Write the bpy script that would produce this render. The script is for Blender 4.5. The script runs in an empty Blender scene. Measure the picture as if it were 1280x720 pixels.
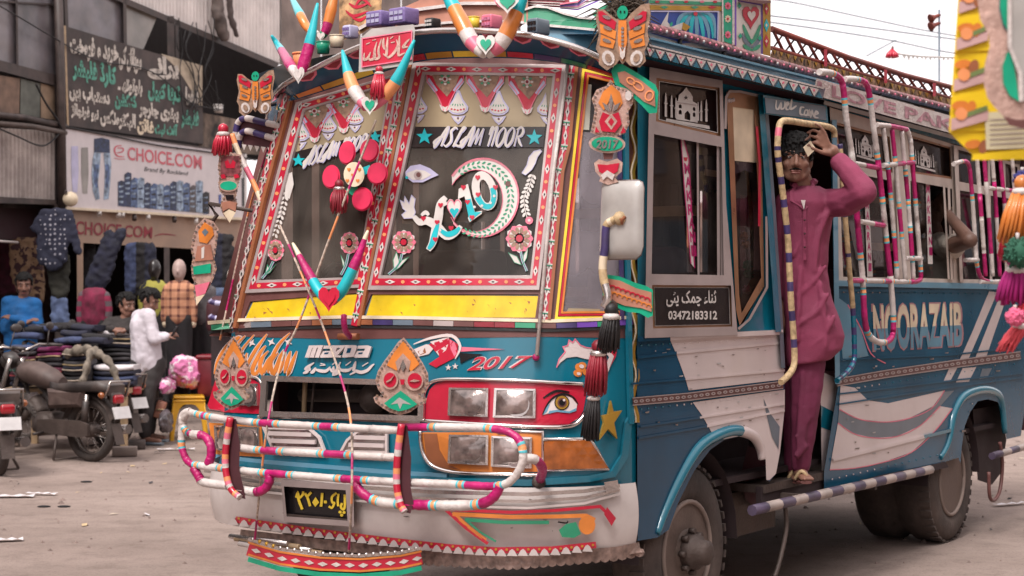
import bpy, math, random, unicodedata
from mathutils import Vector, Matrix, geometry
random.seed(7)
SC = bpy.context.scene
COL = SC.collection
R = math.radians
# ------------------------------------------------------------------ camera, sky, sun, exposure
CAMZ, FPX, CX, CY = 1.567,2100.0,640.0,362.0
cam_d = bpy.data.cameras.new('camera')
cam_d.sensor_width = 36.0
cam_d.lens = FPX / 1280.0 * 36.0
cam_d.shift_y = (CY - 360.0) / 1280.0
cam_d.clip_start, cam_d.clip_end = 0.1,3000.0
cam_d.dof.use_dof = True
cam_d.dof.focus_distance = 8.0
cam_d.dof.aperture_fstop = 4.2
cam = bpy.data.objects.new('camera', cam_d)
cam.location = (0,0, CAMZ)
cam.rotation_euler = (R(90), 0,0)
COL.objects.link(cam)
SC.camera = cam
SUN_EL, SUN_ROT = R(58), R(205)
W = bpy.data.worlds.new('World'); SC.world = W; W.use_nodes = True
nt = W.node_tree; nt.nodes.clear()
_o = nt.nodes.new('ShaderNodeOutputWorld'); _b = nt.nodes.new('ShaderNodeBackground')
_s = nt.nodes.new('ShaderNodeTexSky'); _s.sky_type = 'NISHITA'; _s.sun_disc = False
_s.sun_elevation = SUN_EL; _s.sun_rotation = SUN_ROT; _s.dust_density = 6.0; _s.air_density = 1.0
_h = nt.nodes.new('ShaderNodeHueSaturation'); _h.inputs['Saturation'].default_value = 0.12
_m = nt.nodes.new('ShaderNodeMix'); _m.data_type = 'RGBA'; _m.blend_type = 'MIX'
_m.inputs[0].default_value = 0.72                      # overcast: a thick, even cloud layer over the sky
_m.inputs[7].default_value = (10.6,9.75,9.85,1)
nt.links.new(_s.outputs[0], _h.inputs['Color']); nt.links.new(_h.outputs[0], _m.inputs[6])
nt.links.new(_m.outputs[2], _b.inputs['Color']); nt.links.new(_b.outputs[0], _o.inputs['Surface'])
_b.inputs['Strength'].default_value = 0.08
sun_d = bpy.data.lights.new('sun', 'SUN'); sun_d.energy = 1.5; sun_d.angle = R(20); sun_d.color = (1,.93,.88)
sun = bpy.data.objects.new('sun', sun_d); COL.objects.link(sun)
sun.rotation_euler = (Vector((math.sin(SUN_ROT) * math.cos(SUN_EL), math.cos(SUN_ROT) * math.cos(SUN_EL), math.sin(SUN_EL)))).to_track_quat('Z', 'Y').to_euler()
sun.location = (0,0,30)
SC.view_settings.view_transform = 'Standard'; SC.view_settings.look = 'None'
SC.view_settings.exposure = 1.12; SC.view_settings.gamma = 1.0
SC.render.engine = 'CYCLES'
SC.cycles.max_bounces = 6; SC.cycles.transparent_max_bounces = 12; SC.cycles.caustics_reflective = False

# ------------------------------------------------------------------ materials
MATS = {}
def mat(name, col, rough=.5, metal=0., var=.12, scale=9., bump=0., bscale=60., coat=0., spec=.5, dirt=0., dirtcol=(.20,.15,.13), emit=0):
    """a procedural Principled material: base colour broken by two noises, roughness variation, optional relief and dust"""
    if name in MATS: return MATS[name]
    m = bpy.data.materials.new(name); m.use_nodes = True; N = m.node_tree.nodes; L = m.node_tree.links
    b = N['Principled BSDF']
    tc = N.new('ShaderNodeTexCoord'); n1 = N.new('ShaderNodeTexNoise'); n1.inputs['Scale'].default_value = scale; n1.inputs['Detail'].default_value = 5
    L.new(tc.outputs['Object'], n1.inputs['Vector'])
    r = N.new('ShaderNodeValToRGB'); e = r.color_ramp.elements
    e[0].position, e[1].position = .3,.72
    e[0].color = (*[max(0, c * (1 - var * 1.6)) for c in col], 1); e[1].color = (*[min(1, c * (1 + var)) for c in col], 1)
    L.new(n1.outputs[0], r.inputs[0])
    out = r.outputs[0]
    if dirt > 0:
        n2 = N.new('ShaderNodeTexNoise'); n2.inputs['Scale'].default_value = 2.3; n2.inputs['Detail'].default_value = 8; n2.inputs['Roughness'].default_value = .7
        L.new(tc.outputs['Object'], n2.inputs['Vector'])
        r2 = N.new('ShaderNodeValToRGB'); r2.color_ramp.elements[0].position = .42; r2.color_ramp.elements[1].position = .8
        r2.color_ramp.elements[1].color = (dirt, dirt, dirt, 1)
        L.new(n2.outputs[0], r2.inputs[0])
        mx = N.new('ShaderNodeMix'); mx.data_type = 'RGBA'; mx.inputs[7].default_value = (*dirtcol, 1)
        L.new(r2.outputs[0], mx.inputs[0]); L.new(out, mx.inputs[6]); out = mx.outputs[2]
    L.new(out, b.inputs['Base Color'])
    mr = N.new('ShaderNodeMapRange'); mr.inputs['To Min'].default_value = max(.03, rough * .75); mr.inputs['To Max'].default_value = min(1, rough * 1.25)
    L.new(n1.outputs[0], mr.inputs['Value']); L.new(mr.outputs[0], b.inputs['Roughness'])
    b.inputs['Metallic'].default_value = metal; b.inputs['Coat Weight'].default_value = coat; b.inputs['Coat Roughness'].default_value = .08
    b.inputs['Specular IOR Level'].default_value = spec
    if bump > 0:
        n3 = N.new('ShaderNodeTexNoise'); n3.inputs['Scale'].default_value = bscale; n3.inputs['Detail'].default_value = 4
        L.new(tc.outputs['Object'], n3.inputs['Vector'])
        bp = N.new('ShaderNodeBump'); bp.inputs['Strength'].default_value = bump; bp.inputs['Distance'].default_value = .01
        L.new(n3.outputs[0], bp.inputs['Height']); L.new(bp.outputs[0], b.inputs['Normal'])
    MATS[name] = m
    return m
def glass(name, tint=(.45,.42,.42), refl=.25, rough=.03, dust=(.0,.10), dcol=(.32,.28,.27)):
    if name in MATS: return MATS[name]
    m = bpy.data.materials.new(name); m.use_nodes = True; N = m.node_tree.nodes; L = m.node_tree.links; N.clear()
    o = N.new('ShaderNodeOutputMaterial'); t = N.new('ShaderNodeBsdfTransparent'); t.inputs[0].default_value = (*tint, 1)
    g = N.new('ShaderNodeBsdfGlossy'); g.inputs['Roughness'].default_value = rough; g.inputs[0].default_value = (.9,.88,.88,1)
    lw = N.new('ShaderNodeLayerWeight'); lw.inputs[0].default_value = refl
    n = N.new('ShaderNodeTexNoise'); n.inputs['Scale'].default_value = 4; tc = N.new('ShaderNodeTexCoord'); L.new(tc.outputs['Object'], n.inputs['Vector'])
    d = N.new('ShaderNodeBsdfDiffuse'); d.inputs[0].default_value = (*dcol, 1)     # pale film on the pane: road dust plus painted haze and reflections
    mr = N.new('ShaderNodeMapRange'); mr.inputs['From Min'].default_value = .35; mr.inputs['From Max'].default_value = .8; mr.inputs['To Min'].default_value = dust[0]; mr.inputs['To Max'].default_value = dust[1]
    L.new(n.outputs[0], mr.inputs[0])
    m0 = N.new('ShaderNodeMixShader'); L.new(mr.outputs[0], m0.inputs[0]); L.new(t.outputs[0], m0.inputs[1]); L.new(d.outputs[0], m0.inputs[2])
    mx = N.new('ShaderNodeMixShader'); L.new(lw.outputs['Fresnel'], mx.inputs[0]); L.new(m0.outputs[0], mx.inputs[1]); L.new(g.outputs[0], mx.inputs[2])
    L.new(mx.outputs[0], o.inputs[0]); MATS[name] = m
    return m
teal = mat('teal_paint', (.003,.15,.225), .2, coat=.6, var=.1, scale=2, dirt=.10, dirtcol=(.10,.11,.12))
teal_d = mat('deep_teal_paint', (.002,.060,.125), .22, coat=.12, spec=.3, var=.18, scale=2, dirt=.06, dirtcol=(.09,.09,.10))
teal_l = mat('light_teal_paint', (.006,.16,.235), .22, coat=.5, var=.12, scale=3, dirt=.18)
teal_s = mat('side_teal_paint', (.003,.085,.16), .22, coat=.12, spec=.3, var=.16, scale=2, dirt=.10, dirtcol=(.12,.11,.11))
blue_l = mat('pale_blue_paint', (.12,.30,.42), .3, coat=.4, var=.1, scale=3, dirt=.25)
greyblue = mat('grey_blue_paint', (.12,.16,.20), .35, coat=.3, dirt=.25)
white = mat('white_paint', (.66,.57,.56), .35, coat=.35, var=.05, scale=3, dirt=.3, dirtcol=(.36,.28,.25))
bump_w = mat('bumper_white', (.58,.52,.50), .4, coat=.2, var=.08, scale=4, dirt=.6, dirtcol=(.27,.205,.18), bump=.12, bscale=8)
wtape = mat('white_tape', (.60,.54,.515), .45, var=.12, scale=14, bump=.45, bscale=55, dirt=.35, dirtcol=(.34,.26,.22))
magenta = mat('magenta_tape', (.45,.006,.13), .35, var=.25, scale=14, bump=.45, bscale=55, dirt=.18, dirtcol=(.30,.12,.16))
orange_t = mat('orange_tape', (.78,.30,.12), .4, var=.1)
cyan_t = mat('cyan_tape', (.10,.48,.55), .4, var=.1)
tan_t = mat('tan_cord', (.50,.36,.20), .6, var=.25, scale=40, bump=.4)
navy_t = mat('navy_tape', (.045,.03,.13), .45, var=.3, dirt=.25)
dull_v = mat('worn_violet_paint', (.075,.055,.10), .5, var=.35, dirt=.5)
dull_w = mat('worn_white_paint', (.40,.33,.30), .5, var=.2, dirt=.6)
pale_reflection = mat('pale_reflection', (.56,.55,.46), .3)
lilac_film = mat('lilac_film', (.20,.16,.21), .25, var=.3)
red = mat('red_paint', (.48,.012,.04), .3, coat=.4, var=.1)
red_d = mat('dark_red', (.22,.008,.02), .5, var=.2, bump=.2)
crimson = mat('crimson_disc', (.62,.03,.09), .35, var=.12)
pink = mat('pink_paint', (.70,.16,.24), .4)
rose = mat('rose_fabric', (.78,.25,.42), .6, var=.3, scale=18, bump=.5)
yellow = mat('yellow_film', (.72,.50,.015), .3, var=.14, scale=12, dirt=.2)
yellow_p = mat('yellow_paint', (.80,.58,.05), .35)
orange = mat('orange_paint', (.66,.21,.04), .35, coat=.3, var=.15)
amber = mat('amber_lens', (.36,.10,.02), .15, coat=.7, var=.25, scale=20)
green = mat('green_foil', (.01,.33,.19), .3, var=.15)
green_p = mat('green_paint', (.03,.26,.14), .4)
turq = mat('turquoise_foil', (.01,.42,.47), .3)
cream = mat('cream_paint', (.70,.58,.42), .45)
ivory = mat('ivory_sticker', (.62,.58,.55), .4, var=.1, dirt=.15)
lilac = mat('lilac_sticker', (.46,.44,.62), .4)
silver = mat('silver_trim', (.62,.57,.55), .22, metal=.85, var=.1, bump=.1)
chrome = mat('chrome_strip', (.75,.70,.68), .12, metal=1.0, var=.05)
alum = mat('pink_grey_frame', (.42,.35,.34), .4, metal=.25, var=.07)
copper = mat('copper_line', (.42,.22,.12), .3, metal=.6)
gold = mat('gold_trim', (.62,.36,.06), .3, metal=.6)
brown = mat('brown_strip', (.13,.05,.045), .45)
brown_o = mat('orange_brown_rubber', (.30,.10,.04), .5)
black = mat('black_rubber', (.012,.010,.011), .6, bump=.3)
blackg = mat('black_gloss', (.012,.010,.012), .25)
dark = mat('dark_interior', (.028,.016,.018), .8)
dark_m = mat('maroon_interior', (.06,.014,.02), .7)
rubber = mat('dusty_tyre', (.050,.038,.034), .85, var=.3, scale=6, bump=.5, bscale=30, dirt=.6, dirtcol=(.17,.125,.105))
steel = mat('dusty_steel', (.075,.055,.048), .6, metal=.3, dirt=.45, bump=.4)
rim_m = mat('dusty_rim', (.15,.112,.095), .6, metal=.25, dirt=.4, bump=.3)
film = mat('tan_film', (.34,.27,.17), .35, var=.12, scale=3)
strip_k = mat('black_strip_film', (.018,.012,.012), .25)
purple = mat('purple_box', (.20,.14,.34), .45, bump=.3)
violet = mat('violet_paint', (.16,.06,.38), .4)
foil_p = mat('pink_silver_foil', (.56,.37,.31), .35, metal=.3, var=.16, scale=30, bump=.35, bscale=80)
foil_b = mat('brown_board_edge', (.30,.19,.13), .6, var=.25, scale=40, bump=.4)
wood = mat('tan_wood', (.42,.29,.17), .55, var=.2)
ropem = mat('pale_rope', (.50,.40,.33), .8, var=.35, scale=60, bump=.5)
rust = mat('rust_red_steel', (.19,.035,.022), .6, var=.25, bump=.3)
grey_m = mat('mirror_shell', (.40,.38,.36), .35, coat=.3, dirt=.3)
glass_w = glass('windscreen_glass', (.52,.46,.43), .28,.03, (.06,.28),(.36,.31,.27))  # film raised beyond the dust to paint reflective haze over the windscreen
haze_reflection = glass('hazy_reflection', (.8,.75,.8), .3,.08, (.30,.62),(.40,.36,.40))
glass_s = glass('side_glass', (.82,.76,.74), .30)
lens = mat('lamp_lens', (.30,.235,.22), .16, metal=.45, coat=1.0, var=.45, scale=16, bump=.35, bscale=22)
bulb = mat('lamp_reflector', (.42,.38,.37), .25, metal=.9)

# ------------------------------------------------------------------ mapping between the photograph and real surfaces
class Frame:
    def __init__(s, loc, ang):
        s.M = Matrix.Translation(Vector(loc)) @ Matrix.Rotation(ang, 4, 'Z'); s.I = s.M.inverted()
        s.c = s.I @ Vector((0,0, CAMZ)); s.ang = ang; s.loc = Vector(loc)
    def ray(s, px, py):
        return (s.I.to_3x3() @ Vector(((px - CX) / FPX, 1.0,-(py - CY) / FPX)))
    def pX(s, x0):
        def f(px, py, off=0.):
            d = s.ray(px, py); t = (x0 - off - s.c.x) / d.x; return s.c + d * t
        return f
    def pY(s, y0):
        def f(px, py, off=0.):
            d = s.ray(px, py); t = (y0 - off - s.c.y) / d.y; return s.c + d * t
        return f
def at(px, py, Y):
    return Vector(((px - CX) / FPX * Y, Y, CAMZ - (py - CY) / FPX * Y))
def ground(px, py):
    return at(px, py, CAMZ * FPX / (py - CY))
WORLD = Frame((0,0,0), 0)
def Z(x0, y0, s, *pts): return [(x0 + a / s, y0 + b / s) for a, b in pts]

BUS = Frame((.524,7.106,0), math.atan2(.829,.559))
BW = 2.2
def tum(z): return .07 * max(0, z - 1.40) / 1.15
def lean(z):
    if z < .95: return 0.
    if z < 1.40: return .06 * (z - .95) / .45
    return .06 + .27 * (z - 1.4) / 1.15
def Fx(y, z):
    hw = BW / 2 - tum(z)
    s = min(1.0, abs(y - BW / 2) / hw)
    bulge = .50 * (1 - s ** 5) ** .625 + .05 * (1 - s * s)
    return lean(z) - bulge
def front(px, py, off=0.):
    d = BUS.ray(px, py); c = BUS.c
    def g(t):
        p = c + d * t; return p.x - Fx(p.y, p.z)
    t0 = (-1.2 - c.x) / d.x; t1 = (1.0 - c.x) / d.x; n = 40; a = t0; ga = g(a)
    hit = None
    for i in range(1, n + 1):
        b = t0 + (t1 - t0) * i / n; gb = g(b)
        if ga < 0 <= gb:
            for _ in range(24):
                m = (a + b) / 2
                if g(m) < 0: a = m
                else: b = m
            hit = b; break
        a, ga = b, gb
    if hit is None: hit = t1
    p = c + d * hit
    if off:
        e = .004
        gy = -(Fx(p.y + e, p.z) - Fx(p.y - e, p.z)) / (2 * e); gz = -(Fx(p.y, p.z + e) - Fx(p.y, p.z - e)) / (2 * e)
        gy = max(-2.5, min(2.5, gy))
        nrm = Vector((-1,-gy, -gz)).normalized()
        nrm = nrm if nrm.dot(d) < 0 else -d.normalized()
        p = p + nrm * off
    return p
def frontoff(o):
    """points that stand clear of the front by o metres, still under the same pixel: a panel mounted ahead of the body"""
    def f(px, py, off=0.):
        p = front(px, py); d = BUS.ray(px, py); t = (o + off) / abs(d.normalized().x); return p - d.normalized() * t
    return f
def side(px, py, off=0.):
    d = BUS.ray(px, py); y = 0.
    for _ in range(4):
        p = BUS.c + d * ((y - off - BUS.c.y) / d.y); y = tum(p.z)
    return p
# ------------------------------------------------------------------ mesh builder
ROOTM = {}
class MB:
    def __init__(s): s.v, s.f, s.m, s.mats, s.sm = [], [], [], [], []
    def mi(s, m):
        if m not in s.mats: s.mats.append(m)
        return s.mats.index(m)
    def add(s, vs, fs, m, smooth=False):
        o = len(s.v); s.v += [Vector(v) for v in vs]
        mm = m if isinstance(m, list) else [m] * len(fs)
        for f, q in zip(fs, mm):
            s.f.append([o + i for i in f]); s.m.append(s.mi(q)); s.sm.append(smooth)
    def box(s, c, size, m, rot=None):
        c = Vector(c); hx, hy, hz = [q / 2 for q in size]; R3 = rot or Matrix.Identity(3)
        vs = [c + R3 @ Vector((x, y, z)) for x in (-hx, hx) for y in (-hy, hy) for z in (-hz, hz)]
        s.add(vs, [(0,1,3,2),(4,6,7,5),(0,4,5,1),(2,3,7,6),(0,2,6,4),(1,5,7,3)], m)
    def rbox(s, c, size, m, r=.02, rot=None, n=3):
        """box with rounded vertical (local z) edges and a bevelled top and bottom"""
        hx, hy, hz = [q / 2 for q in size]; r = min(r, hx * .98, hy * .98, hz * .98); R3 = rot or Matrix.Identity(3); c = Vector(c); rings = []
        def ring(ins, z):
            out = []
            for cx, cy, a0 in ((hx - r, hy - r, 0),(-hx + r, hy - r, 90),(-hx + r, -hy + r, 180),(hx - r, -hy + r, 270)):
                for i in range(n + 1):
                    a = R(a0 + 90 * i / n); out.append(c + R3 @ Vector((cx + (r - ins) * math.cos(a), cy + (r - ins) * math.sin(a), z)))
            return out
        for i in range(3):
            a = R(90 * i / 2); rings.append(ring(r * (1 - math.sin(a)), -hz + r * (1 - math.cos(a))))
        for i in range(3):
            a = R(90 * (2 - i) / 2); rings.append(ring(r * (1 - math.sin(a)), hz - r * (1 - math.cos(a))))
        s.rings(rings, m, True, True, True)
    def rings(s, rings, m, cap0=False, cap1=False, smooth=True, closed=True):
        n = len(rings[0]); vs = [p for r in rings for p in r]; fs = []; mm = []
        for i in range(len(rings) - 1):
            for j in range(n if closed else n - 1):
                k = (j + 1) % n; fs.append((i * n + j, i * n + k, (i + 1) * n + k, (i + 1) * n + j)); mm.append(m[min(i, len(m) - 1)] if isinstance(m, list) else m)
        s.add(vs, fs, mm, smooth)
        o = len(s.v) - len(vs)
        if cap0: s.f.append([o + j for j in range(n)][::-1]); s.m.append(s.mi(mm[0])); s.sm.append(False)
        if cap1: s.f.append([o + (len(rings) - 1) * n + j for j in range(n)]); s.m.append(s.mi(mm[-1])); s.sm.append(False)
    def tube(s, pts, r, m, n=8, cap=True, closed=False, flat=1.0):
        """tube along points; r a number or a list, m a material or one per segment"""
        pts = [Vector(p) for p in pts]; rr = r if isinstance(r, (list, tuple)) else [r] * len(pts); rings = []; prev = None
        for i, p in enumerate(pts):
            a = pts[i - 1] if i else (pts[-1] if closed else p); b = pts[i + 1] if i < len(pts) - 1 else (pts[0] if closed else p)
            t = (b - a)
            if t.length < 1e-9: t = Vector((0,0,1))
            t.normalize()
            if prev is None:
                up = Vector((0,0,1)) if abs(t.z) < .9 else Vector((1,0,0)); x = t.cross(up).normalized()
            else:
                x = (prev - t * prev.dot(t)); x = x.normalized() if x.length > 1e-6 else t.orthogonal().normalized()
            prev = x; y = t.cross(x)
            rings.append([p + x * (rr[i] * math.cos(2 * math.pi * k / n)) + y * (rr[i] * flat * math.sin(2 * math.pi * k / n)) for k in range(n)])
        mm = m
        if closed: rings.append(rings[0]); mm = m + [m[-1]] if isinstance(m, list) else m
        s.rings(rings, mm, cap and not closed, cap and not closed)
    def lathe(s, prof, origin, axis, m, n=24):
        """prof: (radius, along) pairs about an axis"""
        axis = Vector(axis).normalized(); x = axis.orthogonal().normalized(); y = axis.cross(x); o = Vector(origin)
        rings = [[o + axis * h + (x * math.cos(2 * math.pi * k / n) + y * math.sin(2 * math.pi * k / n)) * max(r, 1e-4) for k in range(n)] for r, h in prof]
        s.rings(rings, m, True, True)
    def ball(s, c, r, m, n=10, rot=None):
        r = r if isinstance(r, (tuple, list)) else (r, r, r); R3 = rot or Matrix.Identity(3); c = Vector(c); rg = []
        k = max(4, n // 2 + 1)
        for i in range(k + 1):
            a = math.pi * i / k; sr = max(math.sin(a), .02)
            rg.append([c + R3 @ Vector((r[0] * sr * math.cos(2 * math.pi * j / n), r[1] * sr * math.sin(2 * math.pi * j / n), -r[2] * math.cos(a))) for j in range(n)])
        s.rings(rg, m, True, True)
    # ---- shapes traced on a surface
    def poly(s, S, pts, m, off=.003, th=.003, tol=14., holes=(), smooth=False):
        loops = [[Vector((p[0], p[1], 0)) for p in pts]] + [[Vector((p[0], p[1], 0)) for p in h] for h in holes]
        flat = [(q.x, q.y) for l in loops for q in l]
        tris = [tuple(t) for t in geometry.tessellate_polygon(loops)]
        for _ in range(7):
            mid = {}; out = []; big = False
            def M(a, b):
                k = (min(a, b), max(a, b))
                if k in mid: return mid[k]
                p, q = flat[a], flat[b]
                if math.hypot(p[0] - q[0], p[1] - q[1]) <= tol: mid[k] = None
                else: flat.append(((p[0] + q[0]) / 2, (p[1] + q[1]) / 2)); mid[k] = len(flat) - 1
                return mid[k]
            for a, b, c in tris:
                ab, bc, ca = M(a, b), M(b, c), M(c, a); k = [x is not None for x in (ab, bc, ca)]; n = sum(k)
                if n == 0: out.append((a, b, c)); continue
                big = True
                if n == 3: out += [(a, ab, ca),(ab, b, bc),(ca, bc, c),(ab, bc, ca)]; continue
                while not (k[0] and (n == 1 or k[1])):
                    a, b, c = b, c, a; ab, bc, ca = bc, ca, ab; k = k[1:] + k[:1]
                if n == 1: out += [(a, ab, c),(ab, b, c)]
                else: out += [(ab, b, bc),(a, ab, bc),(a, bc, c)]
            tris = out
            if not big: break
        s.flatmesh(S, flat, tris, m, off, th, smooth)
    def flatmesh(s, S, flat, faces, m, off=.003, th=.0, smooth=False):
        top = [S(p[0], p[1], off + th) for p in flat]
        fs = []
        cnt = {}
        for f in faces:
            ar = sum(flat[f[i]][0] * flat[f[(i + 1) % len(f)]][1] - flat[f[(i + 1) % len(f)]][0] * flat[f[i]][1] for i in range(len(f)))
            f = list(f) if ar < 0 else list(f)[::-1]      # counter-clockwise as seen (image y runs down)
            fs.append(f)
            for i in range(len(f)):
                a, b = f[i], f[(i + 1) % len(f)]; cnt[(a, b)] = cnt.get((a, b), 0) + 1
        s.add(top, fs, m, smooth)
        if th > 0:
            edge = [(a, b) for (a, b) in cnt if (b, a) not in cnt]
            used = sorted({a for e in edge for a in e}); ix = {a: i for i, a in enumerate(used)}; k = len(used)
            vs = [top[a] for a in used] + [S(flat[a][0], flat[a][1], off - .001) for a in used]
            s.add(vs, [(ix[a], ix[a] + k, ix[b] + k, ix[b]) for a, b in edge], m)
    def ribbon(s, S, pts, w, m, off=.003, th=.002, closed=False, tol=14.):
        P = [Vector((p[0], p[1])) for p in pts]; n = len(P); ww = w if isinstance(w, (list, tuple)) else [w] * n; Lf, Rt = [], []
        Q = []; W2 = []
        for i in range(n if closed else n - 1):        # densify
            a, b = P[i], P[(i + 1) % n]; k = max(1, int((b - a).length / tol)); wa, wb = ww[i], ww[(i + 1) % n]
            for j in range(k): Q.append(a.lerp(b, j / k)); W2.append(wa + (wb - wa) * j / k)
        if not closed: Q.append(P[-1]); W2.append(ww[-1])
        N = len(Q)
        for i in range(N):
            a = Q[i - 1] if (i or closed) else Q[i]; b = Q[(i + 1) % N] if (i < N - 1 or closed) else Q[i]
            d1 = (Q[i] - a); d2 = (b - Q[i])
            d1 = d1.normalized() if d1.length > 1e-6 else d2.normalized(); d2 = d2.normalized() if d2.length > 1e-6 else d1
            t = (d1 + d2); t = t.normalized() if t.length > 1e-3 else d1
            c = max(.45, t.dot(d1)); nn = Vector((-t.y, t.x)) * (W2[i] / 2 / c); Lf.append(Q[i] + nn); Rt.append(Q[i] - nn)
        flat = [(p.x, p.y) for p in Lf] + [(p.x, p.y) for p in Rt]
        fs = [(i, (i + 1) % N, N + (i + 1) % N, N + i) for i in range(N if closed else N - 1)]
        s.flatmesh(S, flat, fs, m, off, th)
    def along(s, pts, step, closed=False):
        P = [Vector((p[0], p[1])) for p in pts] + ([Vector((pts[0][0], pts[0][1]))] if closed else []); out = []; pos = step / 2; L0 = 0
        for a, b in zip(P, P[1:]):
            L = (b - a).length
            while pos <= L0 + L:
                out.append((a.lerp(b, (pos - L0) / L),(b - a).normalized())); pos += step
            L0 += L
        return out
    def diamonds(s, S, pts, step, ln, wd, m, m2=None, off=.006, closed=False, dots=None):
        for i, (p, t) in enumerate(s.along(pts, step, closed)):
            n = Vector((-t.y, t.x))
            if i % 2 and dots is not None:
                s.poly(S, ell(p.x, p.y, wd * .42, wd * .42, n=7), dots, off, .001,99); continue
            s.poly(S, [p + t * ln / 2, p + n * wd / 2, p - t * ln / 2, p - n * wd / 2], m, off, .001,99)
            if m2: s.poly(S, [p + t * ln / 6, p + n * wd / 6, p - t * ln / 6, p - n * wd / 6], m2, off + .0015,.0006,99)
    def obj(s, name, parent=None, space=None, label=None, kind=None, cat=None, group=None):
        me = bpy.data.meshes.new(name)
        Mw = space.M if space else Matrix.Identity(4)
        Mp = ROOTM[parent] if parent else None
        T = (Mp.inverted() @ Mw) if parent else Mw
        me.from_pydata([tuple(T @ v) for v in s.v], [], s.f); me.validate(clean_customdata=False)
        for q in s.mats: me.materials.append(q)
        if len(me.polygons) == len(s.f):
            me.polygons.foreach_set('material_index', s.m); me.polygons.foreach_set('use_smooth', s.sm)
        me.update()
        o = bpy.data.objects.new(name, me); COL.objects.link(o)
        if parent: o.parent = parent; ROOTM[o] = Mp
        else: ROOTM[o] = Matrix.Identity(4)
        tag(o, label, cat, group, kind)
        return o
def tag(o, label=None, cat=None, group=None, kind=None):
    for k, v in (('label', label),('category', cat),('group', group),('kind', kind)):
        if v: o[k] = v
def thing(name, label, cat, loc=(0,0,0), ang=0., group=None):
    o = bpy.data.objects.new(name, None); COL.objects.link(o); o.empty_display_size = .1
    o.location = loc; o.rotation_euler = (0,0, ang)
    ROOTM[o] = Matrix.Translation(Vector(loc)) @ Matrix.Rotation(ang, 4, 'Z')
    tag(o, label, cat, group); return o
def dup(root, loc, ang, label=None):
    r = root.copy(); COL.objects.link(r); r.location = loc; r.rotation_euler = (0,0, ang)
    ROOTM[r] = Matrix.Translation(Vector(loc)) @ Matrix.Rotation(ang, 4, 'Z')
    if label: r['label'] = label
    for ch in list(root.children):
        c = ch.copy(); COL.objects.link(c); c.parent = r
        for g in ch.children:
            d = g.copy(); COL.objects.link(d); d.parent = c
    return r
def ell(cx, cy, rx, ry, rot=0., n=16, a0=0, a1=360):
    c, s_ = math.cos(R(rot)), math.sin(R(rot)); out = []
    full = (a1 - a0) == 360
    for i in range(n if full else n + 1):
        a = R(a0 + (a1 - a0) * i / n); x, y = rx * math.cos(a), ry * math.sin(a); out.append((cx + x * c - y * s_, cy + x * s_ + y * c))
    return out
def star(cx, cy, r, r2=.42, n=5, rot=-90, sx=1.):
    return [(cx + sx * (r if i % 2 == 0 else r * r2) * math.cos(R(rot + 180 * i / n)), cy + (r if i % 2 == 0 else r * r2) * math.sin(R(rot + 180 * i / n))) for i in range(2 * n)]
def heart(cx, cy, w, h, n=18):
    out = []
    for i in range(n):
        t = 2 * math.pi * i / n; x = 16 * math.sin(t) ** 3; y = 13 * math.cos(t) - 5 * math.cos(2 * t) - 2 * math.cos(3 * t) - math.cos(4 * t)
        out.append((cx + x / 32 * w, cy - (y + 2) / 29 * h))
    return out
def smooth_path(pts, k=6, closed=False):
    """Catmull-Rom through 2-D or 3-D points"""
    P = [Vector(p) for p in pts]; n = len(P); out = []
    for i in range(n if closed else n - 1):
        p1, p2 = P[i], P[(i + 1) % n]
        p0 = P[i - 1] if (i or closed) else p1; p3 = P[(i + 2) % n] if (i < n - 2 or closed) else p2
        for j in range(k):
            t = j / k; out.append(.5 * ((2 * p1) + (p2 - p0) * t + (2 * p0 - 5 * p1 + 4 * p2 - p3) * t * t + (3 * p1 - p0 - 3 * p2 + p3) * t ** 3))
    if not closed: out.append(P[-1])
    return out
def inset(pts, f, g=None):
    cx = sum(p[0] for p in pts) / len(pts); cy = sum(p[1] for p in pts) / len(pts); g = f if g is None else g
    return [(cx + (p[0] - cx) * f, cy + (p[1] - cy) * g) for p in pts]
# ------------------------------------------------------------------ writing
_AR = {}
for _c in list(range(0xFB50,0xFE00)) + list(range(0xFE70,0xFEFD)):
    _d = unicodedata.decomposition(chr(_c)).split()
    if len(_d) == 2 and _d[0] in ('<isolated>', '<final>', '<initial>', '<medial>'): _AR.setdefault(chr(int(_d[1], 16)), {})[_d[0][1:-1]] = chr(_c)
def shape_ar(t):
    """join Arabic-script letters with their presentation forms and lay the line out right to left"""
    out = []
    for i, c in enumerate(t):
        if c not in _AR: out.append(c); continue
        dual = lambda x: x in _AR and 'initial' in _AR[x]
        pv = i > 0 and dual(t[i - 1]); nx = i + 1 < len(t) and t[i + 1] in _AR and dual(c) and 'final' in _AR[t[i + 1]]
        f = _AR[c]
        k = 'medial' if pv and nx else 'final' if pv else 'initial' if nx else 'isolated'
        out.append(f.get(k) or f.get('isolated') or c)
    return ''.join(out[::-1])
_TX = {}
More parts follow.
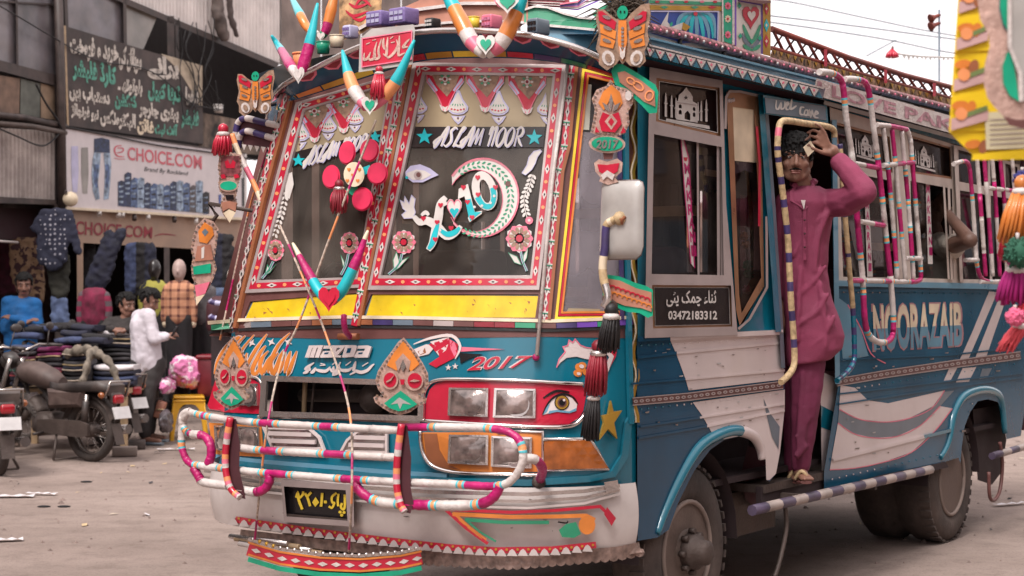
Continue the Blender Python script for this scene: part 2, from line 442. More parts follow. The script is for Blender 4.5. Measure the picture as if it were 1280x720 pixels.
def text2d(s, bold=0., shear=0., ar=False):
    k = (s, bold, shear, ar)
    if k not in _TX:
        c = bpy.data.curves.new('t', 'FONT'); c.body = shape_ar(s) if ar else s; c.offset = bold; c.shear = shear; c.resolution_u = 2 if ar else 3
        o = bpy.data.objects.new('t', c); COL.objects.link(o); bpy.context.view_layer.update()
        me = o.evaluated_get(bpy.context.evaluated_depsgraph_get()).to_mesh()
        v = [(q.co.x, q.co.y) for q in me.vertices]; f = [tuple(p.vertices) for p in me.polygons]
        bpy.data.objects.remove(o)
        bpy.data.curves.remove(c)
        x0, x1 = min(q[0] for q in v), max(q[0] for q in v); y0, y1 = min(q[1] for q in v), max(q[1] for q in v)
        _TX[k] = ([((q[0] - x0) / (x1 - x0),(q[1] - y0) / (y1 - y0)) for q in v], f)
    return _TX[k]
def write(mb, S, s, quad, m, off=.004, th=0., bold=0., shear=0., ar=False, warp=None):
    """letters laid on surface S inside the pixel quad tl, tr, br, bl"""
    v, f = text2d(s, bold, shear, ar); tl, tr, br, bl = [Vector(q) for q in quad]
    flat = []
    for x, y in v:
        if warp: x, y = warp(x, y)
        p = bl.lerp(br, x).lerp(tl.lerp(tr, x), y); flat.append((p.x, p.y))
    mb.flatmesh(S, flat, f, m, off, th)
def clip_faces(v, f, y0, above):
    V = list(v); F = []
    for face in f:
        out = []
        for i in range(len(face)):
            a, b = V[face[i]], V[face[(i + 1) % len(face)]]; ia = (a[1] >= y0) == above; ib = (b[1] >= y0) == above
            if ia: out.append(face[i])
            if ia != ib: t = (y0 - a[1]) / (b[1] - a[1]); V.append((a[0] + (b[0] - a[0]) * t, y0)); out.append(len(V) - 1)
        if len(out) > 2: F.append(tuple(out))
    return V, F
def write_split(mb, S, s, quad, m_top, m_bot, y0, off, bold):
    v, f = text2d(s, bold); tl, tr, br, bl = [Vector(q) for q in quad]
    for above, m in ((True, m_top),(False, m_bot)):
        V, F = clip_faces(v, f, y0, above); flat = []
        for x, y in V: p = bl.lerp(br, x).lerp(tl.lerp(tr, x), y); flat.append((p.x, p.y))
        mb.flatmesh(S, flat, F, m, off, 0.)
def stroke(mb, S, pts, w, m, off=.004, th=.0, k=4):
    P = smooth_path([(p[0], p[1], 0) for p in pts], k) if len(pts) > 2 else [Vector((p[0], p[1], 0)) for p in pts]
    mb.ribbon(S, [(p.x, p.y) for p in P], w if not isinstance(w, (list, tuple)) else [w[0] + (w[1] - w[0]) * math.sin(math.pi * i / (len(P) - 1)) for i in range(len(P))], m, off, th, tol=50)
# ------------------------------------------------------------------ organic bodies: capsules and ellipsoids fused into one skin
def capsule(mb, p0, r0, p1, r1, m, n=10):
    p0, p1 = Vector(p0), Vector(p1); t = (p1 - p0); L = t.length
    if L < 1e-6: return mb.ball(p0, r0, m, n)
    t.normalize(); pts, rr = [], []
    for a in (85,55,25): pts.append(p0 - t * r0 * math.sin(R(a))); rr.append(r0 * math.cos(R(a)))
    pts += [p0, p1]; rr += [r0, r1]
    for a in (25,55,85): pts.append(p1 + t * r1 * math.sin(R(a))); rr.append(r1 * math.cos(R(a)))
    mb.tube(pts, rr, m, n)
def fuse(mb, name, parent, voxel, m, smooth=3, space=None, label=None, post=None, noise=0., nscale=.06):
    tmp = MB(); tmp.v, tmp.f, tmp.m, tmp.mats, tmp.sm = mb.v, mb.f, [0] * len(mb.f), [m], [True] * len(mb.f)
    o = tmp.obj(name, parent, space, label)
    md = o.modifiers.new('r', 'REMESH'); md.mode = 'VOXEL'; md.voxel_size = voxel; md.use_smooth_shade = True
    if smooth:
        sm = o.modifiers.new('s', 'SMOOTH'); sm.iterations = smooth; sm.factor = .5
    if noise:
        tx = bpy.data.textures.new(name + '_folds', 'CLOUDS'); tx.noise_scale = nscale
        dm = o.modifiers.new('d', 'DISPLACE'); dm.texture = tx; dm.strength = noise; dm.texture_coords = 'LOCAL'
    bpy.context.view_layer.update()
    me = bpy.data.meshes.new_from_object(o.evaluated_get(bpy.context.evaluated_depsgraph_get()))
    o.modifiers.clear(); o.data = me
    me.materials.clear(); me.materials.append(m)
    if post: post(o, me)
    return o
# ================================================================== THE SETTING
def proj(p, fr=BUS):
    w = fr.M @ Vector(p); return (CX + FPX * w.x / w.y, CY - FPX * (w.z - CAMZ) / w.y)
def inpoly(q, P):
    c = False; j = len(P) - 1
    for i in range(len(P)):
        if (P[i][1] > q[1]) != (P[j][1] > q[1]) and q[0] < (P[j][0] - P[i][0]) * (q[1] - P[i][1]) / (P[j][1] - P[i][1]) + P[i][0]: c = not c
        j = i
    return c
gm = bpy.data.materials.new('dusty_road'); gm.use_nodes = True
_N = gm.node_tree.nodes; _L = gm.node_tree.links; _p = _N['Principled BSDF']; _tc = _N.new('ShaderNodeTexCoord')
def _noise(sc, det=6, ro=.6):
    n = _N.new('ShaderNodeTexNoise'); n.inputs['Scale'].default_value = sc; n.inputs['Detail'].default_value = det; n.inputs['Roughness'].default_value = ro
    _L.new(_tc.outputs['Object'], n.inputs['Vector']); return n
def _ramp(src, stops):
    r = _N.new('ShaderNodeValToRGB'); e = r.color_ramp.elements
    while len(e) < len(stops): e.new(.5)
    for q, (p, c) in zip(e, stops): q.position = p; q.color = (*c, 1)
    _L.new(src, r.inputs[0]); return r
_a = _ramp(_noise(.45).outputs[0], [(.3, (.20,.155,.135)),(.55, (.29,.228,.20)),(.75, (.35,.282,.25))])
_c = _ramp(_noise(5,8,.75).outputs[0], [(.3, (.55,.53,.52)),(.5, (1,1,1)),(.7, (1.15,1.15,1.15))])
_d = _ramp(_noise(60,3).outputs[0], [(.36, (.55,.53,.52)),(.44, (1,1,1))])
_x = _N.new('ShaderNodeMix'); _x.data_type = 'RGBA'; _x.blend_type = 'MULTIPLY'; _x.inputs[0].default_value = .6
_L.new(_a.outputs[0], _x.inputs[6]); _L.new(_c.outputs[0], _x.inputs[7])
_y = _N.new('ShaderNodeMix'); _y.data_type = 'RGBA'; _y.blend_type = 'MULTIPLY'; _y.inputs[0].default_value = .5
_mp = _N.new('ShaderNodeMapping'); _mp.inputs['Rotation'].default_value = (0,0,-R(69)); _mp.inputs['Scale'].default_value = (.10,1.3,1); _L.new(_tc.outputs['Object'], _mp.inputs[0])
_tk = _N.new('ShaderNodeTexNoise'); _tk.inputs['Scale'].default_value = 1.6; _tk.inputs['Detail'].default_value = 6; _L.new(_mp.outputs[0], _tk.inputs['Vector'])
_tr = _ramp(_tk.outputs[0], [(.36, (.62,.59,.58)),(.47, (1,1,1)),(.62, (1.12,1.1,1.1))])       # wheel tracks worn along the street
_z = _N.new('ShaderNodeMix'); _z.data_type = 'RGBA'; _z.blend_type = 'MULTIPLY'; _z.inputs[0].default_value = .22
_L.new(_x.outputs[2], _z.inputs[6]); _L.new(_tr.outputs[0], _z.inputs[7]); _L.new(_z.outputs[2], _y.inputs[6]); _L.new(_d.outputs[0], _y.inputs[7]); _L.new(_y.outputs[2], _p.inputs['Base Color'])
_p.inputs['Roughness'].default_value = .95; _p.inputs['Specular IOR Level'].default_value = .15
_bp = _N.new('ShaderNodeBump'); _bp.inputs['Strength'].default_value = .5; _bp.inputs['Distance'].default_value = .02
_L.new(_noise(35,8,.7).outputs[0], _bp.inputs['Height']); _L.new(_bp.outputs[0], _p.inputs['Normal'])
g = MB(); g.add([(-900,-60,0),(900,-60,0),(900,1500,0),(-900,1500,0)], [(0,1,2,3)], gm); g.obj('road', kind='structure')
# loose grit on the road
g = MB(); grit = mat('road_grit', (.22,.16,.14), .9, var=.3)
for i in range(900):
    Y = random.uniform(9.5,26); px = random.uniform(-20,1300); p = at(px, 600, Y); r = random.uniform(.006,.018) * (1 if random.random() < .93 else 2)
    q = [Vector((p.x + r * math.cos(a) * random.uniform(.6,1.2), p.y + r * math.sin(a) * random.uniform(.6,1.2), 0)) for a in (0,1.57,3.14,4.71)]
    g.add(q + [Vector((p.x, p.y, r * .9))], [(0,1,4),(1,2,4),(2,3,4),(3,0,4)], grit)
g.obj('gravel', kind='stuff')
# ================================================================== THE BUS
B = thing('minibus', 'teal and white minibus covered in painted ornaments and striped bars, standing in the road', 'minibus', BUS.loc, BUS.ang)
def fgrid(mb, ys, zs, off, m, hole=None):
    P = [[None] * len(zs) for _ in ys]
    for i, y in enumerate(ys):
        for j, z in enumerate(zs):
            e = .004; o = off(z) if callable(off) else off
            gy = -(Fx(y + e, z) - Fx(y - e, z)) / (2 * e); gy = max(-3, min(3, gy)); n = Vector((-1,-gy, 0)).normalized()
            P[i][j] = Vector((Fx(y, z), y, z)) + n * o
    vs = [p for r in P for p in r]; nz = len(zs); fs = []
    for i in range(len(ys) - 1):
        for j in range(nz - 1):
            if hole:
                c = (P[i][j] + P[i + 1][j + 1]) / 2
                if inpoly(proj(c), hole): continue
            fs.append((i * nz + j, i * nz + j + 1, (i + 1) * nz + j + 1, (i + 1) * nz + j))
    mb.add(vs, fs, m, True)
YS = [BW / 2 - BW / 2 * math.cos(math.pi * i / 90) for i in range(91)]
lin = lambda a, b, n: [a + (b - a) * i / n for i in range(n + 1)]
GR = Z(210,400,3.273, (408,240),(1050,262),(1045,405),(400,385))
m = MB(); fgrid(m, YS, lin(.735,1.425,56), 0, teal, GR); m.obj('front_panel', B, BUS)
# --- grille opening: surround, recess, upright bars, fan-shaped vents
gr = MB()
gr.ribbon(front, GR, 7, silver, .012,.012, True); grille = gr.obj('grille', B, BUS)
m = MB()
def recess(px, py, off=0.): return front(px, py) + Vector((.28,0,0))
m.poly(recess, inset(GR, 1.25,1.6), dark, 0,.002,40); m.obj('grille_back', grille, BUS)
for x0, x1, w in ((365,363,7),(377,372,4),(418,420,3),(470,472,4)):
    m = MB(); m.tube([front(x0,470) + Vector((.09,0,0)), front(x1,522) + Vector((.09,0,0))], w * .0016, wood if w > 5 else steel); m.obj('upright', grille, BUS)
m = MB(); m.tube([front(340,497) + Vector((.2,0,0)), front(540,500) + Vector((.2,0,0))], .03, steel); m.ball(front(438,500) + Vector((.16,0,0)), .07, steel); m.obj('radiator_pipe', grille, BUS)
def vent(pts, line):
    v = MB(); v.poly(front, pts, silver, .004,.008,20); o = v.obj('vent', B, BUS)
    v = MB(); v.ribbon(front, pts, 3, white, .012,.010, True); v.obj('vent_rim', o, BUS)
    for k in range(3):
        v = MB(); a, b = line(k); v.ribbon(front, [a, b], 5, white, .012 + .008 * (k % 2), .012); v.obj('vent_slat', o, BUS)
vent(Z(210,400,3.273, (405,440),(590,445),(630,480),(652,540),(445,530)), lambda k: (Z(210,400,3.273, (425 + 12 * k, 462 + 30 * k),(600 + 20 * k, 468 + 30 * k))))
vent(Z(210,400,3.273, (905,455),(790,455),(745,490),(715,545),(905,550)), lambda k: (Z(210,400,3.273, (775 - 18 * k, 478 + 30 * k),(900,482 + 30 * k))))
# --- trim lines of the nose
m = MB()
m.ribbon(front, [(338,521),(430,524),(528,528)], 4, chrome, .006,.012)
m.ribbon(front, [(262,575),(330,583),(430,592),(540,600),(660,603),(735,598),(764,592),(778,570),(783,530),(791,516)], 8, teal_l, .003,.014)
m.ribbon(front, [(262,569),(330,577),(430,585),(500,591),(560,594)], 5, blue_l, .002,.010)
m.obj('nose_moulding', B, BUS)
# --- lamps
def lamp(name, q, parent):
    v = MB(); v.poly(front, q, silver, .010,.012,30, holes=[inset(q, .88,.86)]); o = v.obj(name, parent, BUS)
    cx = sum(p[0] for p in q) / 4; cy = sum(p[1] for p in q) / 4
    v = MB(); v.poly(front, inset(q, .9,.9), bulb, .002,.001,30)
    c0 = front(cx, cy, .012)
    v.lathe([(.005,-.004),(.02,.0),(.036,.01),(.05,.022)], front(cx + 4, cy + 2,.002), front(cx, cy, .05) - front(cx, cy, 0), bulb, 14); v.obj('reflector', o, BUS)
    v = MB(); W_ = (q[1][0] - q[0][0]) / 2; H_ = (q[3][1] - q[0][1]) / 2
    def dome(px, py, off=0.): return front(px, py, off + .022 * max(0,1 - ((px - cx) / W_) ** 2) * max(0,1 - ((py - cy) / H_) ** 2))
    v.poly(dome, inset(q, .9,.88), lens, .012,.003,6, smooth=True)
    v.obj('lens', o, BUS); return o
C5 = lambda *p: Z(500,400,3.273, *p)
RP = C5((110,330),(125,285),(150,260),(190,250),(740,262),(760,300),(748,370),(730,400),(690,425),(560,432),(105,412))
m = MB(); m.poly(front, RP, red, .003,.003,14); m.obj('red_lamp_panel', B, BUS)
m = MB(); m.tube([front(x, y, .012) for x, y in smooth_path([p for p in C5((90,410),(98,330),(120,270),(160,247),(250,243),(480,248),(660,258),(745,262))], 5)], .008, chrome)
m.tube([front(x, y, .012) for x, y in smooth_path(C5((95,412),(300,425),(560,438),(690,434),(735,408),(760,370)), 5)], .009, chrome); m.obj('chrome_moulding', B, BUS)
OP = C5((92,460),(580,458),(585,620),(440,622),(250,618),(150,600),(110,560),(95,500))
m = MB(); m.poly(front, OP, orange, .003,.003,14); m.poly(front, C5((100,465),(155,465),(165,530),(200,590),(250,612),(150,598),(112,555)), brown_o, .007,.001,20)
m.obj('orange_lamp_panel', B, BUS)
m = MB(); m.tube([front(x, y, .012) for x, y in smooth_path(C5((90,455),(92,500),(108,560),(150,602),(250,625),(440,630),(590,636)), 5)], .009, chrome)
m.tube([front(x, y, .012) for x, y in C5((400,455),(583,458),(583,632))], .008, chrome); m.obj('chrome_moulding', B, BUS)
for q in (((210,278),(368,280),(365,398),(205,392)),((392,280),(555,283),(553,402),(386,400)),((210,470),(368,472),(366,592),(205,585)),((380,475),(540,480),(538,605),(378,598))):
    lamp('headlamp', C5(*q), B)
IL = C5((588,495),(770,490),(842,605),(588,610))
m = MB(); m.poly(front, IL, amber, .004,.014,14); o = m.obj('indicator_lamp', B, BUS)
m = MB(); m.tube([front(x, y, .014) for x, y in C5((586,488),(770,486),(800,530),(846,608),(588,614))], .007, silver); m.obj('bezel', o, BUS)
# far-side lamps (left in the photo)
C4 = lambda *p: Z(210,400,3.273, *p)
m = MB(); m.poly(front, C4((165,350),(200,235),(340,235),(385,265),(392,385),(180,375)), red, .003,.003,10); m.obj('red_lamp_panel', B, BUS)
m = MB(); m.tube([front(x, y, .012) for x, y in smooth_path(C4((330,232),(375,240),(394,280),(396,385)), 5)], .007, silver); m.tube([front(x, y, .012) for x, y in C4((170,370),(390,398))], .008, silver); m.obj('chrome_moulding', B, BUS)
lamp('headlamp', C4((300,260),(375,262),(378,352),(300,350)), B)
m = MB(); m.poly(front, C4((170,420),(385,430),(395,560),(190,550)), orange, .003,.003,10); m.obj('orange_lamp_panel', B, BUS)
lamp('headlamp', C4((200,430),(290,434),(290,535),(205,530)), B); lamp('headlamp', C4((302,434),(380,437),(385,540),(302,536)), B)
# --- lettering and pictures painted on the nose
m = MB()
m.poly(front, C5((640,195),(650,160),(675,130),(665,110),(685,105),(690,85),(705,95),(715,80),(735,105),(760,115),(800,120),(800,165),(760,160),(720,150),(680,155),(655,175)), white, .004,.001)
m.ribbon(front, C5((640,195),(650,160),(675,130),(665,110),(685,105),(690,82),(705,93),(715,78),(735,103),(760,113),(800,118)), 1.2, pink, .006,.001)
m.poly(front, C5((800,115),(840,120),(870,90),(890,100),(880,150),(845,215),(830,200),(855,150),(840,135),(800,150)), red, .004,.001)
m.ribbon(front, C5((800,120),(840,125),(862,150),(840,210)), 5, white, .006,.001)
for x, y, r in ((735,195,22),(725,218,18),(745,185,16),(760,215,16)): m.poly(front, [(500 + a / 3.273,400 + b / 3.273) for a, b in ell(x, y, r, r * .8,20,10)], orange, .004 + r * .0001,.001)
for x, y, r in ((740,190,10),(728,220,8)): m.poly(front, [(500 + a / 3.273,400 + b / 3.273) for a, b in ell(x, y, r, r * .8,20,10)], white, .009,.001)
m.obj('flower_painting', B, BUS)
m = MB()   # bird-like flourish beside 2017
for q, c in ((((60,120),(110,100),(150,105),(120,140),(80,150)), white),(((75,130),(105,115),(110,135),(85,145)), brown_o),(((120,100),(200,75),(240,100),(235,150),(150,195),(120,180),(165,150),(140,120)), red),(((125,90),(205,68),(200,82),(140,102)), white),(((150,130),(200,100),(190,125),(160,145)), white),(((205,80),(225,90),(240,130),(225,150),(210,120)), pink),(((245,110),(430,120),(250,130)), pink),(((245,135),(340,140),(285,160),(250,178)), blackg)):
    m.poly(front, C5(*q), c, .004,.0015)
stroke(m, front, C5((60,100),(130,75),(215,65),(250,110),(230,160)),(1,4), white, .008,.001)
for x, y in ((200,195),(228,190)): m.poly(front, star(500 + x / 3.273,400 + y / 3.273,4), white, .004,.001)
m.obj('flourish_painting', B, BUS)
m = MB(); q = C5((290,150),(545,145),(520,195),(275,210))
write(m, front, '2017', [(p[0] - .0, p[1]) for p in q], white, .004,.001,.05,.25); write(m, front, '2017', inset(q, .985,.94), red, .0065,.001,.012,.25); m.obj('year_lettering', B, BUS)
m = MB(); q = Z(370,420,11.636, (235,140),(1130,140),(1080,340),(165,325))
# the maker's name in its angular capitals, raised letters
def mz(pts, c=white): m.poly(front, Z(370,420,11.636, *pts), c, .010,.010,20)
for x in (172,240,315): mz(((x, 318),(x + 62,145),(x + 118,145),(x + 60,322)))
mz(((230,145),(440,140),(425,175),(225,180)))
for x0 in (400,895):
    mz(((x0 + 50,148),(x0 + 185,142),(x0 + 240,165),(x0 + 190,318),(x0,322),(x0 - 5,300),(x0 + 40,225),(x0 + 140,222),(x0 + 150,190),(x0 + 40,192)))
    m.poly(front, Z(370,420,11.636, (x0 + 60,250),(x0 + 120,245),(x0 + 108,268),(x0 + 55,270)), teal_d, .021,.0006,20)
mz(((580,145),(760,140),(740,180),(640,290),(700,288),(690,318),(545,316),(560,290),(690,180),(575,182)))
q = ((760,140),(900,140),(925,165),(880,310),(720,320),(715,300)); mz(q)
m.poly(front, Z(370,420,11.636, (795,185),(850,182),(830,250),(775,255)), teal_d, .021,.0006,20)
# the line of Urdu beneath it
U = lambda *p: Z(370,420,11.636, *p)
for p in (((1150,410),(1110,440),(1050,500),(960,530),(880,510),(860,530),(795,565)),((975,440),(1060,390)),((880,370),(850,480),(830,490)),((830,460),(770,500),(680,500),(650,470)),((735,430),(810,375)),((660,380),(600,500),(565,555),(640,520),(640,440)),((560,440),(545,510),(500,470)),((540,420),(600,370)),((510,450),(450,510),(350,505),(290,480)),((360,430),(440,425)),((370,400),(430,415)),((300,460),(260,520),(220,535)),((275,390),(200,440),(160,480),(210,490),(200,440)),((190,480),(170,520),(115,545))):
    stroke(m, front, U(*p),(1.2,4.2), white, .005,.0012)
m.obj('maker_lettering', B, BUS)
m = MB()   # slanted orange script on the far corner of the nose
G2 = lambda *p: Z(260,400,9.0, *p)
for p, w in ((((80,610),(120,450),(240,280),(360,195),(340,230)), 5),(((150,440),(200,500),(150,560)), 4),(((430,180),(330,290),(300,420),(350,520)), 4),(((530,170),(400,330),(380,440),(410,520),(450,370)), 4),(((450,370),(430,480),(470,590)), 4),(((675,160),(560,320),(470,480),(440,590)), 5),(((660,290),(600,370),(510,560),(560,600),(640,420)), 6),(((690,350),(600,460),(620,590),(700,440),(650,600)), 6),(((930,150),(800,290),(700,500),(690,600)), 5),(((800,370),(720,480),(750,600),(840,380),(780,590)), 6),(((880,350),(840,500),(810,600)), 6),(((940,350),(900,480),(870,600)), 6),(((1010,350),(960,480),(915,600),(970,470)), 6)):
    stroke(m, front, G2(*p),(2, w + 1.5), white, .004,.001); stroke(m, front, G2(*p),(1, w - 1), orange, .0065,.001)
for x, y in ((500,260),(720,250),(910,250)): m.poly(front, star(260 + x / 9,400 + y / 9,5.5,.35,4,-60), white, .004,.001)
m.obj('script_lettering', B, BUS)
m = MB()   # the painted eye
E_ = lambda *p: C5(*p)
m.poly(front, E_((582,390),(598,350),(625,318),(665,306),(700,318),(722,345),(718,372),(690,380),(640,375),(605,382)), white, .0075,.001)
m.poly(front, E_((582,390),(598,350),(612,345),(600,375)), blue_l, .009,.001)
m.poly(front, E_((610,372),(640,368),(690,374),(718,360),(718,372),(690,381),(640,376),(605,384)), blue_l, .009,.001)
for r, c, o in ((30, blackg, .010),(26, gold, .0115),(18, brown, .013),(12, blackg, .0145)): m.poly(front, [(500 + a / 3.273,400 + b / 3.273) for a, b in ell(660,338, r, r * 1.05,0,18)], c, o, .001)
m.poly(front, [(500 + a / 3.273,400 + b / 3.273) for a, b in ell(667,328,5,5,0,8)], white, .017,.001)
stroke(m, front, E_((582,388),(600,348),(630,315),(668,303),(705,316),(725,345)),(1,2.6), blackg, .010,.001)
stroke(m, front, E_((585,320),(620,298),(650,290),(690,296)),(1.5,3.4), blackg, .008,.001)
m.obj('eye_painting', B, BUS)
m = MB(); sp = C5((850,330),(860,375),(895,370),(862,420),(875,485),(838,445),(805,488),(822,420),(815,390),(840,385)); m.poly(front, sp, gold, .012,.012,20)
cx, cy = C5((845,405))[0]; m.v[-1]; m.obj('star_badge', B, BUS)
# --- bumper with scalloped lip
m = MB(); fgrid(m, YS[3:-9], lin(.49,.76,10), lambda z: .03 + .035 * math.sin(math.pi * min(1, max(0, (z - .45) / .36))), bump_w); bump = m.obj('bumper', B, BUS)
m = MB()
for dy, w, c in ((0,5, silver),(9,4, silver),(17,3, bump_w)):
    m.ribbon(frontoff(.075), [(255,588 + dy),(330,598 + dy),(430,608 + dy),(540,615 + dy),(660,618 + dy),(730,614 + dy * .9),(775,607 + dy * .6)], w, c, .004,.012)
m.obj('bumper_moulding', bump, BUS)
lip = [(285,648),(330,655),(400,665),(480,675),(560,684),(620,688),(690,687),(745,681)]
m = MB(); m.ribbon(frontoff(.075), lip, 8, red, .005,.003); ar_ = m.along([(x, y + 1.5) for x, y in lip], 13.5)
S_ = frontoff(.078)
for p, t in ar_: m.poly(S_, [(p.x - 6.5, p.y + 6 - .4),(p.x - 3, p.y - 1),(p.x, p.y - 3),(p.x + 3, p.y - .5),(p.x + 6.5, p.y + 6)], bump_w, .007,.004,40)
for p, t in ar_: m.poly(S_, ell(p.x + 6.7, p.y - 2.4,1.7,1.7, n=8), gold, .008,.001,40)
m.obj('scallop_border', bump, BUS)
m = MB(); C6 = lambda *p: Z(500,560,4.0, *p); Sb = frontoff(.09)
m.ribbon(Sb, C6((230,310),(330,400),(420,465),(440,478)), 4, red, .004,.002); m.ribbon(Sb, C6((250,308),(560,322),(780,312),(1000,292),(1040,330),(1075,360)), 4, red, .004,.002)
m.ribbon(Sb, C6((262,330),(560,345),(800,342),(930,338),(975,360)), 5, orange, .004,.002); m.ribbon(Sb, C6((265,325),(350,400),(430,462)), 4, orange, .004,.002)
m.ribbon(Sb, C6((325,358),(520,372),(745,372)), 4.5, green_p, .004,.002); m.ribbon(Sb, C6((330,360),(400,420),(480,468)), 2.5, green_p, .004,.002)
m.poly(Sb, C6((795,410),(830,380),(880,370),(905,430),(870,450),(810,445)), green_p, .005,.002); m.poly(Sb, [(500 + a / 4,560 + b / 4) for a, b in ell(935,385,42,48,0,14)], orange, .005,.002)
m.poly(Sb, C6((1035,295),(1080,350),(1058,390),(1020,330)), red, .005,.002); stroke(m, Sb, C6((790,370),(830,375),(840,365)), 2, blackg, .006,.001)
m.obj('bumper_painting', bump, BUS)
m = MB(); m.poly(frontoff(.075), [(755,603),(772,600),(774,612),(758,616)], silver, .01,.012,40); m.obj('bumper_bolt_plate', bump, BUS)
# licence plate in its box
PLT = Z(220,560,4.267, (575,205),(905,225),(915,388),(590,365)); PF = Z(220,560,4.267, (560,170),(945,195),(950,420),(575,395))
m = MB(); m.poly(frontoff(.09), PF, alum, .0,.035,40, holes=[PLT]); pl = m.obj('licence_plate', B, BUS)
m = MB(); m.poly(frontoff(.09), PLT, blackg, .0,.006,40); P_ = lambda *p: Z(340,590,10.28, *p)
SP = frontoff(.1)
for p, w in ((((310,330),(330,270),(350,330),(395,290),(400,250)), 3),(((330,300),(350,380),(390,480)), 3.4),(((425,270),(450,310),(505,260)), 3),(((445,300),(470,370),(490,440)), 3.2),(((645,270),(640,350),(630,445)), 3.2),(((665,385),(705,385)), 3.4),(((730,440),(770,460),(800,400),(775,390),(770,320),(830,270)), 2.8),(((855,280),(845,360),(850,440)), 2.8),(((900,400),(885,450),(915,480),(935,440),(935,290)), 3)):
    stroke(m, SP, P_(*p), w, yellow_p, .0,.001)
m.poly(SP, P_((560,320),(605,390),(555,450),(515,390)), yellow_p, .0,.001)
for x, y in ((875,515),(925,520),(895,555)): m.poly(SP, [(340 + a / 10.28,590 + b / 10.28) for a, b in ell(x, y, 22,20,0,8)], yellow_p, .0,.001)
m.obj('plate_lettering', pl, BUS)
m = MB(); m.poly(frontoff(.09), Z(220,560,4.267, (585,350),(912,378),(915,396),(590,368)), steel, .01,.02,40); m.obj('plate_ledge', pl, BUS)
# --- hanging apron below the bumper
m = MB(); a0 = [(300,680),(380,690),(460,700),(520,705)]
m.ribbon(frontoff(.05), [(300,668),(400,680),(520,692),(640,700),(770,690),(800,684)], 13, mat('tin_apron_metal', (.30,.21,.18), .4, metal=.4, var=.35, scale=30, bump=.4, dirt=.5), .0,.012)
sc = [(640,700 + (4 if i % 2 else 0)) for i in range(1)]
for p, t in m.along([(520,701),(640,707),(770,696),(803,690)], 11): m.poly(frontoff(.05), ell(p.x, p.y, 6.5,6, n=8), MATS['tin_apron_metal'], .0,.012,40)
m.obj('tin_apron', B, BUS)
m = MB(); m.ribbon(frontoff(.16), [(310,686),(350,698),(400,705),(450,707),(500,703),(527,697)], 17, red, .0,.01)
for dy, c, w in ((-8, orange, 2.5),(7, orange, 2.5),(-12, silver, 4),(13, green, 6)): m.ribbon(frontoff(.16), [(310,686 + dy),(350,698 + dy),(400,705 + dy),(450,707 + dy),(500,703 + dy),(527,697 + dy)], w, c, .011,.003)
for p, t in m.along([(312,673),(350,685),(400,692),(450,694),(500,690),(527,684)], 9): m.ball(frontoff(.17)(p.x, p.y), .010, silver if int(p.x) % 3 else gold, 6)
m.diamonds(frontoff(.16), [(312,686),(350,698),(400,705),(450,707),(500,703),(527,697)], 17,13,6, wtape, None, .012)
m.obj('front_step', B, BUS)
m = MB()
for k in range(4): m.tube([front(300 + 6 * k, 669 + 3 * k, .05), front(380 + 14 * k, 676 + 4 * k, .10)], .012, wood if k % 2 else silver)
m.tube([front(325,676,.12), front(424,690,.14)], .011, wtape); m.obj('step_slats', B, BUS)
# ================================================================== WINDSCREEN ZONE
RO = [(518,79),(707,82),(674,363),(461,363)]; RI = [(533,94),(691,96),(663,345),(478,345)]
LO = [(372,129),(502,92),(456,360),(309,367)]; LI = [(383,139),(489,106),(447,347),(326,351)]
CO = [(728,88),(772,96),(776,110),(776,397),(694,399)]
OUT = [(262,420),(268,408),(345,112),(400,85),(505,66),(620,62),(720,68),(790,82),(797,100),(797,423),(690,421),(430,424)]
m = MB(); m.poly(front, OUT, brown, -.004,.006,12, holes=[RO, LO, CO, [(464,368),(673,368),(669,397),(452,397)], [(313,377),(451,366),(445,395),(304,400)]]); m.obj('windscreen_surround', B, BUS)
def border(mb, O, I, dn=16):
    mb.poly(front, O, alum, .0,.012,12, holes=[I])
    a = [tuple(Vector(o).lerp(Vector(i), .30)) for o, i in zip(O, I)]; b = [tuple(Vector(o).lerp(Vector(i), .78)) for o, i in zip(O, I)]
    mb.poly(front, a, red, .012,.001,12, holes=[b])
    c = [tuple(Vector(o).lerp(Vector(i), .54)) for o, i in zip(O, I)]
    mb.diamonds(front, c, dn, 13,5.5, wtape, blackg, .0135, True, orange_t)
for nm, O, I in (('near', RO, RI),('far', LO, LI)):
    m = MB(); m.poly(front, O, glass_w, -.006,0,16); ws = m.obj('windscreen', B, BUS)
    m = MB(); border(m, O, I); m.obj('windscreen_border', ws, BUS)
    if nm == 'near': WS = ws
    else: WL = ws
m = MB(); m.poly(front, CO, glass_s, -.006,0,12); cg = m.obj('corner_window', B, BUS)
m = MB()
for d, c, w in ((0, yellow_p, 3.2),(4, red, 2.4),(7, orange, 2.4)):
    m.ribbon(front, [(771,97 + d),(729 + d * .8,88 + d),(695 + d, 398 - d),(776,397 - d)], w, c, .0,.006)
m.obj('painted_edging', cg, BUS)
m = MB(); m.poly(front, Z(680,60,3.27, (145,140),(195,150),(185,335),(118,330)), pale_reflection, -.002,.001); m.poly(front, Z(680,60,3.27, (160,400),(185,345),(190,560),(150,620)), haze_reflection, -.003,0); m.poly(front, [(722,165),(775,165),(776,300),(776,394),(698,396),(708,290)], haze_reflection, -.004,0,12); m.poly(front, Z(680,240,3.27, (85,540 - 30),(100,475),(230,478),(230,515)), film, -.002,.001)  # pale and hazy polys paint reflections onto the corner glass
m.obj('reflection_film', cg, BUS)
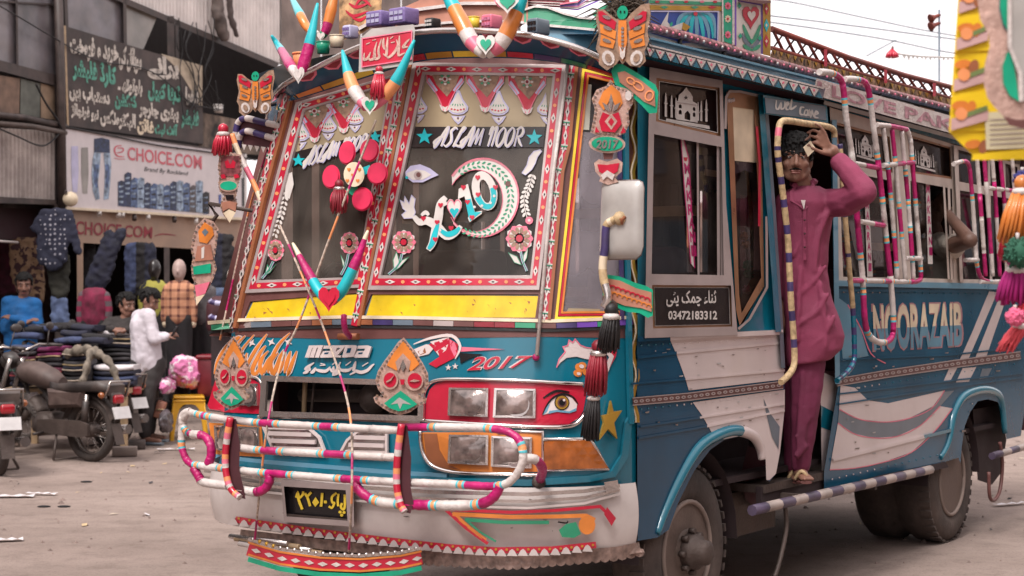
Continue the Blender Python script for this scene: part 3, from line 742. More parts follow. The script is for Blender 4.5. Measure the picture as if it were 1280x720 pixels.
# sticker work on the near windscreen
T3 = lambda *p: Z(500,75,5.76, *p); L3 = lambda *p: Z(460,200,3.273, *p)
m = MB(); m.poly(front, T3((165,105),(1110,110),(1045,480),(110,480)), film, -.003,.001); m.poly(front, T3((110,480),(1045,480),(1032,628),(80,628)), strip_k, -.002,.001); m.obj('sunshade_film', WS, BUS)
def jhalar(x, y, s, k=0):
    """one pendant of the painted fringe: red chevron with a green medallion"""
    KX, KY = 1.9,1.5; E2 = lambda cx, cy, rx, ry, rot=0., n=16: [(x + (a - x) * KX, y + (b - y) * KY) for a, b in ell(cx, cy, rx, ry, rot, n)]
    f = lambda *p: [(x + a * s * KX, y + b * s * KY) for a, b in p]
    m = MB()
    m.poly(front, f((-72,-62),(72,-62),(62,-10),(40,20),(20,75),(10,120),(0,130),(-14,120),(-20,75),(-45,20),(-68,-10)), red, .001,.002,12)
    m.poly(front, f((-54,-56),(56,-56),(40,4),(6,60),(-32,6)), foil_b, .0035,.001,12)
    for i in range(8): a = i * math.pi / 4; m.poly(front, E2(x + 17 * s * math.cos(a), y - 22 * s + 22 * s * math.sin(a), 6 * s, 5 * s, i * 45,7), green_p if i % 2 else ivory, .005,.001)
    m.poly(front, E2(x, y - 22 * s, 10 * s, 13 * s, n=10), ivory, .006,.001); m.poly(front, E2(x, y - 22 * s, 6 * s, 8 * s, n=8), red_d, .0075,.001)
    for sx in (-1,1):
        m.poly(front, f((60 * sx, -30),(70 * sx, -10),(40 * sx, 40),(28 * sx, 30),(44 * sx, 0)), lilac, .004,.001); m.poly(front, E2(x + 52 * s * sx, y - 48 * s, 8 * s, 9 * s, n=8), ivory, .005,.001)
        m.ribbon(front, f((70 * sx, -58),(66 * sx, -12),(42 * sx, 22),(20 * sx, 78),(5 * sx, 126)), 1.1, pink, .005,.001)
    m.poly(front, f((-22,96),(0,110),(22,96),(14,122),(0,132),(-14,122)), ivory, .005,.001)
    return m
def leafdrop(x, y, s, half=0):
    m = MB(); f = lambda *p: [(x + a * s, y + b * s) for a, b in p if not half or a * half >= -2]
    m.poly(front, f((-8,-70),(10,-72),(36,-5),(74,50),(70,76),(40,100),(0,106),(-40,100),(-72,76),(-74,50),(-36,-5)), lilac, .001,.002,12)
    m.poly(front, f((-3,-52),(5,-54),(30,5),(62,52),(58,72),(30,90),(0,94),(-30,90),(-60,72),(-62,52),(-30,5)), ivory, .0035,.001,12)
    for i in range(-2,3):
        if half and i * half < 0: continue
        m.poly(front, ell(x + i * 22 * s, y + (74 - abs(i) * 4) * s, 8 * s, 6 * s, n=7), red, .005,.001); m.poly(front, ell(x + i * 18 * s, y + (38 - abs(i) * 2) * s, 3 * s, 10 * s, i * -14,6), green_p, .005,.001)
    m.poly(front, f((-50,112),(0,118),(54,110),(30,150),(2,176),(-26,150)), lilac, .001,.002,12); m.poly(front, f((-34,122),(0,126),(36,120),(18,146),(2,160),(-18,146)), ivory, .0035,.001,12)
    m.poly(front, ell(x + 2 * s, y + 132 * s, 8 * s, 8 * s, n=7), brown, .005,.001)
    return m
k = 1 / 5.76
for x, y in ((330,175),(618,180),(918,195)): jhalar(500 + x * k, 75 + y * k, k * 1.02).obj('fringe_sticker', WS, BUS)
for x, y in ((420,290),(712,295)): leafdrop(500 + x * k, 75 + y * k, k).obj('leaf_sticker', WS, BUS)
leafdrop(500 + 128 * k, 75 + 290 * k, k * .95,1).obj('leaf_sticker', WS, BUS); leafdrop(500 + 1058 * k, 75 + 300 * k, k * .95,-1).obj('leaf_sticker', WS, BUS)
# the name in slanted script: stroke letters on a unit grid
SCRIPT = {'A': (((-.1,.15),(.1,.0),(.45,.95),(.6,1.0)),((.6,1.0),(.62,.5),(.6,.0)),((.02,.42),(.3,.5),(.62,.42)),((.02,.42),(-.15,.2),(.05,.03))), 'S': (((.62,.9),(.4,1.0),(.15,.8),(.35,.55),(.5,.25),(.25,.0),(-.05,.1)),), 'L': (((.38,.75),(.52,.98),(.34,.97),(.22,.55),(.10,.06),(.02,.02)),((.02,.02),(.25,.06),(.60,.0),(.72,.12))),
          'M': (((-.05,.0),(.2,.95)),((.2,.95),(.35,.1)),((.35,.1),(.65,.95)),((.65,.95),(.75,.05))), 'N': (((.0,.6),(.05,.95),(.2,.9),(.18,.0)),((.2,.8),(.5,1.0),(.55,.6),(.5,.0))), 'O': (((.35,1.0),(.05,.7),(.05,.2),(.3,.0),(.6,.3),(.6,.8),(.35,1.0)),), 'R': (((.1,.0),(.12,.95)),((.0,.85),(.35,1.0),(.62,.8),(.5,.55),(.15,.5)),((.25,.5),(.5,.2),(.75,.0)))}
def script(mb, S, text, quad, w, m_, m2, off=.004):
    tl, tr, br, bl = [Vector(q) for q in quad]; adv = {'M': 1.0, ' ': .35}; tot = sum(adv.get(c, .8) for c in text); x = 0
    for c in text:
        for st in SCRIPT.get(c, ()):
            P = []
            for a, b in st:
                u = (x + a + .12) / tot; p = bl.lerp(br, u).lerp(tl.lerp(tr, u), b); P.append((p.x, p.y))
            stroke(mb, S, [(p[0] + .7, p[1] + .7) for p in P], (w * .7, w * 1.35), m2, off, .0006); stroke(mb, S, P, (w * .5, w * 1.25), m_, off + .0012,.0006)
        x += adv.get(c, .8)
m = MB(); script(m, front, 'ASLAM NOOR', T3((300,488),(900,485),(870,622),(240,622)), 2.2, ivory, lilac); m.obj('name_sticker', WS, BUS)
for x, y in ((178,553),(968,560)): m = MB(); m.poly(front, star(500 + x * k, 75 + y * k, 10.5,.42), turq, .001,.002); m.obj('star_sticker', WS, BUS)
m = MB()   # crescent with a leafy spray
o = [(460 + a / 3.273,200 + b / 3.273) for a, b in ell(468,155,150,162,12,30,-158,128)]; i = [(460 + a / 3.273,200 + b / 3.273) for a, b in ell(440,168,112,128,12,26,-160,138)]
m.poly(front, o + i[::-1], ivory, .001,.002,12); m.ribbon(front, o, 1.0, pink, .004,.001); m.ribbon(front, inset(o, .965), .7, pink, .004,.001); m.ribbon(front, i, .8, pink, .004,.001)
mid = [tuple((Vector(p) + Vector(q)) / 2) for p, q in zip(o[3:-3:1], i)]
for n_, (p, t) in enumerate(m.along(mid, 6.2)):
    for sg in (-1,1): m.poly(front, ell(p.x + sg * 2.6 * -t.y, p.y + sg * 2.6 * t.x, 2.6,1.2, math.degrees(math.atan2(t.y, t.x)) + sg * 35,7), green_p, .004,.001)
m.poly(front, ell(635.5,230,3.5,3.5, n=8), brown, .006,.001); m.obj('crescent_sticker', WS, BUS)
m = MB()   # X, a heart, 10
def fancy(pts, o=0):
    m.poly(front, L3(*pts), ivory, .006 + o, .002,12)
for P_x, w_ in ((((192,232),(215,256),(245,250),(285,272),(325,312),(362,300),(384,272)),(5,11)),(((322,154),(300,182),(292,235),(280,290),(268,340),(250,370)),(6,11)),(((286,178),(305,184),(326,176)),(4,6)),(((222,228),(240,216),(252,228)),(3,5))): stroke(m, front, L3(*P_x), w_, ivory, .006 + .0008 * (P_x[0][0] < 200), .002)
for P_x, w_ in ((((292,262),(280,300),(268,342),(252,366)),(3,7)),(((298,286),(328,306),(360,298),(380,278)),(3,7))): stroke(m, front, L3(*P_x), w_, turq, .0095,.001)
m.poly(front, L3(*[p for p in heart(357,205,62,92)]), ivory, .006,.002); m.poly(front, L3(*[p for p in heart(358,222,40,48)]), turq, .0085,.001); m.ribbon(front, L3(*heart(357,205,56,84)), .9, pink, .009,.001, True)
fancy(((375,120),(412,100),(440,215),(470,210),(468,222),(420,256),(412,240),(420,222),(398,150),(372,162))); m.poly(front, L3((402,165),(424,160),(440,215),(468,215),(422,252),(416,236)), turq, .0085,.001,12)
oo = ell(480,128,50,82,-14,22); ii = ell(482,130,20,50,-14,14)
m.poly(front, L3(*oo), ivory, .006,.002,12, holes=[L3(*ii)]); lo = ell(480,128,46,78,-14,14,-5,165); li = ell(482,130,23,54,-14,14,-5,165)
m.poly(front, L3(*lo) + L3(*li)[::-1], turq, .0085,.001,12)
for x, y in ((232,242),(302,188),(288,258),(345,282),(280,328),(395,115),(412,175),(430,238),(453,75),(455,145),(525,115)): m.poly(front, L3(*heart(x, y, 22,22,10)), red, .010,.001)
for x, y in ((470,190),(505,178),(520,150),(440,195),(300,290)): m.poly(front, L3(*ell(x, y, 6,6,0,6)), ivory, .010,.001)
m.obj('number_sticker', WS, BUS)
m = MB(); m.poly(front, L3((155,48),(175,25),(215,18),(255,35),(290,62),(260,75),(225,92),(185,92),(155,70)), lilac, .001,.002); m.poly(front, L3((160,55),(200,40),(235,45),(262,62),(225,82),(185,82),(165,68)), ivory, .0035,.001)
m.poly(front, L3(*ell(207,64,17,17)), alum, .005,.001); m.poly(front, L3(*ell(210,62,9,10)), brown, .0065,.001); m.poly(front, L3(*ell(161,73,6,6,0,6)), turq, .005,.001); m.obj('eye_sticker', WS, BUS)
def bird(f, nm='dove_sticker'):
    m = MB(); m.poly(front, f, ivory, .001,.002); m.ribbon(front, f, .9, lilac, .003,.001, True); m.obj(nm, WS, BUS)
bird(L3((133,165),(150,175),(152,150),(165,172),(170,180),(180,145),(195,160),(190,195),(196,215),(185,238),(150,240),(140,225),(158,210),(145,200)))
bird(T3((930,700),(965,660),(1010,648),(1020,660),(990,700),(975,745),(950,790),(905,830),(880,815),(915,760)), 'bird_sticker')
m = MB(); sp = L3((675,60),(660,110),(640,150),(640,190),(652,240)); stroke(m, front, sp, 1, ivory, .001,.001)
for p, t in m.along([(q[0], q[1]) for q in sp], 5.5):
    for sg in (-1,1): m.poly(front, ell(p.x + sg * 3 * -t.y, p.y + sg * 3 * t.x, 3.2,1.7, math.degrees(math.atan2(t.y, t.x)) + sg * 40,7), ivory, .002,.001)
m.poly(front, L3(*ell(660,248,16,16,0,9)), pink, .002,.001); m.poly(front, L3(*ell(660,248,6,6,0,6)), ivory, .0035,.001); m.obj('leaf_spray_sticker', WS, BUS)
def flower(x, y, rx, ry, stem, leaves, par):
    m = MB()
    for i in range(12): a = i * 30; m.poly(front, ell(x + rx * .72 * math.cos(R(a)), y + ry * .72 * math.sin(R(a)), rx * .36, ry * .26, a, 8), ivory if i % 2 else pink, .001,.0015)
    for i in range(12): a = i * 30 + 15; m.poly(front, ell(x + rx * .62 * math.cos(R(a)), y + ry * .62 * math.sin(R(a)), rx * .26, ry * .14, a, 7), foil_b, .003,.001)
    m.poly(front, ell(x, y, rx * .95, ry * .95, n=20), pink, .0025,.0004, holes=[ell(x, y, rx * .84, ry * .84, n=20)])
    m.poly(front, ell(x, y, rx * .27, ry * .27, n=10), red, .0045,.001); stroke(m, front, stem, 3, lilac, .001,.001); stroke(m, front, stem, 1.2, green_p, .0025,.001)
    for l in leaves: m.poly(front, l, ivory, .0005,.001); m.ribbon(front, l, .7, green_p, .002,.001, True)
    m.obj('flower_sticker', par, BUS)
flower(460 + 148 / 3.273,200 + 337 / 3.273,14,14.5, L3((140,385),(125,430),(85,468)),(L3((118,375),(130,420),(108,450),(104,410)), L3((168,398),(130,440),(112,452),(140,410))), WS)
flower(460 + 620 / 3.273,200 + 322 / 3.273,16,17, L3((625,375),(632,410),(650,455)),(L3((575,380),(610,395),(628,430),(600,420)), L3((655,360),(650,400),(634,430),(636,390))), WS)
# far windscreen
A4 = lambda *p: Z(360,100,5.54, *p); A2 = lambda *p: Z(260,200,3.273, *p); k2 = 1 / 5.54
m = MB(); m.poly(front, A4((120,210),(400,105),(640,40),(690,60),(650,345),(40,500),(60,440)), film, -.003,.001); m.poly(front, A4((40,500),(650,345),(640,400),(20,605)), strip_k, -.002,.001); m.obj('sunshade_film', WL, BUS)
for x, y in ((190,250),(390,185)): jhalar(360 + x * k2,100 + y * k2, k2 * .95).obj('fringe_sticker', WL, BUS)
for x, y in ((280,280),(465,225)): leafdrop(360 + x * k2,100 + y * k2, k2 * .8).obj('leaf_sticker', WL, BUS)
leafdrop(360 + 85 * k2,100 + 330 * k2, k2 * .9,1).obj('leaf_sticker', WL, BUS)
m = MB(); script(m, front, 'ASLAM NOOR', A4((160,470),(560,370),(535,470),(105,602)), 2.0, ivory, lilac); m.obj('name_sticker', WL, BUS)
for x, y in ((74,558),(605,395)): m = MB(); m.poly(front, star(360 + x * k2,100 + y * k2,8.5,.42), turq, .001,.002); m.obj('star_sticker', WL, BUS)
flower(260 + 278 / 3.273,200 + 370 / 3.273,10,14, A2((268,415),(250,450),(222,485)),(A2((245,430),(255,450),(235,470)), A2((280,425),(255,460),(240,470))), WL)
flower(260 + 580 / 3.273,200 + 340 / 3.273,11,14, A2((575,385),(565,430),(545,470)),(A2((545,390),(560,420),(555,440)),), WL)
m = MB(); sp = A2((320,90),(315,170),(300,230),(270,320))
for p, t in m.along(sp, 6):
    for sg in (-1,1): m.poly(front, ell(p.x + sg * 2.4 * -t.y, p.y + sg * 2.4 * t.x, 2.8,1.5, math.degrees(math.atan2(t.y, t.x)) + sg * 40,7), ivory, .002,.001)
m.poly(front, A2((325,60),(345,50),(352,100),(335,160),(315,150)), ivory, .002,.001); m.obj('leaf_spray_sticker', WL, BUS)
# lower glass strips with yellow film
for q, y in (([(464,366),(674,366),(670,398),(452,398)], L3((18,550),(698,556),(690,645),(-10,640))),([(313,375),(452,363),(445,396),(304,401)], A2((182,582),(450,558),(622,548),(600,635),(150,650)))):
    m = MB(); m.poly(front, q, greyblue, -.008,.001,12); lo_ = m.obj('lower_pane', B, BUS); m = MB(); m.poly(front, y, yellow, -.004,.001,12)
    for _i in range(14):
        a = random.random(); b = random.random(); p = (y[0][0] + (y[1][0] - y[0][0]) * a, y[0][1] + 4 + 18 * b)
        m.poly(front, [(p[0], p[1]),(p[0] + random.uniform(1,4), p[1] + 1),(p[0] + random.uniform(0,5), p[1] + random.uniform(2,6))], brown_o, -.0028,.0004,50)
    m.obj('yellow_film', lo_, BUS)
# diamond-taped pillars
def pillar(nm, path, w, edge, ew, rod=None):
    m = MB(); m.ribbon(front, path, w, red, .004,.010); m.ribbon(front, [(x + w * .5 + ew * .5, y) for x, y in path], ew, edge, .004,.014)
    m.diamonds(front, path, 15,17, w * .62, wtape, blackg, .0155)
    for i, (p, t) in enumerate(m.along(path, 30)):
        n_ = Vector((-t.y, t.x)); 
        for d, c in ((-3.2, wtape),(-1.4, green_p),(1.4, wtape)): q = p + t * (d + 7.5); m.ribbon(front, [q - n_ * w * .5, q + n_ * w * .5], 1.5, c, .0165,.001)
    o = m.obj(nm, B, BUS)
pillar('windscreen_pillar', [(715,74),(705,183),(697,215),(680,400)], 8, brown_o, 4)
pillar('windscreen_pillar', [(510,80),(484,215),(445,408)], 8, brown_o, 3.5)
pillar('windscreen_pillar', [(362,118),(327,250),(291,410)], 8, brown_o, 3.5)
m = MB(); m.tube([front(711,66,.03), front(690,230,.03), front(671,445,.03)], .0085, wtape, 6); m.ball(front(670,447,.02), .016, magenta, 8); m.obj('white_rod', B, BUS)
# band of coloured tape between glass and nose
m = MB(); base = [(262,410),(300,407),(360,405),(430,403),(520,404),(600,406),(690,408),(760,405),(797,402)]
m.ribbon(front, [(x, y - 6) for x, y in base], 4, cream, .004,.010)
cs = [green_p, alum, greyblue, brown, brown, brown_o, greyblue, brown_o, navy_t, greyblue, brown, alum, brown, red_d, red_d, green_p, brown, navy_t, violet, green_p, violet]
xs = lin(266,796, len(cs))
fy = lambda x: [b[1] + (a[1] - b[1]) * (x - b[0]) / (a[0] - b[0]) for b, a in zip(base, base[1:]) if b[0] <= x <= a[0]][0]
for c, a, b in zip(cs, xs, xs[1:]): m.ribbon(front, [(a, fy(a)),(b - .6, fy(b - .6))], 6.5, c, .004,.008)
m.ribbon(front, [(x, y + 5.5) for x, y in base], 3.5, black, .002,.006)
m.obj('taped_band', B, BUS)
# ================================================================== NEAR SIDE OF THE BUS
q3 = lambda *p: Z(760,440,2.571, *p); q6 = lambda *p: Z(1020,460,2.769, *p); q5 = lambda *p: Z(1020,280,3.273, *p)
FARCH = [(958,600),(957,575),(951,558),(940,548),(925,545),(905,550),(888,562),(868,588),(848,628),(836,662)]
FP = [(796,423),(978,414),(980,470),(981,510),(975,565),(970,592),(962,602)] + FARCH + [(822,672),(797,676)]
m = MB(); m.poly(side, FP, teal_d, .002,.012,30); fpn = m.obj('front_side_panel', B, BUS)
m = MB(); m.poly(side, [(836,421),(978,414),(980,468),(981,474),(861,488),(857,474),(846,444)], white, .015,.0015,30)
m.poly(side, [(866,503),(981,487),(981,510),(975,565),(970,592),(962,600),(958,600),(957,575),(951,558),(940,548),(925,545),(905,549),(891,543),(878,520)], white, .015,.0015,30)
m.poly(side, q3((500,150),(520,195),(552,240),(548,312),(528,275),(508,195)), greyblue, .0175,.001,30)
m.obj('white_livery', fpn, BUS)
def ridge(mb, pts, w, c, o=.014, th=.012): mb.ribbon(side, pts, w, c, o, th)
m = MB()
for a, b, c_, w in ((q3((75,102),(245,88))[0], (857,474),(981,463), 4),(q3((105,240),(300,212))[0], (875,522),(981,505), 4),(q3((100,277),(320,240))[0], (884,533),(981,513), 4),((797,447),(846,441),(979,428), 5)):
    ridge(m, [a, b], w - 1.5, teal_d, .014,.008); ridge(m, [b, c_], w - 1.5, white, .014,.008)
ridge(m, [(797,424),(838,422)], 6, teal_d, .014,.02); ridge(m, [(838,422),(979,415)], 6, white, .014,.02)
m.obj('pressed_ridges', fpn, BUS)
FL_o = q3((170,585),(195,510),(245,400),(300,310),(360,268),(420,252),(475,268),(500,305),(506,345)); 
m = MB(); pts = smooth_path([side(x, y, .03) for x, y in FL_o], 4)
def flare(path, col2=None, k=.55, r=.05):
    mb = MB(); n = len(path); mb.tube(path, [r * (.6 + .4 * math.sin(math.pi * i / (n - 1))) for i in range(n)], [teal_l if i < n * k or col2 is None else col2 for i in range(n - 1)], 8); mb.v = [Vector((p.x, .02 + (p.y) * 1.0, p.z)) for p in mb.v]; return mb
flare(pts, white, .62,.030).obj('wheel_arch', B, BUS)
m = MB(); m.poly(side, q3((500,345),(528,395),(532,480),(520,500),(470,498),(440,470),(430,380),(450,300),(490,320)), dark_m, -.16,.02,30); m.obj('mud_flap', B, BUS)
# belt of dark strip with a gold chain
def chainbelt(pts, w, nm='chain_belt'):
    m = MB(); m.ribbon(side, pts, w, brown, .016,.006)
    for p, t in m.along(pts, 7.5): m.poly(side, ell(p.x, p.y, 2.9,2.1, math.degrees(math.atan2(t.y, t.x)), 8), alum, .022,.003,50, holes=[ell(p.x, p.y, 1.2,.8, math.degrees(math.atan2(t.y, t.x)), 6)])
    m.ribbon(side, [(x, y - w / 2) for x, y in pts], 1.2, alum, .021,.003); m.ribbon(side, [(x, y + w / 2) for x, y in pts], 1.2, alum, .021,.003)
    m.obj(nm, B, BUS)
chainbelt([(791,502),(860,496),(979,481)], 9)
# rear side panel
RARCH = q6((500,330),(505,270),(515,200),(535,150),(560,115),(595,108),(630,118),(648,160),(658,235))
RP_ = [(1048,350),(1282,355),(1284,490),(1276,545),(1258,549)] + RARCH[::-1] + [(1198,572),(1182,577)] + [(1100,594),(1030,613),(1030,590),(1048,480)]
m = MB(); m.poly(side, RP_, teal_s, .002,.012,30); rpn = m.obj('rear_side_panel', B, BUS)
m = MB()
m.poly(side, q6((85,60),(135,68),(180,112),(250,122),(400,88),(445,78),(400,140),(320,175),(240,187),(150,177),(80,142)), white, .015,.001,30)
m.poly(side, q6((80,142),(150,177),(240,187),(320,175),(410,130),(445,82),(478,78),(430,132),(360,200),(280,237),(200,242),(130,227),(76,190)), greyblue, .015,.001,30)
m.poly(side, q6((76,190),(130,227),(200,242),(280,237),(360,200),(430,132),(472,140),(410,220),(330,292),(230,327),(130,347),(48,352),(56,300)), white, .015,.001,30)
for pts in (((80,142),(150,177),(240,187),(320,175),(400,140),(445,78)),((76,190),(130,227),(200,242),(280,237),(360,200),(430,132)),((48,352),(130,347),(230,327),(330,292),(410,220),(472,140))): stroke(m, side, q6(*pts), 1.2, pink, .0165,.0008)
m.poly(side, q5((708,275),(742,280),(622,556),(588,556),(640,440)), white, .015,.001,30); m.poly(side, q5((755,285),(785,285),(695,548),(650,552)), white, .015,.001,30)
m.poly(side, q5((545,590),(578,588),(548,645),(520,648)), white, .015,.001,30); m.poly(side, q5((600,590),(656,585),(625,645),(572,648)), white, .015,.001,30); m.poly(side, q5((680,592),(720,590),(700,630),(668,634)), greyblue, .015,.001,30)
m.poly(side, q5((90,300),(130,330),(180,420),(215,540),(110,560)), blue_l, .015,.0008,30); stroke(m, side, q5((130,330),(185,430),(225,530),(285,570)), 1.4, pink, .0165,.0008)
m.obj('white_livery', rpn, BUS)
m = MB()
for pts, w in ((q5((95,270),(700,275)), 5),(q5((100,555),(560,535),(830,505)), 3),(q6((80,90),(500,40),(715,18)), 3),(q6((80,125),(480,65),(715,32)), 3)): ridge(m, pts, w - 1, teal_s, .014,.008)
ridge(m, q6((60,318),(375,238)), 4, white); ridge(m, q6((375,238),(470,215)), 4, teal)
ridge(m, [(1048,354),(1285,359)], 7, blue_l, .014,.025)
m.obj('pressed_ridges', rpn, BUS)
chainbelt([(1046,478),(1110,467),(1200,454),(1276,444)], 9)
m = MB(); NQ = q5((232,330),(596,322),(598,498),(238,520))
write(m, side, 'NOORAZAIB', [(NQ[0][0] - 2, NQ[0][1] - 2),(NQ[1][0] + 2, NQ[1][1] - 2),(NQ[2][0] + 2, NQ[2][1] + 2),(NQ[3][0] - 2, NQ[3][1] + 2)], mat('faded_pink_outline', (.42,.20,.22), .5), .015,.0008,.058)
write_split(m, side, 'NOORAZAIB', NQ, cream, blue_l, .48,.0175,.035); m.obj('name_lettering', rpn, BUS)
pts = smooth_path([side(x, y, .03) for x, y in q6((440,312),(468,255),(485,160),(520,98),(585,75),(635,88),(654,130),(664,225))], 4)
flare(pts, None, 1,.030).obj('wheel_arch', B, BUS)
m = MB(); m.poly(side, [(1030,613),(1100,594),(1182,577),(1186,584),(1100,604),(1030,624)], dark, .0,.02,40); m.obj('sill', B, BUS)
# striped pipe step along the sill
def striped(p0, p1, r, n, c1, c2, nm, parent=B):
    m = MB(); P = [p0.lerp(p1, i / n) for i in range(n + 1)]; m.tube(P, r, [c1 if i % 2 else c2 for i in range(n)], 8); return m.obj(nm, parent, BUS)
PY = BUS.pY(-.10)
striped(PY(940,638), PY(1163,587), .026,16, dull_w, dull_v, 'striped_step_pipe')
striped(PY(1240,570), PY(1300,553), .024,6, dull_w, dull_v, 'striped_step_pipe')
m = MB()
for x, y in ((1001,624),(1095,606)): m = MB(); m.box(PY(x, y + 5) + Vector((0,.06,.02)),(.03,.12,.05), steel); m.obj('step_bracket', B, BUS)
for pts, nm in (([(1250,553),(1253,580),(1250,612),(1243,625),(1237,620),(1236,590)], 'hanging_cable'),([(981,630),(983,660),(975,700),(968,722)], 'hanging_strap')):
    m = MB(); m.tube(smooth_path([PY(x, y) for x, y in pts], 5), .012, brown if nm != 'hanging_strap' else steel, 6); m.obj(nm, B, BUS)
# ---- wheels
def wheel(cx_, r, w, hub_out, y0=.03, dual=False):
    ax = Vector((0,-1,0)); m = MB(); c = Vector((cx_, y0 + w, r))
    if not dual: prof = [(.20,0),(r * .82,0),(r * .95,.02),(r, .05),(r, w - .05),(r * .97, w - .02),(r * .88, w),(r * .72, w + .006),(r * .58, w - .01),(r * .56, w - .06)]
    else: prof = [(.2,-.30),(r * .9,-.30),(r, -.26),(r, -.1),(r * .93,-.07),(r * .93,-.02),(r, .02),(r, w - .05),(r * .97, w - .02),(r * .88, w),(r * .72, w + .006),(r * .58, w - .01),(r * .56, w - .1)]
    m.lathe(prof, c, ax, rubber, 40); o = m.obj('wheel', B, BUS)
    m = MB()   # tread lugs
    for i in range(40):
        a = 2 * math.pi * i / 40; m.box(c + Vector((r * math.cos(a), -(w - .045), r * math.sin(a))),(.014,.07,.035), rubber, Matrix.Rotation(-a, 3, 'Y'))
    m.obj('tread', o, BUS)
    m = MB(); d = -.05 if hub_out else .13
    m.lathe([(r * .57, w - .012),(r * .545, w - .02),(r * .50, w - .05),(r * .47, w - d - .10 if not hub_out else w - .10),(r * .30, w - d - .06 if not hub_out else w - .03),(r * .22, w - d - .05 if not hub_out else w - .0),(.0, w - d - .05 if not hub_out else w + .0)], c, ax, rim_m, 32)
    for i in range(6):
        a = 2 * math.pi * i / 6; hd = (w - .06) if hub_out else (w - d - .075); m.ball(c + Vector((r * .38 * math.cos(a), -hd, r * .38 * math.sin(a))),(.028,.01,.028), black, 8)
    m.obj('rim', o, BUS)
    m = MB()
    if hub_out: m.lathe([(.085, w - .02),(.08, w + .05),(.06, w + .06),(.055, w + .10),(.03, w + .11),(0, w + .11)], c, ax, steel, 16)
    else: m.lathe([(.07, w - .2),(.065, w - .12),(.04, w - .11),(0, w - .11)], c, ax, steel, 16)
    for i in range(8):
        a = 2 * math.pi * i / 8; rr = r * .24; h = w + .005 if hub_out else w - d - .06; m.tube([c + Vector((rr * math.cos(a), -h, rr * math.sin(a))), c + Vector((rr * math.cos(a), -h - .03, rr * math.sin(a)))], .014, steel, 6)
    m.obj('hub', o, BUS)
wheel(.527,.39,.20, True); wheel(4.01,.39,.21, False, .03, True)
# far-side wheels, chassis and wheel wells
for x in (.527,4.01):
    m = MB(); m.lathe([(.0,0),(.36,0),(.39,.04),(.39,.2),(.36,.24),(0,.24)], Vector((x, 2.14,.39)),(0,-1,0), rubber, 28); m.obj('wheel', B, BUS)
m = MB(); m.box((2.6,1.1,.60),(5.0,1.7,.10), black); m.box((2.6,.7,.50),(5.0,.12,.18), steel); m.box((2.6,1.5,.50),(5.0,.12,.18), steel)
m.tube([(.527,.3,.39),(.527,2.0,.39)], .07, steel); m.tube([(4.01,.4,.39),(4.01,2.0,.39)], .09, steel); m.ball((4.01,1.1,.4), .2, steel, 12)
for x, r in ((.527,.47),(4.01,.47)):
    w_ = [Vector((x + r * math.cos(R(a)), 0,.39 + r * math.sin(R(a)))) for a in range(0,181,15)]
    m.rings([[p + Vector((0,.02,0)) for p in w_], [p + Vector((0,.62,0)) for p in w_]], dark, closed=False)
    m.box((x, .62,.62),(.95,.02,.6), dark)
m.box((1.55,.35,.45),(.5,.3,.22), steel); m.obj('chassis', B, BUS)
m = MB(); m.box((2.4,1.1,.665),(5.0,2.1,.03), dark); m.obj('floor', B, BUS)

# rivets, seams and chipped paint on the near side
m = MB(); random.seed(21)
for pts, st in (([(797,432),(978,422)], 9),([(797,512),(980,492)], 9),([(1050,488),(1276,454)], 9),([(1050,365),(1280,368)], 9),([(1036,600),(1180,567)], 9)):
    for p, t in m.along(pts, st): m.ball(side(p.x, p.y, .016), .0045, teal_l if p.x < 840 or p.x > 1100 else white, 5)
m.obj('rivets', B, BUS, kind='stuff')
m = MB(); chip = mat('bare_primer', (.24,.19,.165), .7, var=.4); scuff = mat('pale_scuff', (.42,.40,.39), .6)
for i in range(70):
    x = random.uniform(800,975) if i % 2 else random.uniform(1055,1270); y = random.uniform(430,590 if x > 1000 else 535)
    if inpoly((x, y), FARCH + [(830,720),(970,720)]) : continue
    l = random.uniform(1,6); h = random.uniform(.4,1.6); q = [(x, y),(x + l, y - l * .12 + random.uniform(-.6,.6)),(x + l * .9, y + h),(x + l * .2, y + h * random.uniform(.6,1.5))]
    if inpoly((x, y), FP) or inpoly((x, y), RP_): m.poly(side, q, (chip, scuff)[i % 3 == 0], .0195,.0004,99)
for i in range(26):
    x = random.uniform(300,760); y = random.uniform(622,668); l = random.uniform(1,7); m.poly(frontoff(.072), [(x, y),(x + l, y + random.uniform(-.5,1)),(x + l * .7, y + random.uniform(.8,2.4)),(x + .3, y + 1)], chip, .0,.0004,99)
m.obj('paint_chips', B, BUS, kind='stuff')
m = MB(); m.poly(BUS.pY(.12), [(1216,512),(1252,505),(1258,550),(1252,590),(1240,606),(1222,600)], dark, 0,.02,60); m.obj('mud_flap', B, BUS)
for x_, r_ in ((.527,.222),(4.01,.222)):
    m = MB(); m.tube([Vector((x_ + r_ * math.cos(R(a)),(.036 if x_ < 1 else .036), .39 + r_ * math.sin(R(a)))) for a in range(0,360,10)], .012, mat('dusty_rim_lip', (.24,.185,.16), .7, dirt=.4), 6, closed=True); m.obj('rim_lip', B, BUS)
# ================================================================== NEAR SIDE, WINDOWS AND DOOR
c8 = lambda *p: Z(680,60,3.271, *p); c9 = lambda *p: Z(680,240,3.271, *p); d5 = lambda *p: Z(1040,90,5.14, *p); d6 = lambda *p: Z(1040,220,5.14, *p)
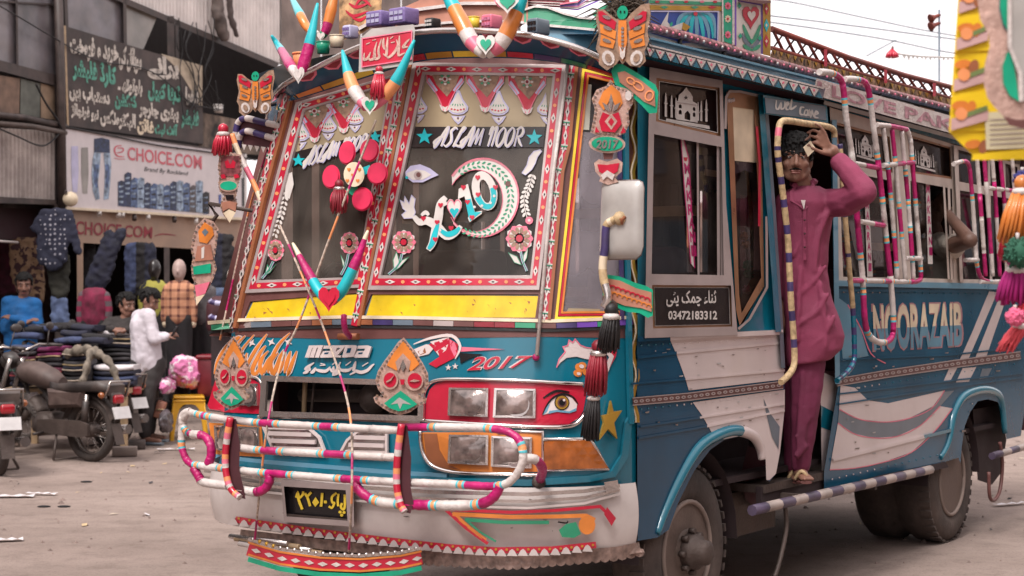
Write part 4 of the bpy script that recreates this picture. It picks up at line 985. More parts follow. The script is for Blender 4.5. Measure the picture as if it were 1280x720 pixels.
# teal skin round the windows
HOLE1 = [(812,85),(902,101),(914,418),(808,420)]
HOLE2 = [(909,114),(948,120),(955,356),(927,408),(922,375)]
SK = [(797,66),(810,62),(905,88),(975,106),(1036,120),(1282,190),(1282,206),(1036,134),(1046,150),(1048,352),(1050,480),(1044,480),(1041,300),(1037,155),(957,142),(964,260),(972,350),(977,416),(797,424)]
m = MB(); m.poly(side, SK, teal, .004,.010,40, holes=[HOLE1, HOLE2]); m.obj('upper_side_skin', B, BUS)
m = MB()   # wavy gold braid on the corner post, pale ridges beside it
m.ribbon(front, [(779,100),(780,250),(783,400),(786,530)], 5, teal_l, .004,.02); m.ribbon(front, [(772,100),(774,250),(776,400)], 4, navy_t, .004,.01)
w_ = [(791 + 3 * math.sin(i * .9), 120 + i * 8) for i in range(52)]
m.ribbon(front, w_, 5, gold, .004,.014); m.ribbon(front, [(x - 2.6, y) for x, y in w_], 1.4, cream, .018,.003); m.obj('corner_post', B, BUS)
def sash(O, I, par=B, nm='window_frame', c=alum, th=.03):
    mb = MB(); mb.poly(side, O, c, .012, th, 60, holes=I); return mb.obj(nm, par, BUS)
def pane(q, nm='pane', par=None, gl=None):
    mb = MB(); mb.poly(side, q, gl or glass_s, .006,0,80); return mb.obj(nm, par, BUS)
def taj(fn, par, s=1.0):
    """white cut-out of a domed tomb with four minarets"""
    mb = MB(); f = lambda *p: fn(*p)
    for x, w in ((498,9),(522,9),(540,8),(630,8),(643,8),(664,9)):
        sk = (x - 580) * .12; top = {498: 195,522: 205,540: 215,630: 232,643: 228,664: 222}[x]
        mb.poly(side, f((x - w / 2,290 + sk),(x - w / 2 + 1, top + 8),(x - 1, top - 12),(x + 1, top - 12),(x + w / 2 - 1, top + 8),(x + w / 2,292 + sk)), ivory, .010,.003,60)
        mb.poly(side, f((x - w * .8, top + 28),(x + w * .8, top + 30),(x + w * .8, top + 34),(x - w * .8, top + 32)), ivory, .012,.003,60)
    mb.poly(side, f((500,288),(676,318),(678,332),(498,300)), ivory, .010,.004,60)
    mb.poly(side, f((540,218),(548,216),(549,208),(552,192),(566,180),(576,168),(582,160),(588,172),(600,184),(608,200),(608,218),(626,228),(628,305),(540,292)), ivory, .010,.004,60,
            holes=[f((575,290),(575,268),(587,256),(598,270),(598,296)), f((551,270),(551,256),(558,252),(563,258),(563,272)), f((551,245),(551,233),(558,230),(563,235),(563,247)), f((609,280),(609,266),(614,262),(619,268),(619,282)), f((609,256),(609,244),(614,241),(619,246),(619,258))])
    mb.poly(side, f(*star(581,203,10,.42)), blackg, .0145,.0006,60); mb.poly(side, f((545,221),(622,232),(622,236),(545,225)), alum, .0145,.001,60)
    return mb.obj('monument_cutout', par, BUS)
F1o = c8((432,78),(730,133),(745,640)) + c9((792,585),(412,597)) ; up = c8((460,122),(718,163),(722,362),(458,300)); lo = c8((450,352),(726,405)) + c9((735,340),(440,335)); pl_ = c9((442,380),(765,382),(770,550),(446,558))
fw = sash(F1o, [up, lo, pl_], B, 'cab_window')
m = MB(); m.poly(side, up, copper, .02,.01,60, holes=[inset(up, .93,.91)]); m.poly(side, inset(up, .92,.89), ivory, .02,.008,60, holes=[inset(up, .895,.86)]); m.obj('copper_border', fw, BUS)
pane(up, 'pane', fw); taj(c8, fw); pane(lo, 'pane', fw)
m = MB()
for x in (712,726): m.ribbon(side, [c8((x, 390))[0], c9((x + 2,340))[0]], 3.5, alum, .0,.03)
m.ribbon(side, [c8((628,385))[0], c9((632,338))[0]], 2.5, alum, .0,.02); m.obj('sliding_rail', fw, BUS)
m = MB(); m.poly(side, pl_, copper, .012,.012,60); m.poly(side, inset(pl_, .95,.9), ivory, .024,.003,60); m.poly(side, inset(pl_, .935,.87), strip_k, .027,.002,60); pq = m.obj('notice_panel', fw, BUS)
m = MB(); write(m, side, 'ثناء چمک پٹی', c9((500,402),(705,402),(705,475),(500,475)), ivory, .031,.001,.02,0, True); write(m, side, '03472183312', c9((508,486),(708,486),(708,522),(508,522)), ivory, .031,.001,.03); m.obj('notice_lettering', pq, BUS)
sw = MB(); K_ = lambda *p: Z(680,60,3.271, *p)
sw.poly(side, K_((560,368),(572,375),(590,440),(598,600),(606,740),(616,900),(600,880),(588,740),(572,560),(564,440)), ivory, .008,.003,60)
sw.ribbon(side, K_((560,368),(566,450),(574,570),(589,745),(601,882)), 1.2, magenta, .0115,.001); sw.ribbon(side, K_((572,375),(592,450),(600,600),(608,745),(616,900)), 1.2, magenta, .0115,.001)
for i, ch in enumerate('MAKRANI'):
    y = 470 + i * 56; x = 573 + i * 4.6; write(sw, side, ch, K_((x, y),(x + 22, y + 2),(x + 25, y + 46),(x + 3, y + 44)), magenta, .0115,.001,.03)
sw.poly(side, K_((570,447),(588,447),(584,462),(575,462)), red, .0115,.001); sw.obj('dagger_sticker', fw, BUS)
# quarter light on the door post
QO = c8((745,180),(760,170),(880,190),(890,420)) + c9((900,385),(800,545),(785,480)); QI = c8((772,240),(858,252),(868,420)) + c9((888,350),(808,495),(798,420))
m = MB(); m.poly(side, QO, copper, .012,.02,60, holes=[QI]); qw = m.obj('quarter_window', B, BUS); pane(QI, 'pane', qw)
m = MB(); m.ribbon(side, c8((742,330),(745,200),(760,178),(800,178),(890,198)), 3, alum, .012,.03); m.ribbon(side, c9((910,100),(912,390),(840,520),(795,560)), 3, alum, .012,.03); m.ribbon(side, c8((870,320),(882,470)) + c9((880,140)), 3, red, .012,.024)
for x, y in ((762,215),(752,215),(772,212)): m.ball(side(*c8((x, y))[0], .03), .012, alum, 8)
m.obj('window_trim', qw, BUS)
# door opening: posts, header, welcome board, folded leaf
m = MB()
m.ribbon(side, [(951,118),(962,260),(973,415)], 7, teal_l, .014,.03); m.ribbon(side, [(958,140),(967,260),(976,400),(979,460)], 5, greyblue, .014,.02)
m.ribbon(side, [(1043,150),(1045,300),(1047,480)], 6, blue_l, .014,.03); m.obj('door_post', B, BUS)
m = MB(); WB = Z(940,0,3.2735, (45,388),(306,432),(312,503),(50,466)); m.poly(side, WB, teal, .03,.05,60); m.poly(side, inset(WB, .94,.8), greyblue, .08,.006,60); wb = m.obj('welcome_board', B, BUS)
m = MB(); wq = Z(940,0,3.2735, (98,405),(275,437),(275,482),(98,448)); wl = lambda *p: Z(940,0,3.2735, *p)
for st in (((100,410),(98,440),(108,446),(118,425),(120,445),(132,440),(135,415)),((138,440),(150,425),(142,422),(140,446),(150,448)),((152,448),(162,410),(158,445),(175,438),(182,432)),((214,440),(200,440),(197,465),(212,470)),((218,450),(214,468),(226,470),(228,452),(218,450)),((232,475),(235,452),(240,475),(246,455),(252,478)),((256,470),(270,464),(262,456),(256,478),(272,482))):
    stroke(m, side, wl(*st),(1.3,2.6), ivory, .087,.001)
m.obj('welcome_lettering', wb, BUS)
m = MB(); DL = q6((15,10),(80,40),(70,200),(45,360),(20,370)); LEAF = BUS.pY(.05)
m.poly(LEAF, DL, white, .0,.03,60); m.poly(LEAF, q6((18,130),(78,160),(72,225),(18,205)), teal, .031,.001,60); m.poly(LEAF, q6((30,345),(48,345),(45,370),(28,368)), steel, .03,.02); m.obj('folded_door', B, BUS)
m = MB(); st_ = BUS.pY(.0)
m.box(Vector((1.62,.22,.60)),(.75,.45,.04), steel); m.box(Vector((1.62,.02,.56)),(.78,.03,.10), dark); m.box(Vector((1.62,.46,.85)),(.75,.03,.5), dark); m.obj('door_step', B, BUS)
# cream window wall behind the door
RW = [(1037,134),(1194,181),(1283,208),(1283,360),(1236,358),(1048,352)]
ra1 = [(1043,152),(1112,171),(1116,216),(1050,204)]; rb1 = [(1134,168),(1188,184),(1190,224),(1138,216)]; ra2 = [(1049,213),(1114,226),(1118,347),(1054,346)]; rb2 = [(1138,226),(1190,236),(1192,349),(1140,347)]
rc1 = [(1198,187),(1272,209),(1272,240),(1199,227)]; rc2 = [(1200,238),(1272,250),(1272,350),(1202,349)]
fr_c = mat('cream_frame', (.58,.50,.44), .45, var=.08, dirt=.35)
rw = sash(RW, [ra1, rb1, ra2, rb2, rc1, rc2], B, 'rear_window', fr_c, .02)
for q in (ra1, rb1, ra2, rc1, rc2): pane(q, 'pane', rw)
pane([(1138,226),(1162,231),(1166,348),(1140,347)], 'pane', rw)
for q in (ra1, rb1):
    m = MB(); m.poly(side, q, copper, .018,.008,60, holes=[inset(q, .94,.88)]); m.obj('copper_border', rw, BUS)
def sub(fn_src, q):
    # fit the monument drawn in the cab window to another pane
    x0, y0, x1, y1 = 456,125,720,355
    def f(*p):
        out = []
        for a, b in p:
            u = (a - 498) / 180 * .86 + .1; sk = (a - 580) * .16; v = (b - sk - 150) / 185 * .92 + .06; tl, tr, br, bl = [Vector(z) for z in q]; w = tl.lerp(tr, u).lerp(bl.lerp(br, u), v); out.append((w.x, w.y))
        return out
    return f
taj(sub(c8, [(1066,160),(1096,168),(1099,208),(1068,200)]), rw); taj(sub(c8, [(1141,174),(1168,182),(1171,220),(1143,213)]), rw)
m = MB()
for x0, y0, x1, y1, w in ((1122,222,1126,348,5),(1186,234,1190,350,3),(1194,182,1202,352,4),(1180,232,1186,349,2.5)): m.ribbon(side, [(x0, y0),(x1, y1)], w, fr_c, .02,.03)
for x in (1236,1255): m.ribbon(side, [(x, 200),(x + 3,352)], 3, fr_c, .02,.02)
m.obj('sliding_rail', rw, BUS)
for ln in (((1081,246),(1086,246),(1091,346),(1084,346)),((1157,226),(1162,226),(1166,330),(1160,330))):
    m = MB(); m.poly(side, ln, ivory, .010,.002,60)
    for i, ch in enumerate('MAKRANI'):
        y = ln[0][1] + 5 + i * 13; x = ln[0][0] + 1 + i * .6; write(m, side, ch, ((x, y),(x + 4, y),(x + 4, y + 10),(x, y + 10)), magenta, .0125,.0008,.03)
    m.obj('lettered_sticker', rw, BUS)
# ---- roof edge
m = MB(); GE = BUS.pY(-.05)
e1 = [(797,66),(808,62),(905,86),(1030,117)]; 
m.ribbon(GE, e1,13, greyblue, .0,.03, tol=30); m.ribbon(GE, [(x, y - 6.5) for x, y in e1], 2, wtape, .031,.004); m.ribbon(GE, [(x, y + 7) for x, y in e1], 3, black, .0,.02)  # black ribbon draws the shadow line under the rail
for p, t in m.along([(806,64),(905,87),(1028,118)], 13.2):
    m.poly(GE, [(p.x - 6, p.y - 5.5 - 1.4),(p.x + 6, p.y - 5.5 + 1.4),(p.x, p.y + 5)], wtape, .031,.003,60)
    m.poly(GE, ell(p.x, p.y - 2.5,1.6,1.6, n=7), pink, .035,.001); m.poly(GE, [(p.x + 2.5, p.y + 6),(p.x + 10.5, p.y + 7.8),(p.x + 6.6, p.y - 1)], teal, .0315,.002,60)
m.obj('drip_rail', B, BUS)
m = MB(); RE = BUS.pY(.06)
rg = []
for x in lin(.0,5.5,12):
    rg.append([Vector((x, -.03,2.56)), Vector((x, -.005,2.60)), Vector((x, .06,2.635)), Vector((x, .2,2.665)), Vector((x, .5,2.69)), Vector((x, 1.1,2.71)), Vector((x, 1.7,2.69)), Vector((x, 2.0,2.665)), Vector((x, 2.14,2.635)), Vector((x, 2.22,2.56))])
m.rings(rg, blue_l, closed=False); m.obj('roof', B, BUS)
m = MB(); gl_ = [(1018,108),(1100,131),(1190,156),(1290,184)]
m.ribbon(BUS.pY(-.055), gl_, 21, wtape, .0,.02, tol=30); rl = m.obj('lettered_roof_edge', B, BUS)
m = MB(); write(m, BUS.pY(-.075), 'I LOVE PAKISTAN', [(1022,101),(1284,176),(1284,191),(1022,116)], mat('faded_rose_paint', (.46,.24,.28), .5, var=.4, scale=25), .001,.002,.03); m.obj('roof_lettering', rl, BUS)
m = MB(); m.ribbon(side, [(1030,128),(1190,171),(1290,200)], 5, fr_c, .014,.05); m.obj('window_header', B, BUS)
m = MB(); RB_ = BUS.pY(.02); be = [(800,58),(815,54),(905,76),(1030,107),(1060,115)]; m.ribbon(RB_, be, 13, blue_l, .0,.03, tol=30); m.ribbon(RB_, [(x, y - 6) for x, y in be], 2.5, MATS['pale_blue_paint'], .03,.015, tol=30); m.obj('roof_cornice', B, BUS)
m = MB(); m.ribbon(BUS.pY(.22), [(815,46),(905,68),(1000,94),(1100,122),(1190,147),(1290,175)], 20, mat('rack_shadow_board', (.035,.025,.025), .8, var=.5, scale=8), .0,.02, tol=30)  # dark strip stands for the shaded gap under the rail
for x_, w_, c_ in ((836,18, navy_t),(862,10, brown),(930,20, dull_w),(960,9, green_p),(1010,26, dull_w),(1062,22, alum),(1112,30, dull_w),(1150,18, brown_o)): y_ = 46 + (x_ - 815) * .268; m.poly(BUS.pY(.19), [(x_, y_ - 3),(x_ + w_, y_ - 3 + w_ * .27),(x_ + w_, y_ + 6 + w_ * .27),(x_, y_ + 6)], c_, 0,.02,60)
m.obj('rack_gap_shade', B, BUS)
# ---- roof rack: floral rail, lattice, painted end panels
m = MB(); FR_ = BUS.pY(.10); fl = [(806,33),(860,46),(960,76),(1060,103),(1190,136),(1285,160)]
m.tube([FR_(x, y) for x, y in fl], .022, mat('floral_rail', (.30,.12,.13), .5, var=.6, scale=40), 8)
for i, (p, t) in enumerate(m.along(fl, 8)): m.ball(FR_(p.x, p.y, .02), .008, pink if i % 3 else wtape, 6)
for x, y in ((850,52),(905,68),(925,73),(990,94),(1100,124)): m.tube([FR_(x, y - 8), FR_(x, y + 18)], .012, black, 6)
rk = m.obj('roof_rack', B, BUS)
m = MB(); m.tube([FR_(x, y) for x, y in ((840,58),(900,72),(1000,98),(1100,126),(1190,150))], .012, black, 6); m.obj('lower_rail', rk, BUS)
LT = [(964,36),(1060,72),(1130,94),(1185,108),(1290,140)]; LB = [(964,60),(1060,88),(1130,107),(1185,122),(1290,150)]; FP_ = BUS.pY(.16)
m = MB(); m.tube([FP_(*p) for p in LT], .016, rust, 6); m.tube([FP_(*p) for p in LB], .012, rust, 6)
m.ribbon(FP_, [(x, y + 6) for x, y in LB], 14, mat('fringe_cloth', (.30,.18,.10), .7, var=.7, scale=30), .0,.008, tol=30)
m.obj('lattice_rail', rk, BUS)
def li(P, x): 
    for a, b in zip(P, P[1:]):
        if a[0] <= x <= b[0]: return a[1] + (b[1] - a[1]) * (x - a[0]) / (b[0] - a[0])
    return P[-1][1]
x = 966
while x < 1270:
    st = 15 - (x - 966) * .012
    m = MB(); m.tube([FP_(x, li(LT, x)), FP_(x + st * .9, li(LB, x + st * .9))], .009, rust, 5); m.tube([FP_(x + st * .9, li(LT, x + st * .9), -.01), FP_(x, li(LB, x), -.01)], .005, steel, 5); m.obj('lattice_bar', rk, BUS)
    x += st
m = MB()
for x in (1032,1107,1168): m.ribbon(FP_, [(x, li(LT, x)),(x, li(LB, x) + 3)], 4, red, .02,.012)
for p, t in m.along([(x, y + 1) for x, y in LB], 9): m.poly(FP_, [(p.x - 2, p.y),(p.x + 2, p.y + 1),(p.x, p.y + 6)], gold, .010,.004,60)
m.obj('pennants', rk, BUS)
# painted end panels
h4 = lambda *p: Z(800,0,5.54, *p); PN = BUS.pY(.14)
wp = mat('panel_white', (.62,.55,.50), .4, var=.08, dirt=.2); dkb = mat('panel_blue', (.02,.06,.30), .35)
m = MB(); m.poly(PN, h4((60,-20),(905,-20),(905,390),(850,375),(60,300)), wp, .0,.03,60); pnl = m.obj('painted_panel', rk, BUS)
m = MB(); m.poly(PN, h4((75,80),(540,82),(535,280),(300,300),(75,230)), dkb, .031,.004,60)
for i in range(9):
    a = R(100 + i * 19 - 90); x0, y0 = 385,95
    stroke(m, PN, h4((x0, y0),(x0 + 60 * math.cos(a) * 1.3, y0 - 10 + 40 * abs(math.sin(a))),(x0 + 110 * math.cos(a) * 1.15, y0 + 190 * abs(math.sin(a)) * .55 + 20),(x0 + 125 * math.cos(a) * 1.1, y0 + 170)),(2,5), turq if i % 2 else blue_l, .036,.001)
m.poly(PN, h4(*ell(385,95,15,15,0,10)), red, .038,.001); m.poly(PN, h4((135,190),(200,75),(190,150),(220,185),(300,155),(345,190),(260,215),(180,210)), ivory, .037,.002); m.poly(PN, h4((300,155),(350,185),(320,215),(290,200)), gold, .040,.001); m.poly(PN, h4((205,165),(222,150),(228,170),(212,185)), green, .040,.001)
m.ribbon(PN, h4((75,78),(542,80),(538,282)), 1.6, lilac, .036,.003); m.obj('peacock_painting', pnl, BUS)
m = MB(); m.poly(PN, h4((65,0),(570,15),(568,38),(65,22)), green_p, .031,.003,60); m.poly(PN, h4((65,35),(568,45),(565,75),(70,68)), gold, .031,.003,60)
for x in (170,380,500): m.poly(PN, h4((x - 30,48),(x, 40),(x + 30,48),(x, 62)), red if x > 400 else green_p, .035,.001)
for x in (120,220,320,430,520): m.poly(PN, h4(*ell(x, 12,16,8,0,8)), pink if x % 40 else red, .035,.001)
m.poly(PN, h4((575,-10),(640,-10),(636,305),(578,285)), green, .031,.003,60); m.ribbon(PN, h4((572,-10),(575,290)), 2, wtape, .035,.003); m.ribbon(PN, h4((648,-10),(648,310)), 3, wtape, .031,.003); m.ribbon(PN, h4((662,-10),(662,315)), 2, violet, .031,.004)
for y in (40,130,240):
    for k_ in range(8): a = k_ * math.pi / 4; m.poly(PN, h4(*ell(609 + 14 * math.cos(a), y + 18 * math.sin(a), 9,7, math.degrees(a), 7)), cream if y == 130 else pink, .035,.001)
    m.poly(PN, h4(*ell(609, y, 8,9,0,8)), red, .037,.001)
m.poly(PN, h4((850,10),(905,0),(903,390),(852,378)), gold, .031,.004,60)
for y, c in ((60, red),(175, turq),(285, red)): m.poly(PN, h4((875, y - 48),(895, y),(876, y + 48),(858, y)), c, .036,.001); m.poly(PN, h4((876, y - 14),(884, y),(876, y + 14),(868, y)), cream, .0375,.001)
m.obj('border_painting', pnl, BUS)
m = MB(); m.poly(PN, h4(*heart(768,120,118,160)), red, .031,.003); m.poly(PN, h4(*heart(773,112,58,75)), wp, .035,.001)
for sx in (-1,1):
    for a_, c_ in (((0,300),(sx * 30,250),(sx * 60,170)), green_p),(((0,330),(sx * 40,290),(sx * 68,230)), greyblue),(((0,350),(sx * 35,330),(sx * 60,310)), green_p): stroke(m, PN, h4(*[(775 + x, y) for x, y in a_]),(1.5,5), c_, .031,.002)
for x, y in ((690,40),(695,250),(830,265),(775,290)): m.poly(PN, h4((x - 14, y),(x, y - 22),(x + 14, y),(x, y + 18)), green, .034,.001)
m.ribbon(PN, h4((680,5),(845,35),(845,375)), 1.5, violet, .031,.002); m.obj('heart_painting', pnl, BUS)
m = MB(); m.poly(PN, h4((680,-8),(905,5),(910,18),(850,28),(690,3)), brown, .03,.03,60); m.obj('panel_cap', pnl, BUS)
# ================================================================== striped rails on the side
RLP = BUS.pY(-.13)
def bars(path, cols, r=.015, nm='window_bar', S=RLP, parent=B, sm=True, bands=True):
    """path: pixel points; cols: list of (fraction, material) along it; little woven bands where the colour changes"""
    P3 = smooth_path([S(*p) if len(p) == 2 else p for p in path], 6) if sm else [S(*p) if len(p) == 2 else Vector(p) for p in path]
    Ls = [0]
    for a, b in zip(P3, P3[1:]): Ls.append(Ls[-1] + (b - a).length)
    T = Ls[-1]; marks = []; acc = 0
    for f, c in cols:
        marks.append((acc, acc + f * T, c)); acc += f * T
    cuts = sorted(set([0., T] + [T * k_ / max(2, int(T / .028)) for k_ in range(1, max(2, int(T / .028)))] + [x for x in Ls if 0 < x < T] + [e for mk in marks[1:] for e in (mk[0] - .022, mk[0] - .011, mk[0] + .008, mk[0] + .018) if 0 < e < T]))
    def pos(d):
        for i in range(len(P3) - 1):
            if d <= Ls[i + 1] + 1e-9: return P3[i].lerp(P3[i + 1], (d - Ls[i]) / max(1e-9, Ls[i + 1] - Ls[i]))
        return P3[-1]
    pts = [pos(d) for d in cuts]; mm = []
    for a, b in zip(cuts, cuts[1:]):
        d = (a + b) / 2; c = marks[-1][2]
        for lo_, hi, cc in marks:
            if lo_ <= d < hi: c = cc
        if bands:
            for lo_, hi, cc in marks[1:]:
                if lo_ - .022 < d < lo_ + .018: c = cyan_t if (d < lo_ - .011 or d > lo_ + .008) else orange_t
        mm.append(c)
    rj = random.Random(int(T * 1000)); mb = MB(); mb.tube(pts, [r * rj.uniform(.93,1.06) for _ in pts], mm, 8); return mb.obj(nm, parent, BUS)
Wt, Mg = wtape, magenta
bars([(1024,90),(1038,91),(1049,97),(1054,110),(1058,150),(1066,203),(1072,280),(1078,345),(1081,400),(1087,420),(1100,428),(1113,424),(1117,405),(1113,345)], [(.07, Wt),(.10, Mg),(.20, Wt),(.15, Mg),(.08, Wt),(.10, Mg),(.10, Wt),(.10, Mg),(.10, Wt)], .017)
bars([(1056,99),(1070,99),(1082,104),(1087,120),(1092,160),(1098,205),(1103,250),(1108,300),(1113,345)], [(.12, Wt),(.17, Mg),(.22, Wt),(.18, Mg),(.16, Wt),(.15, Mg)], .0165)
for pth, cl in (([(1104,160),(1110,210),(1116,275),(1122,350)], [(.25, Wt),(.2, Mg),(.25, Wt),(.2, Mg),(.1, Wt)]),([(1115,162),(1119,200),(1125,270),(1132,350)], [(.2, Mg),(.3, Wt),(.2, Mg),(.3, Wt)]),([(1127,164),(1131,205),(1137,275),(1142,350)], [(.28, Wt),(.2, Mg),(.18, Wt),(.2, Mg),(.14, Wt)]),([(1133,161),(1138,175),(1141,210),(1147,285),(1151,340),(1148,351),(1130,352),(1085,351),(1062,351)], [(.1, Wt),(.13, Mg),(.2, Wt),(.14, Mg),(.12, Wt),(.08, Mg),(.13, Wt),(.1, Mg)]),([(1096,156),(1115,158),(1134,162)], [(.4, Wt),(.6, Mg)]),([(1062,203),(1098,210)], [(.5, Wt),(.5, Mg)]),([(1076,277),(1106,282)], [(.5, Wt),(.5, Mg)]),([(1132,323),(1152,323)], [(1, Wt)]),([(1104,207),(1142,203)], [(.4, Wt),(.6, Mg)])):
    bars(pth, cl, .0138, bands=len(pth) > 3)
for pth, cl in (([(1192,205),(1209,203),(1214,230),(1219,300),(1222,335),(1230,350),(1250,353)], [(.1, Wt),(.25, Mg),(.3, Wt),(.2, Mg),(.15, Wt)]),([(1221,195),(1226,260),(1232,345)], [(.3, Wt),(.2, Mg),(.3, Wt),(.2, Mg)]),([(1230,195),(1235,260),(1241,345)], [(.2, Mg),(.3, Wt),(.3, Mg),(.2, Wt)]),([(1240,195),(1245,260),(1250,345)], [(.2, Wt),(.3, Mg),(.3, Wt),(.2, Mg)]),([(1250,195),(1256,260),(1262,345)], [(.4, Mg),(.2, Wt),(.3, Mg),(.1, Wt)]),([(1265,195),(1270,260),(1276,345)], [(.3, Wt),(.4, Mg),(.3, Wt)]),([(1206,325),(1222,325)], [(1, Wt)]),([(1225,352),(1285,352)], [(.4, Wt),(.6, Mg)]),([(1235,235),(1282,240)], [(.5, Wt),(.5, Mg)])):
    bars(pth, cl, .0138, bands=len(pth) > 3)
# coiled hand rails at the door
def coil(path, nm, stripes, r=.02, S=RLP):
    P3 = smooth_path([S(*p) for p in path], 10); n = len(P3) - 1
    mb = MB(); mb.tube(P3, [r * (1 + .06 * (i % 2)) for i in range(n + 1)], [stripes(i / n, i) for i in range(n)], 8); return mb.obj(nm, B, BUS)
DRP = BUS.pY(-.16)
coil([(1043,172),(1042,163),(1033,158),(1005,154),(985,151),(976,153),(973,165),(972,185),(973,200),(977,230),(981,262),(985,300),(987,340),(989,380),(992,420),(993,452),(988,466),(976,478)], 'door_hand_rail', lambda f, i: (pink if .33 < f < .37 else tan_t) if f < .38 or f > .85 or (i % 9 in (0,1,2,3,4,5)) else navy_t, .0155, DRP)
coil([(1050,180),(1053,225),(1058,290),(1062,340),(1066,385),(1068,430),(1067,452),(1058,466),(1046,476)], 'door_hand_rail', lambda f, i: tan_t if (f < .5 and i % 8 > 1) else (navy_t if i % 5 < 2 else (teal if f > .5 else tan_t)), .014, DRP)
# ================================================================== INTERIOR
m = MB(); m.box((2.75,2.12,1.0),(5.3,.04,.9), dark_m); m.box((2.75,2.10,2.42),(5.3,.04,.28), dark_m)
for x in lin(.3,5.4,6): m.box((x, 2.12,1.85),(.1,.04,.9), dark_m)
m.obj('far_side_wall', B, BUS)
for i, x in enumerate(lin(.75,4.95,5)):
    m = MB(); n_ = 24; m.rings([[Vector((x - .40 + .62 * k_ / n_, 2.05 + .022 * math.sin(k_ * 1.4), z)) for z in (1.42,2.30)] for k_ in range(n_ + 1)], (dark_m, mat('brown_curtain', (.12,.075,.05), .9, var=.3))[i % 2], closed=False); m.obj('window_curtain', B, BUS)
m = MB(); m.poly(BUS.pY(2.10), [(0,0)] * 0 or [(0,0),(1,0),(0,1)], glass_s, 0,0,9999) if False else None
m.add([(.3,2.11,1.4),(5.4,2.11,1.4),(5.4,2.11,2.3),(.3,2.11,2.3)], [(0,1,2,3)], glass_s); m.obj('far_side_glass', B, BUS)
m = MB(); m.box((5.38,1.1,1.6),(.04,2.2,2.0), dark_m); m.box((2.75,1.1,2.55),(5.2,2.1,.03), dark_m); m.obj('rear_wall', B, BUS)
m = MB(); m.rbox((.06,1.1,1.36),(.45,1.6,.3), wood, .05); m.box((.0,1.1,1.525),(.36,1.5,.02), wood); m.obj('dashboard', B, BUS)
m = MB(); m.box((1.05,1.15,1.55),(.03,1.8,.06), wood); m.box((1.05,1.15,1.95),(.03,1.8,.05), wood); m.obj('cab_partition', B, BUS)
for x, y in ((.75,.55),(.75,1.6)):
    m = MB(); m.rbox((x, y, 1.0),(.5,.55,.2), dark_m, .06); m.rbox((x + .22, y, 1.4),(.14,.52,.75), dark_m, .05); m.obj('cab_seat', B, BUS)
for x in (2.5,3.3,4.1,4.9):
    for y in (.62,1.6):
        m = MB(); m.rbox((x, y, 1.05),(.42,.85,.12), dark_m, .05); m.rbox((x + .2, y, 1.38),(.1,.85,.6), dark_m, .05); m.obj('passenger_seat', B, BUS)
m = MB(); rgc = [Vector((.12,1.62,1.52)) + Matrix.Rotation(R(-30), 3, 'Y') @ Vector((0,.2 * math.cos(R(a)), .2 * math.sin(R(a)))) for a in range(0,360,15)]
m.tube(rgc, .014, black, 6, closed=True); m.tube([(.12,1.62,1.52),(-.1,1.62,1.35)], .025, black, 6)
for a in (90,210,330): m.tube([Vector((.12,1.62,1.52)), Vector((.12,1.62,1.52)) + Matrix.Rotation(R(-30), 3, 'Y') @ Vector((0,.19 * math.cos(R(a)), .19 * math.sin(R(a))))], .010, black, 5)
m.obj('steering_wheel', B, BUS)
WI = BUS.pY(.25)
m = MB()
for q in (([(1045,246),(1118,252)], 8),([(1085,308),(1118,309)], 10),([(1140,256),(1190,262)], 7),([(880,215),(905,219)], 8)): m.ribbon(WI, q[0], q[1], wood, .0,.03)
for x0, x1, y0 in ((1060,1116,256),(1088,1118,314),(1150,1186,266),(880,902,226)):
    x = x0
    while x < x1: m.tube([WI(x, y0 + .1 * (x - x0)), WI(x + 2, y0 + 9), WI(x - 1, y0 + 14)], .006, black if int(x) % 3 else steel, 5); x += 5
m.obj('hat_rack', B, BUS)

# cream backing, coiled rail; wool added to copy ornament reflections in the quarter light
m = MB(); QB = BUS.pY(.045); m.poly(QB, c8((760,235),(870,250),(880,470),(770,460)), cream, 0,.01,60); m.poly(QB, c8((765,460),(880,470),(880,520),(820,500),(770,520)), lilac_film, -.01,.01,60); m.obj('cream_backing', B, BUS)
m = MB(); P = smooth_path([BUS.pY(.08)(*p) for p in c8((855,330),(825,350),(825,470)) + c9((845,60),(850,200),(848,330))], 6); m.tube(P, .010, [tan_t if i % 3 else wood for i in range(len(P) - 1)], 6); m.obj('coiled_rail', B, BUS)
for (x, y, r, c) in ((820,180,20, orange),(826,215,20, orange),(832,300,24, green_p),(838,335,24, green_p),(830,400,22, magenta)):
    p = BUS.pY(.09)(*c9((x, y))[0]); m = MB(); random.seed(int(y)); s_ = 8 / FPX * r / 3.27 * .9
    for i in range(60): a_ = random.uniform(0,6.28); e_ = math.asin(random.uniform(-1,1)); d = Vector((math.cos(a_) * math.cos(e_), math.sin(a_) * math.cos(e_), math.sin(e_))); m.tube([p, p + d * s_ * random.uniform(.9,1.15)], [.006,.004], c, 4)
    m.ball(p, s_ * .85, c, 8); m.obj('reflected_wool', B, BUS)
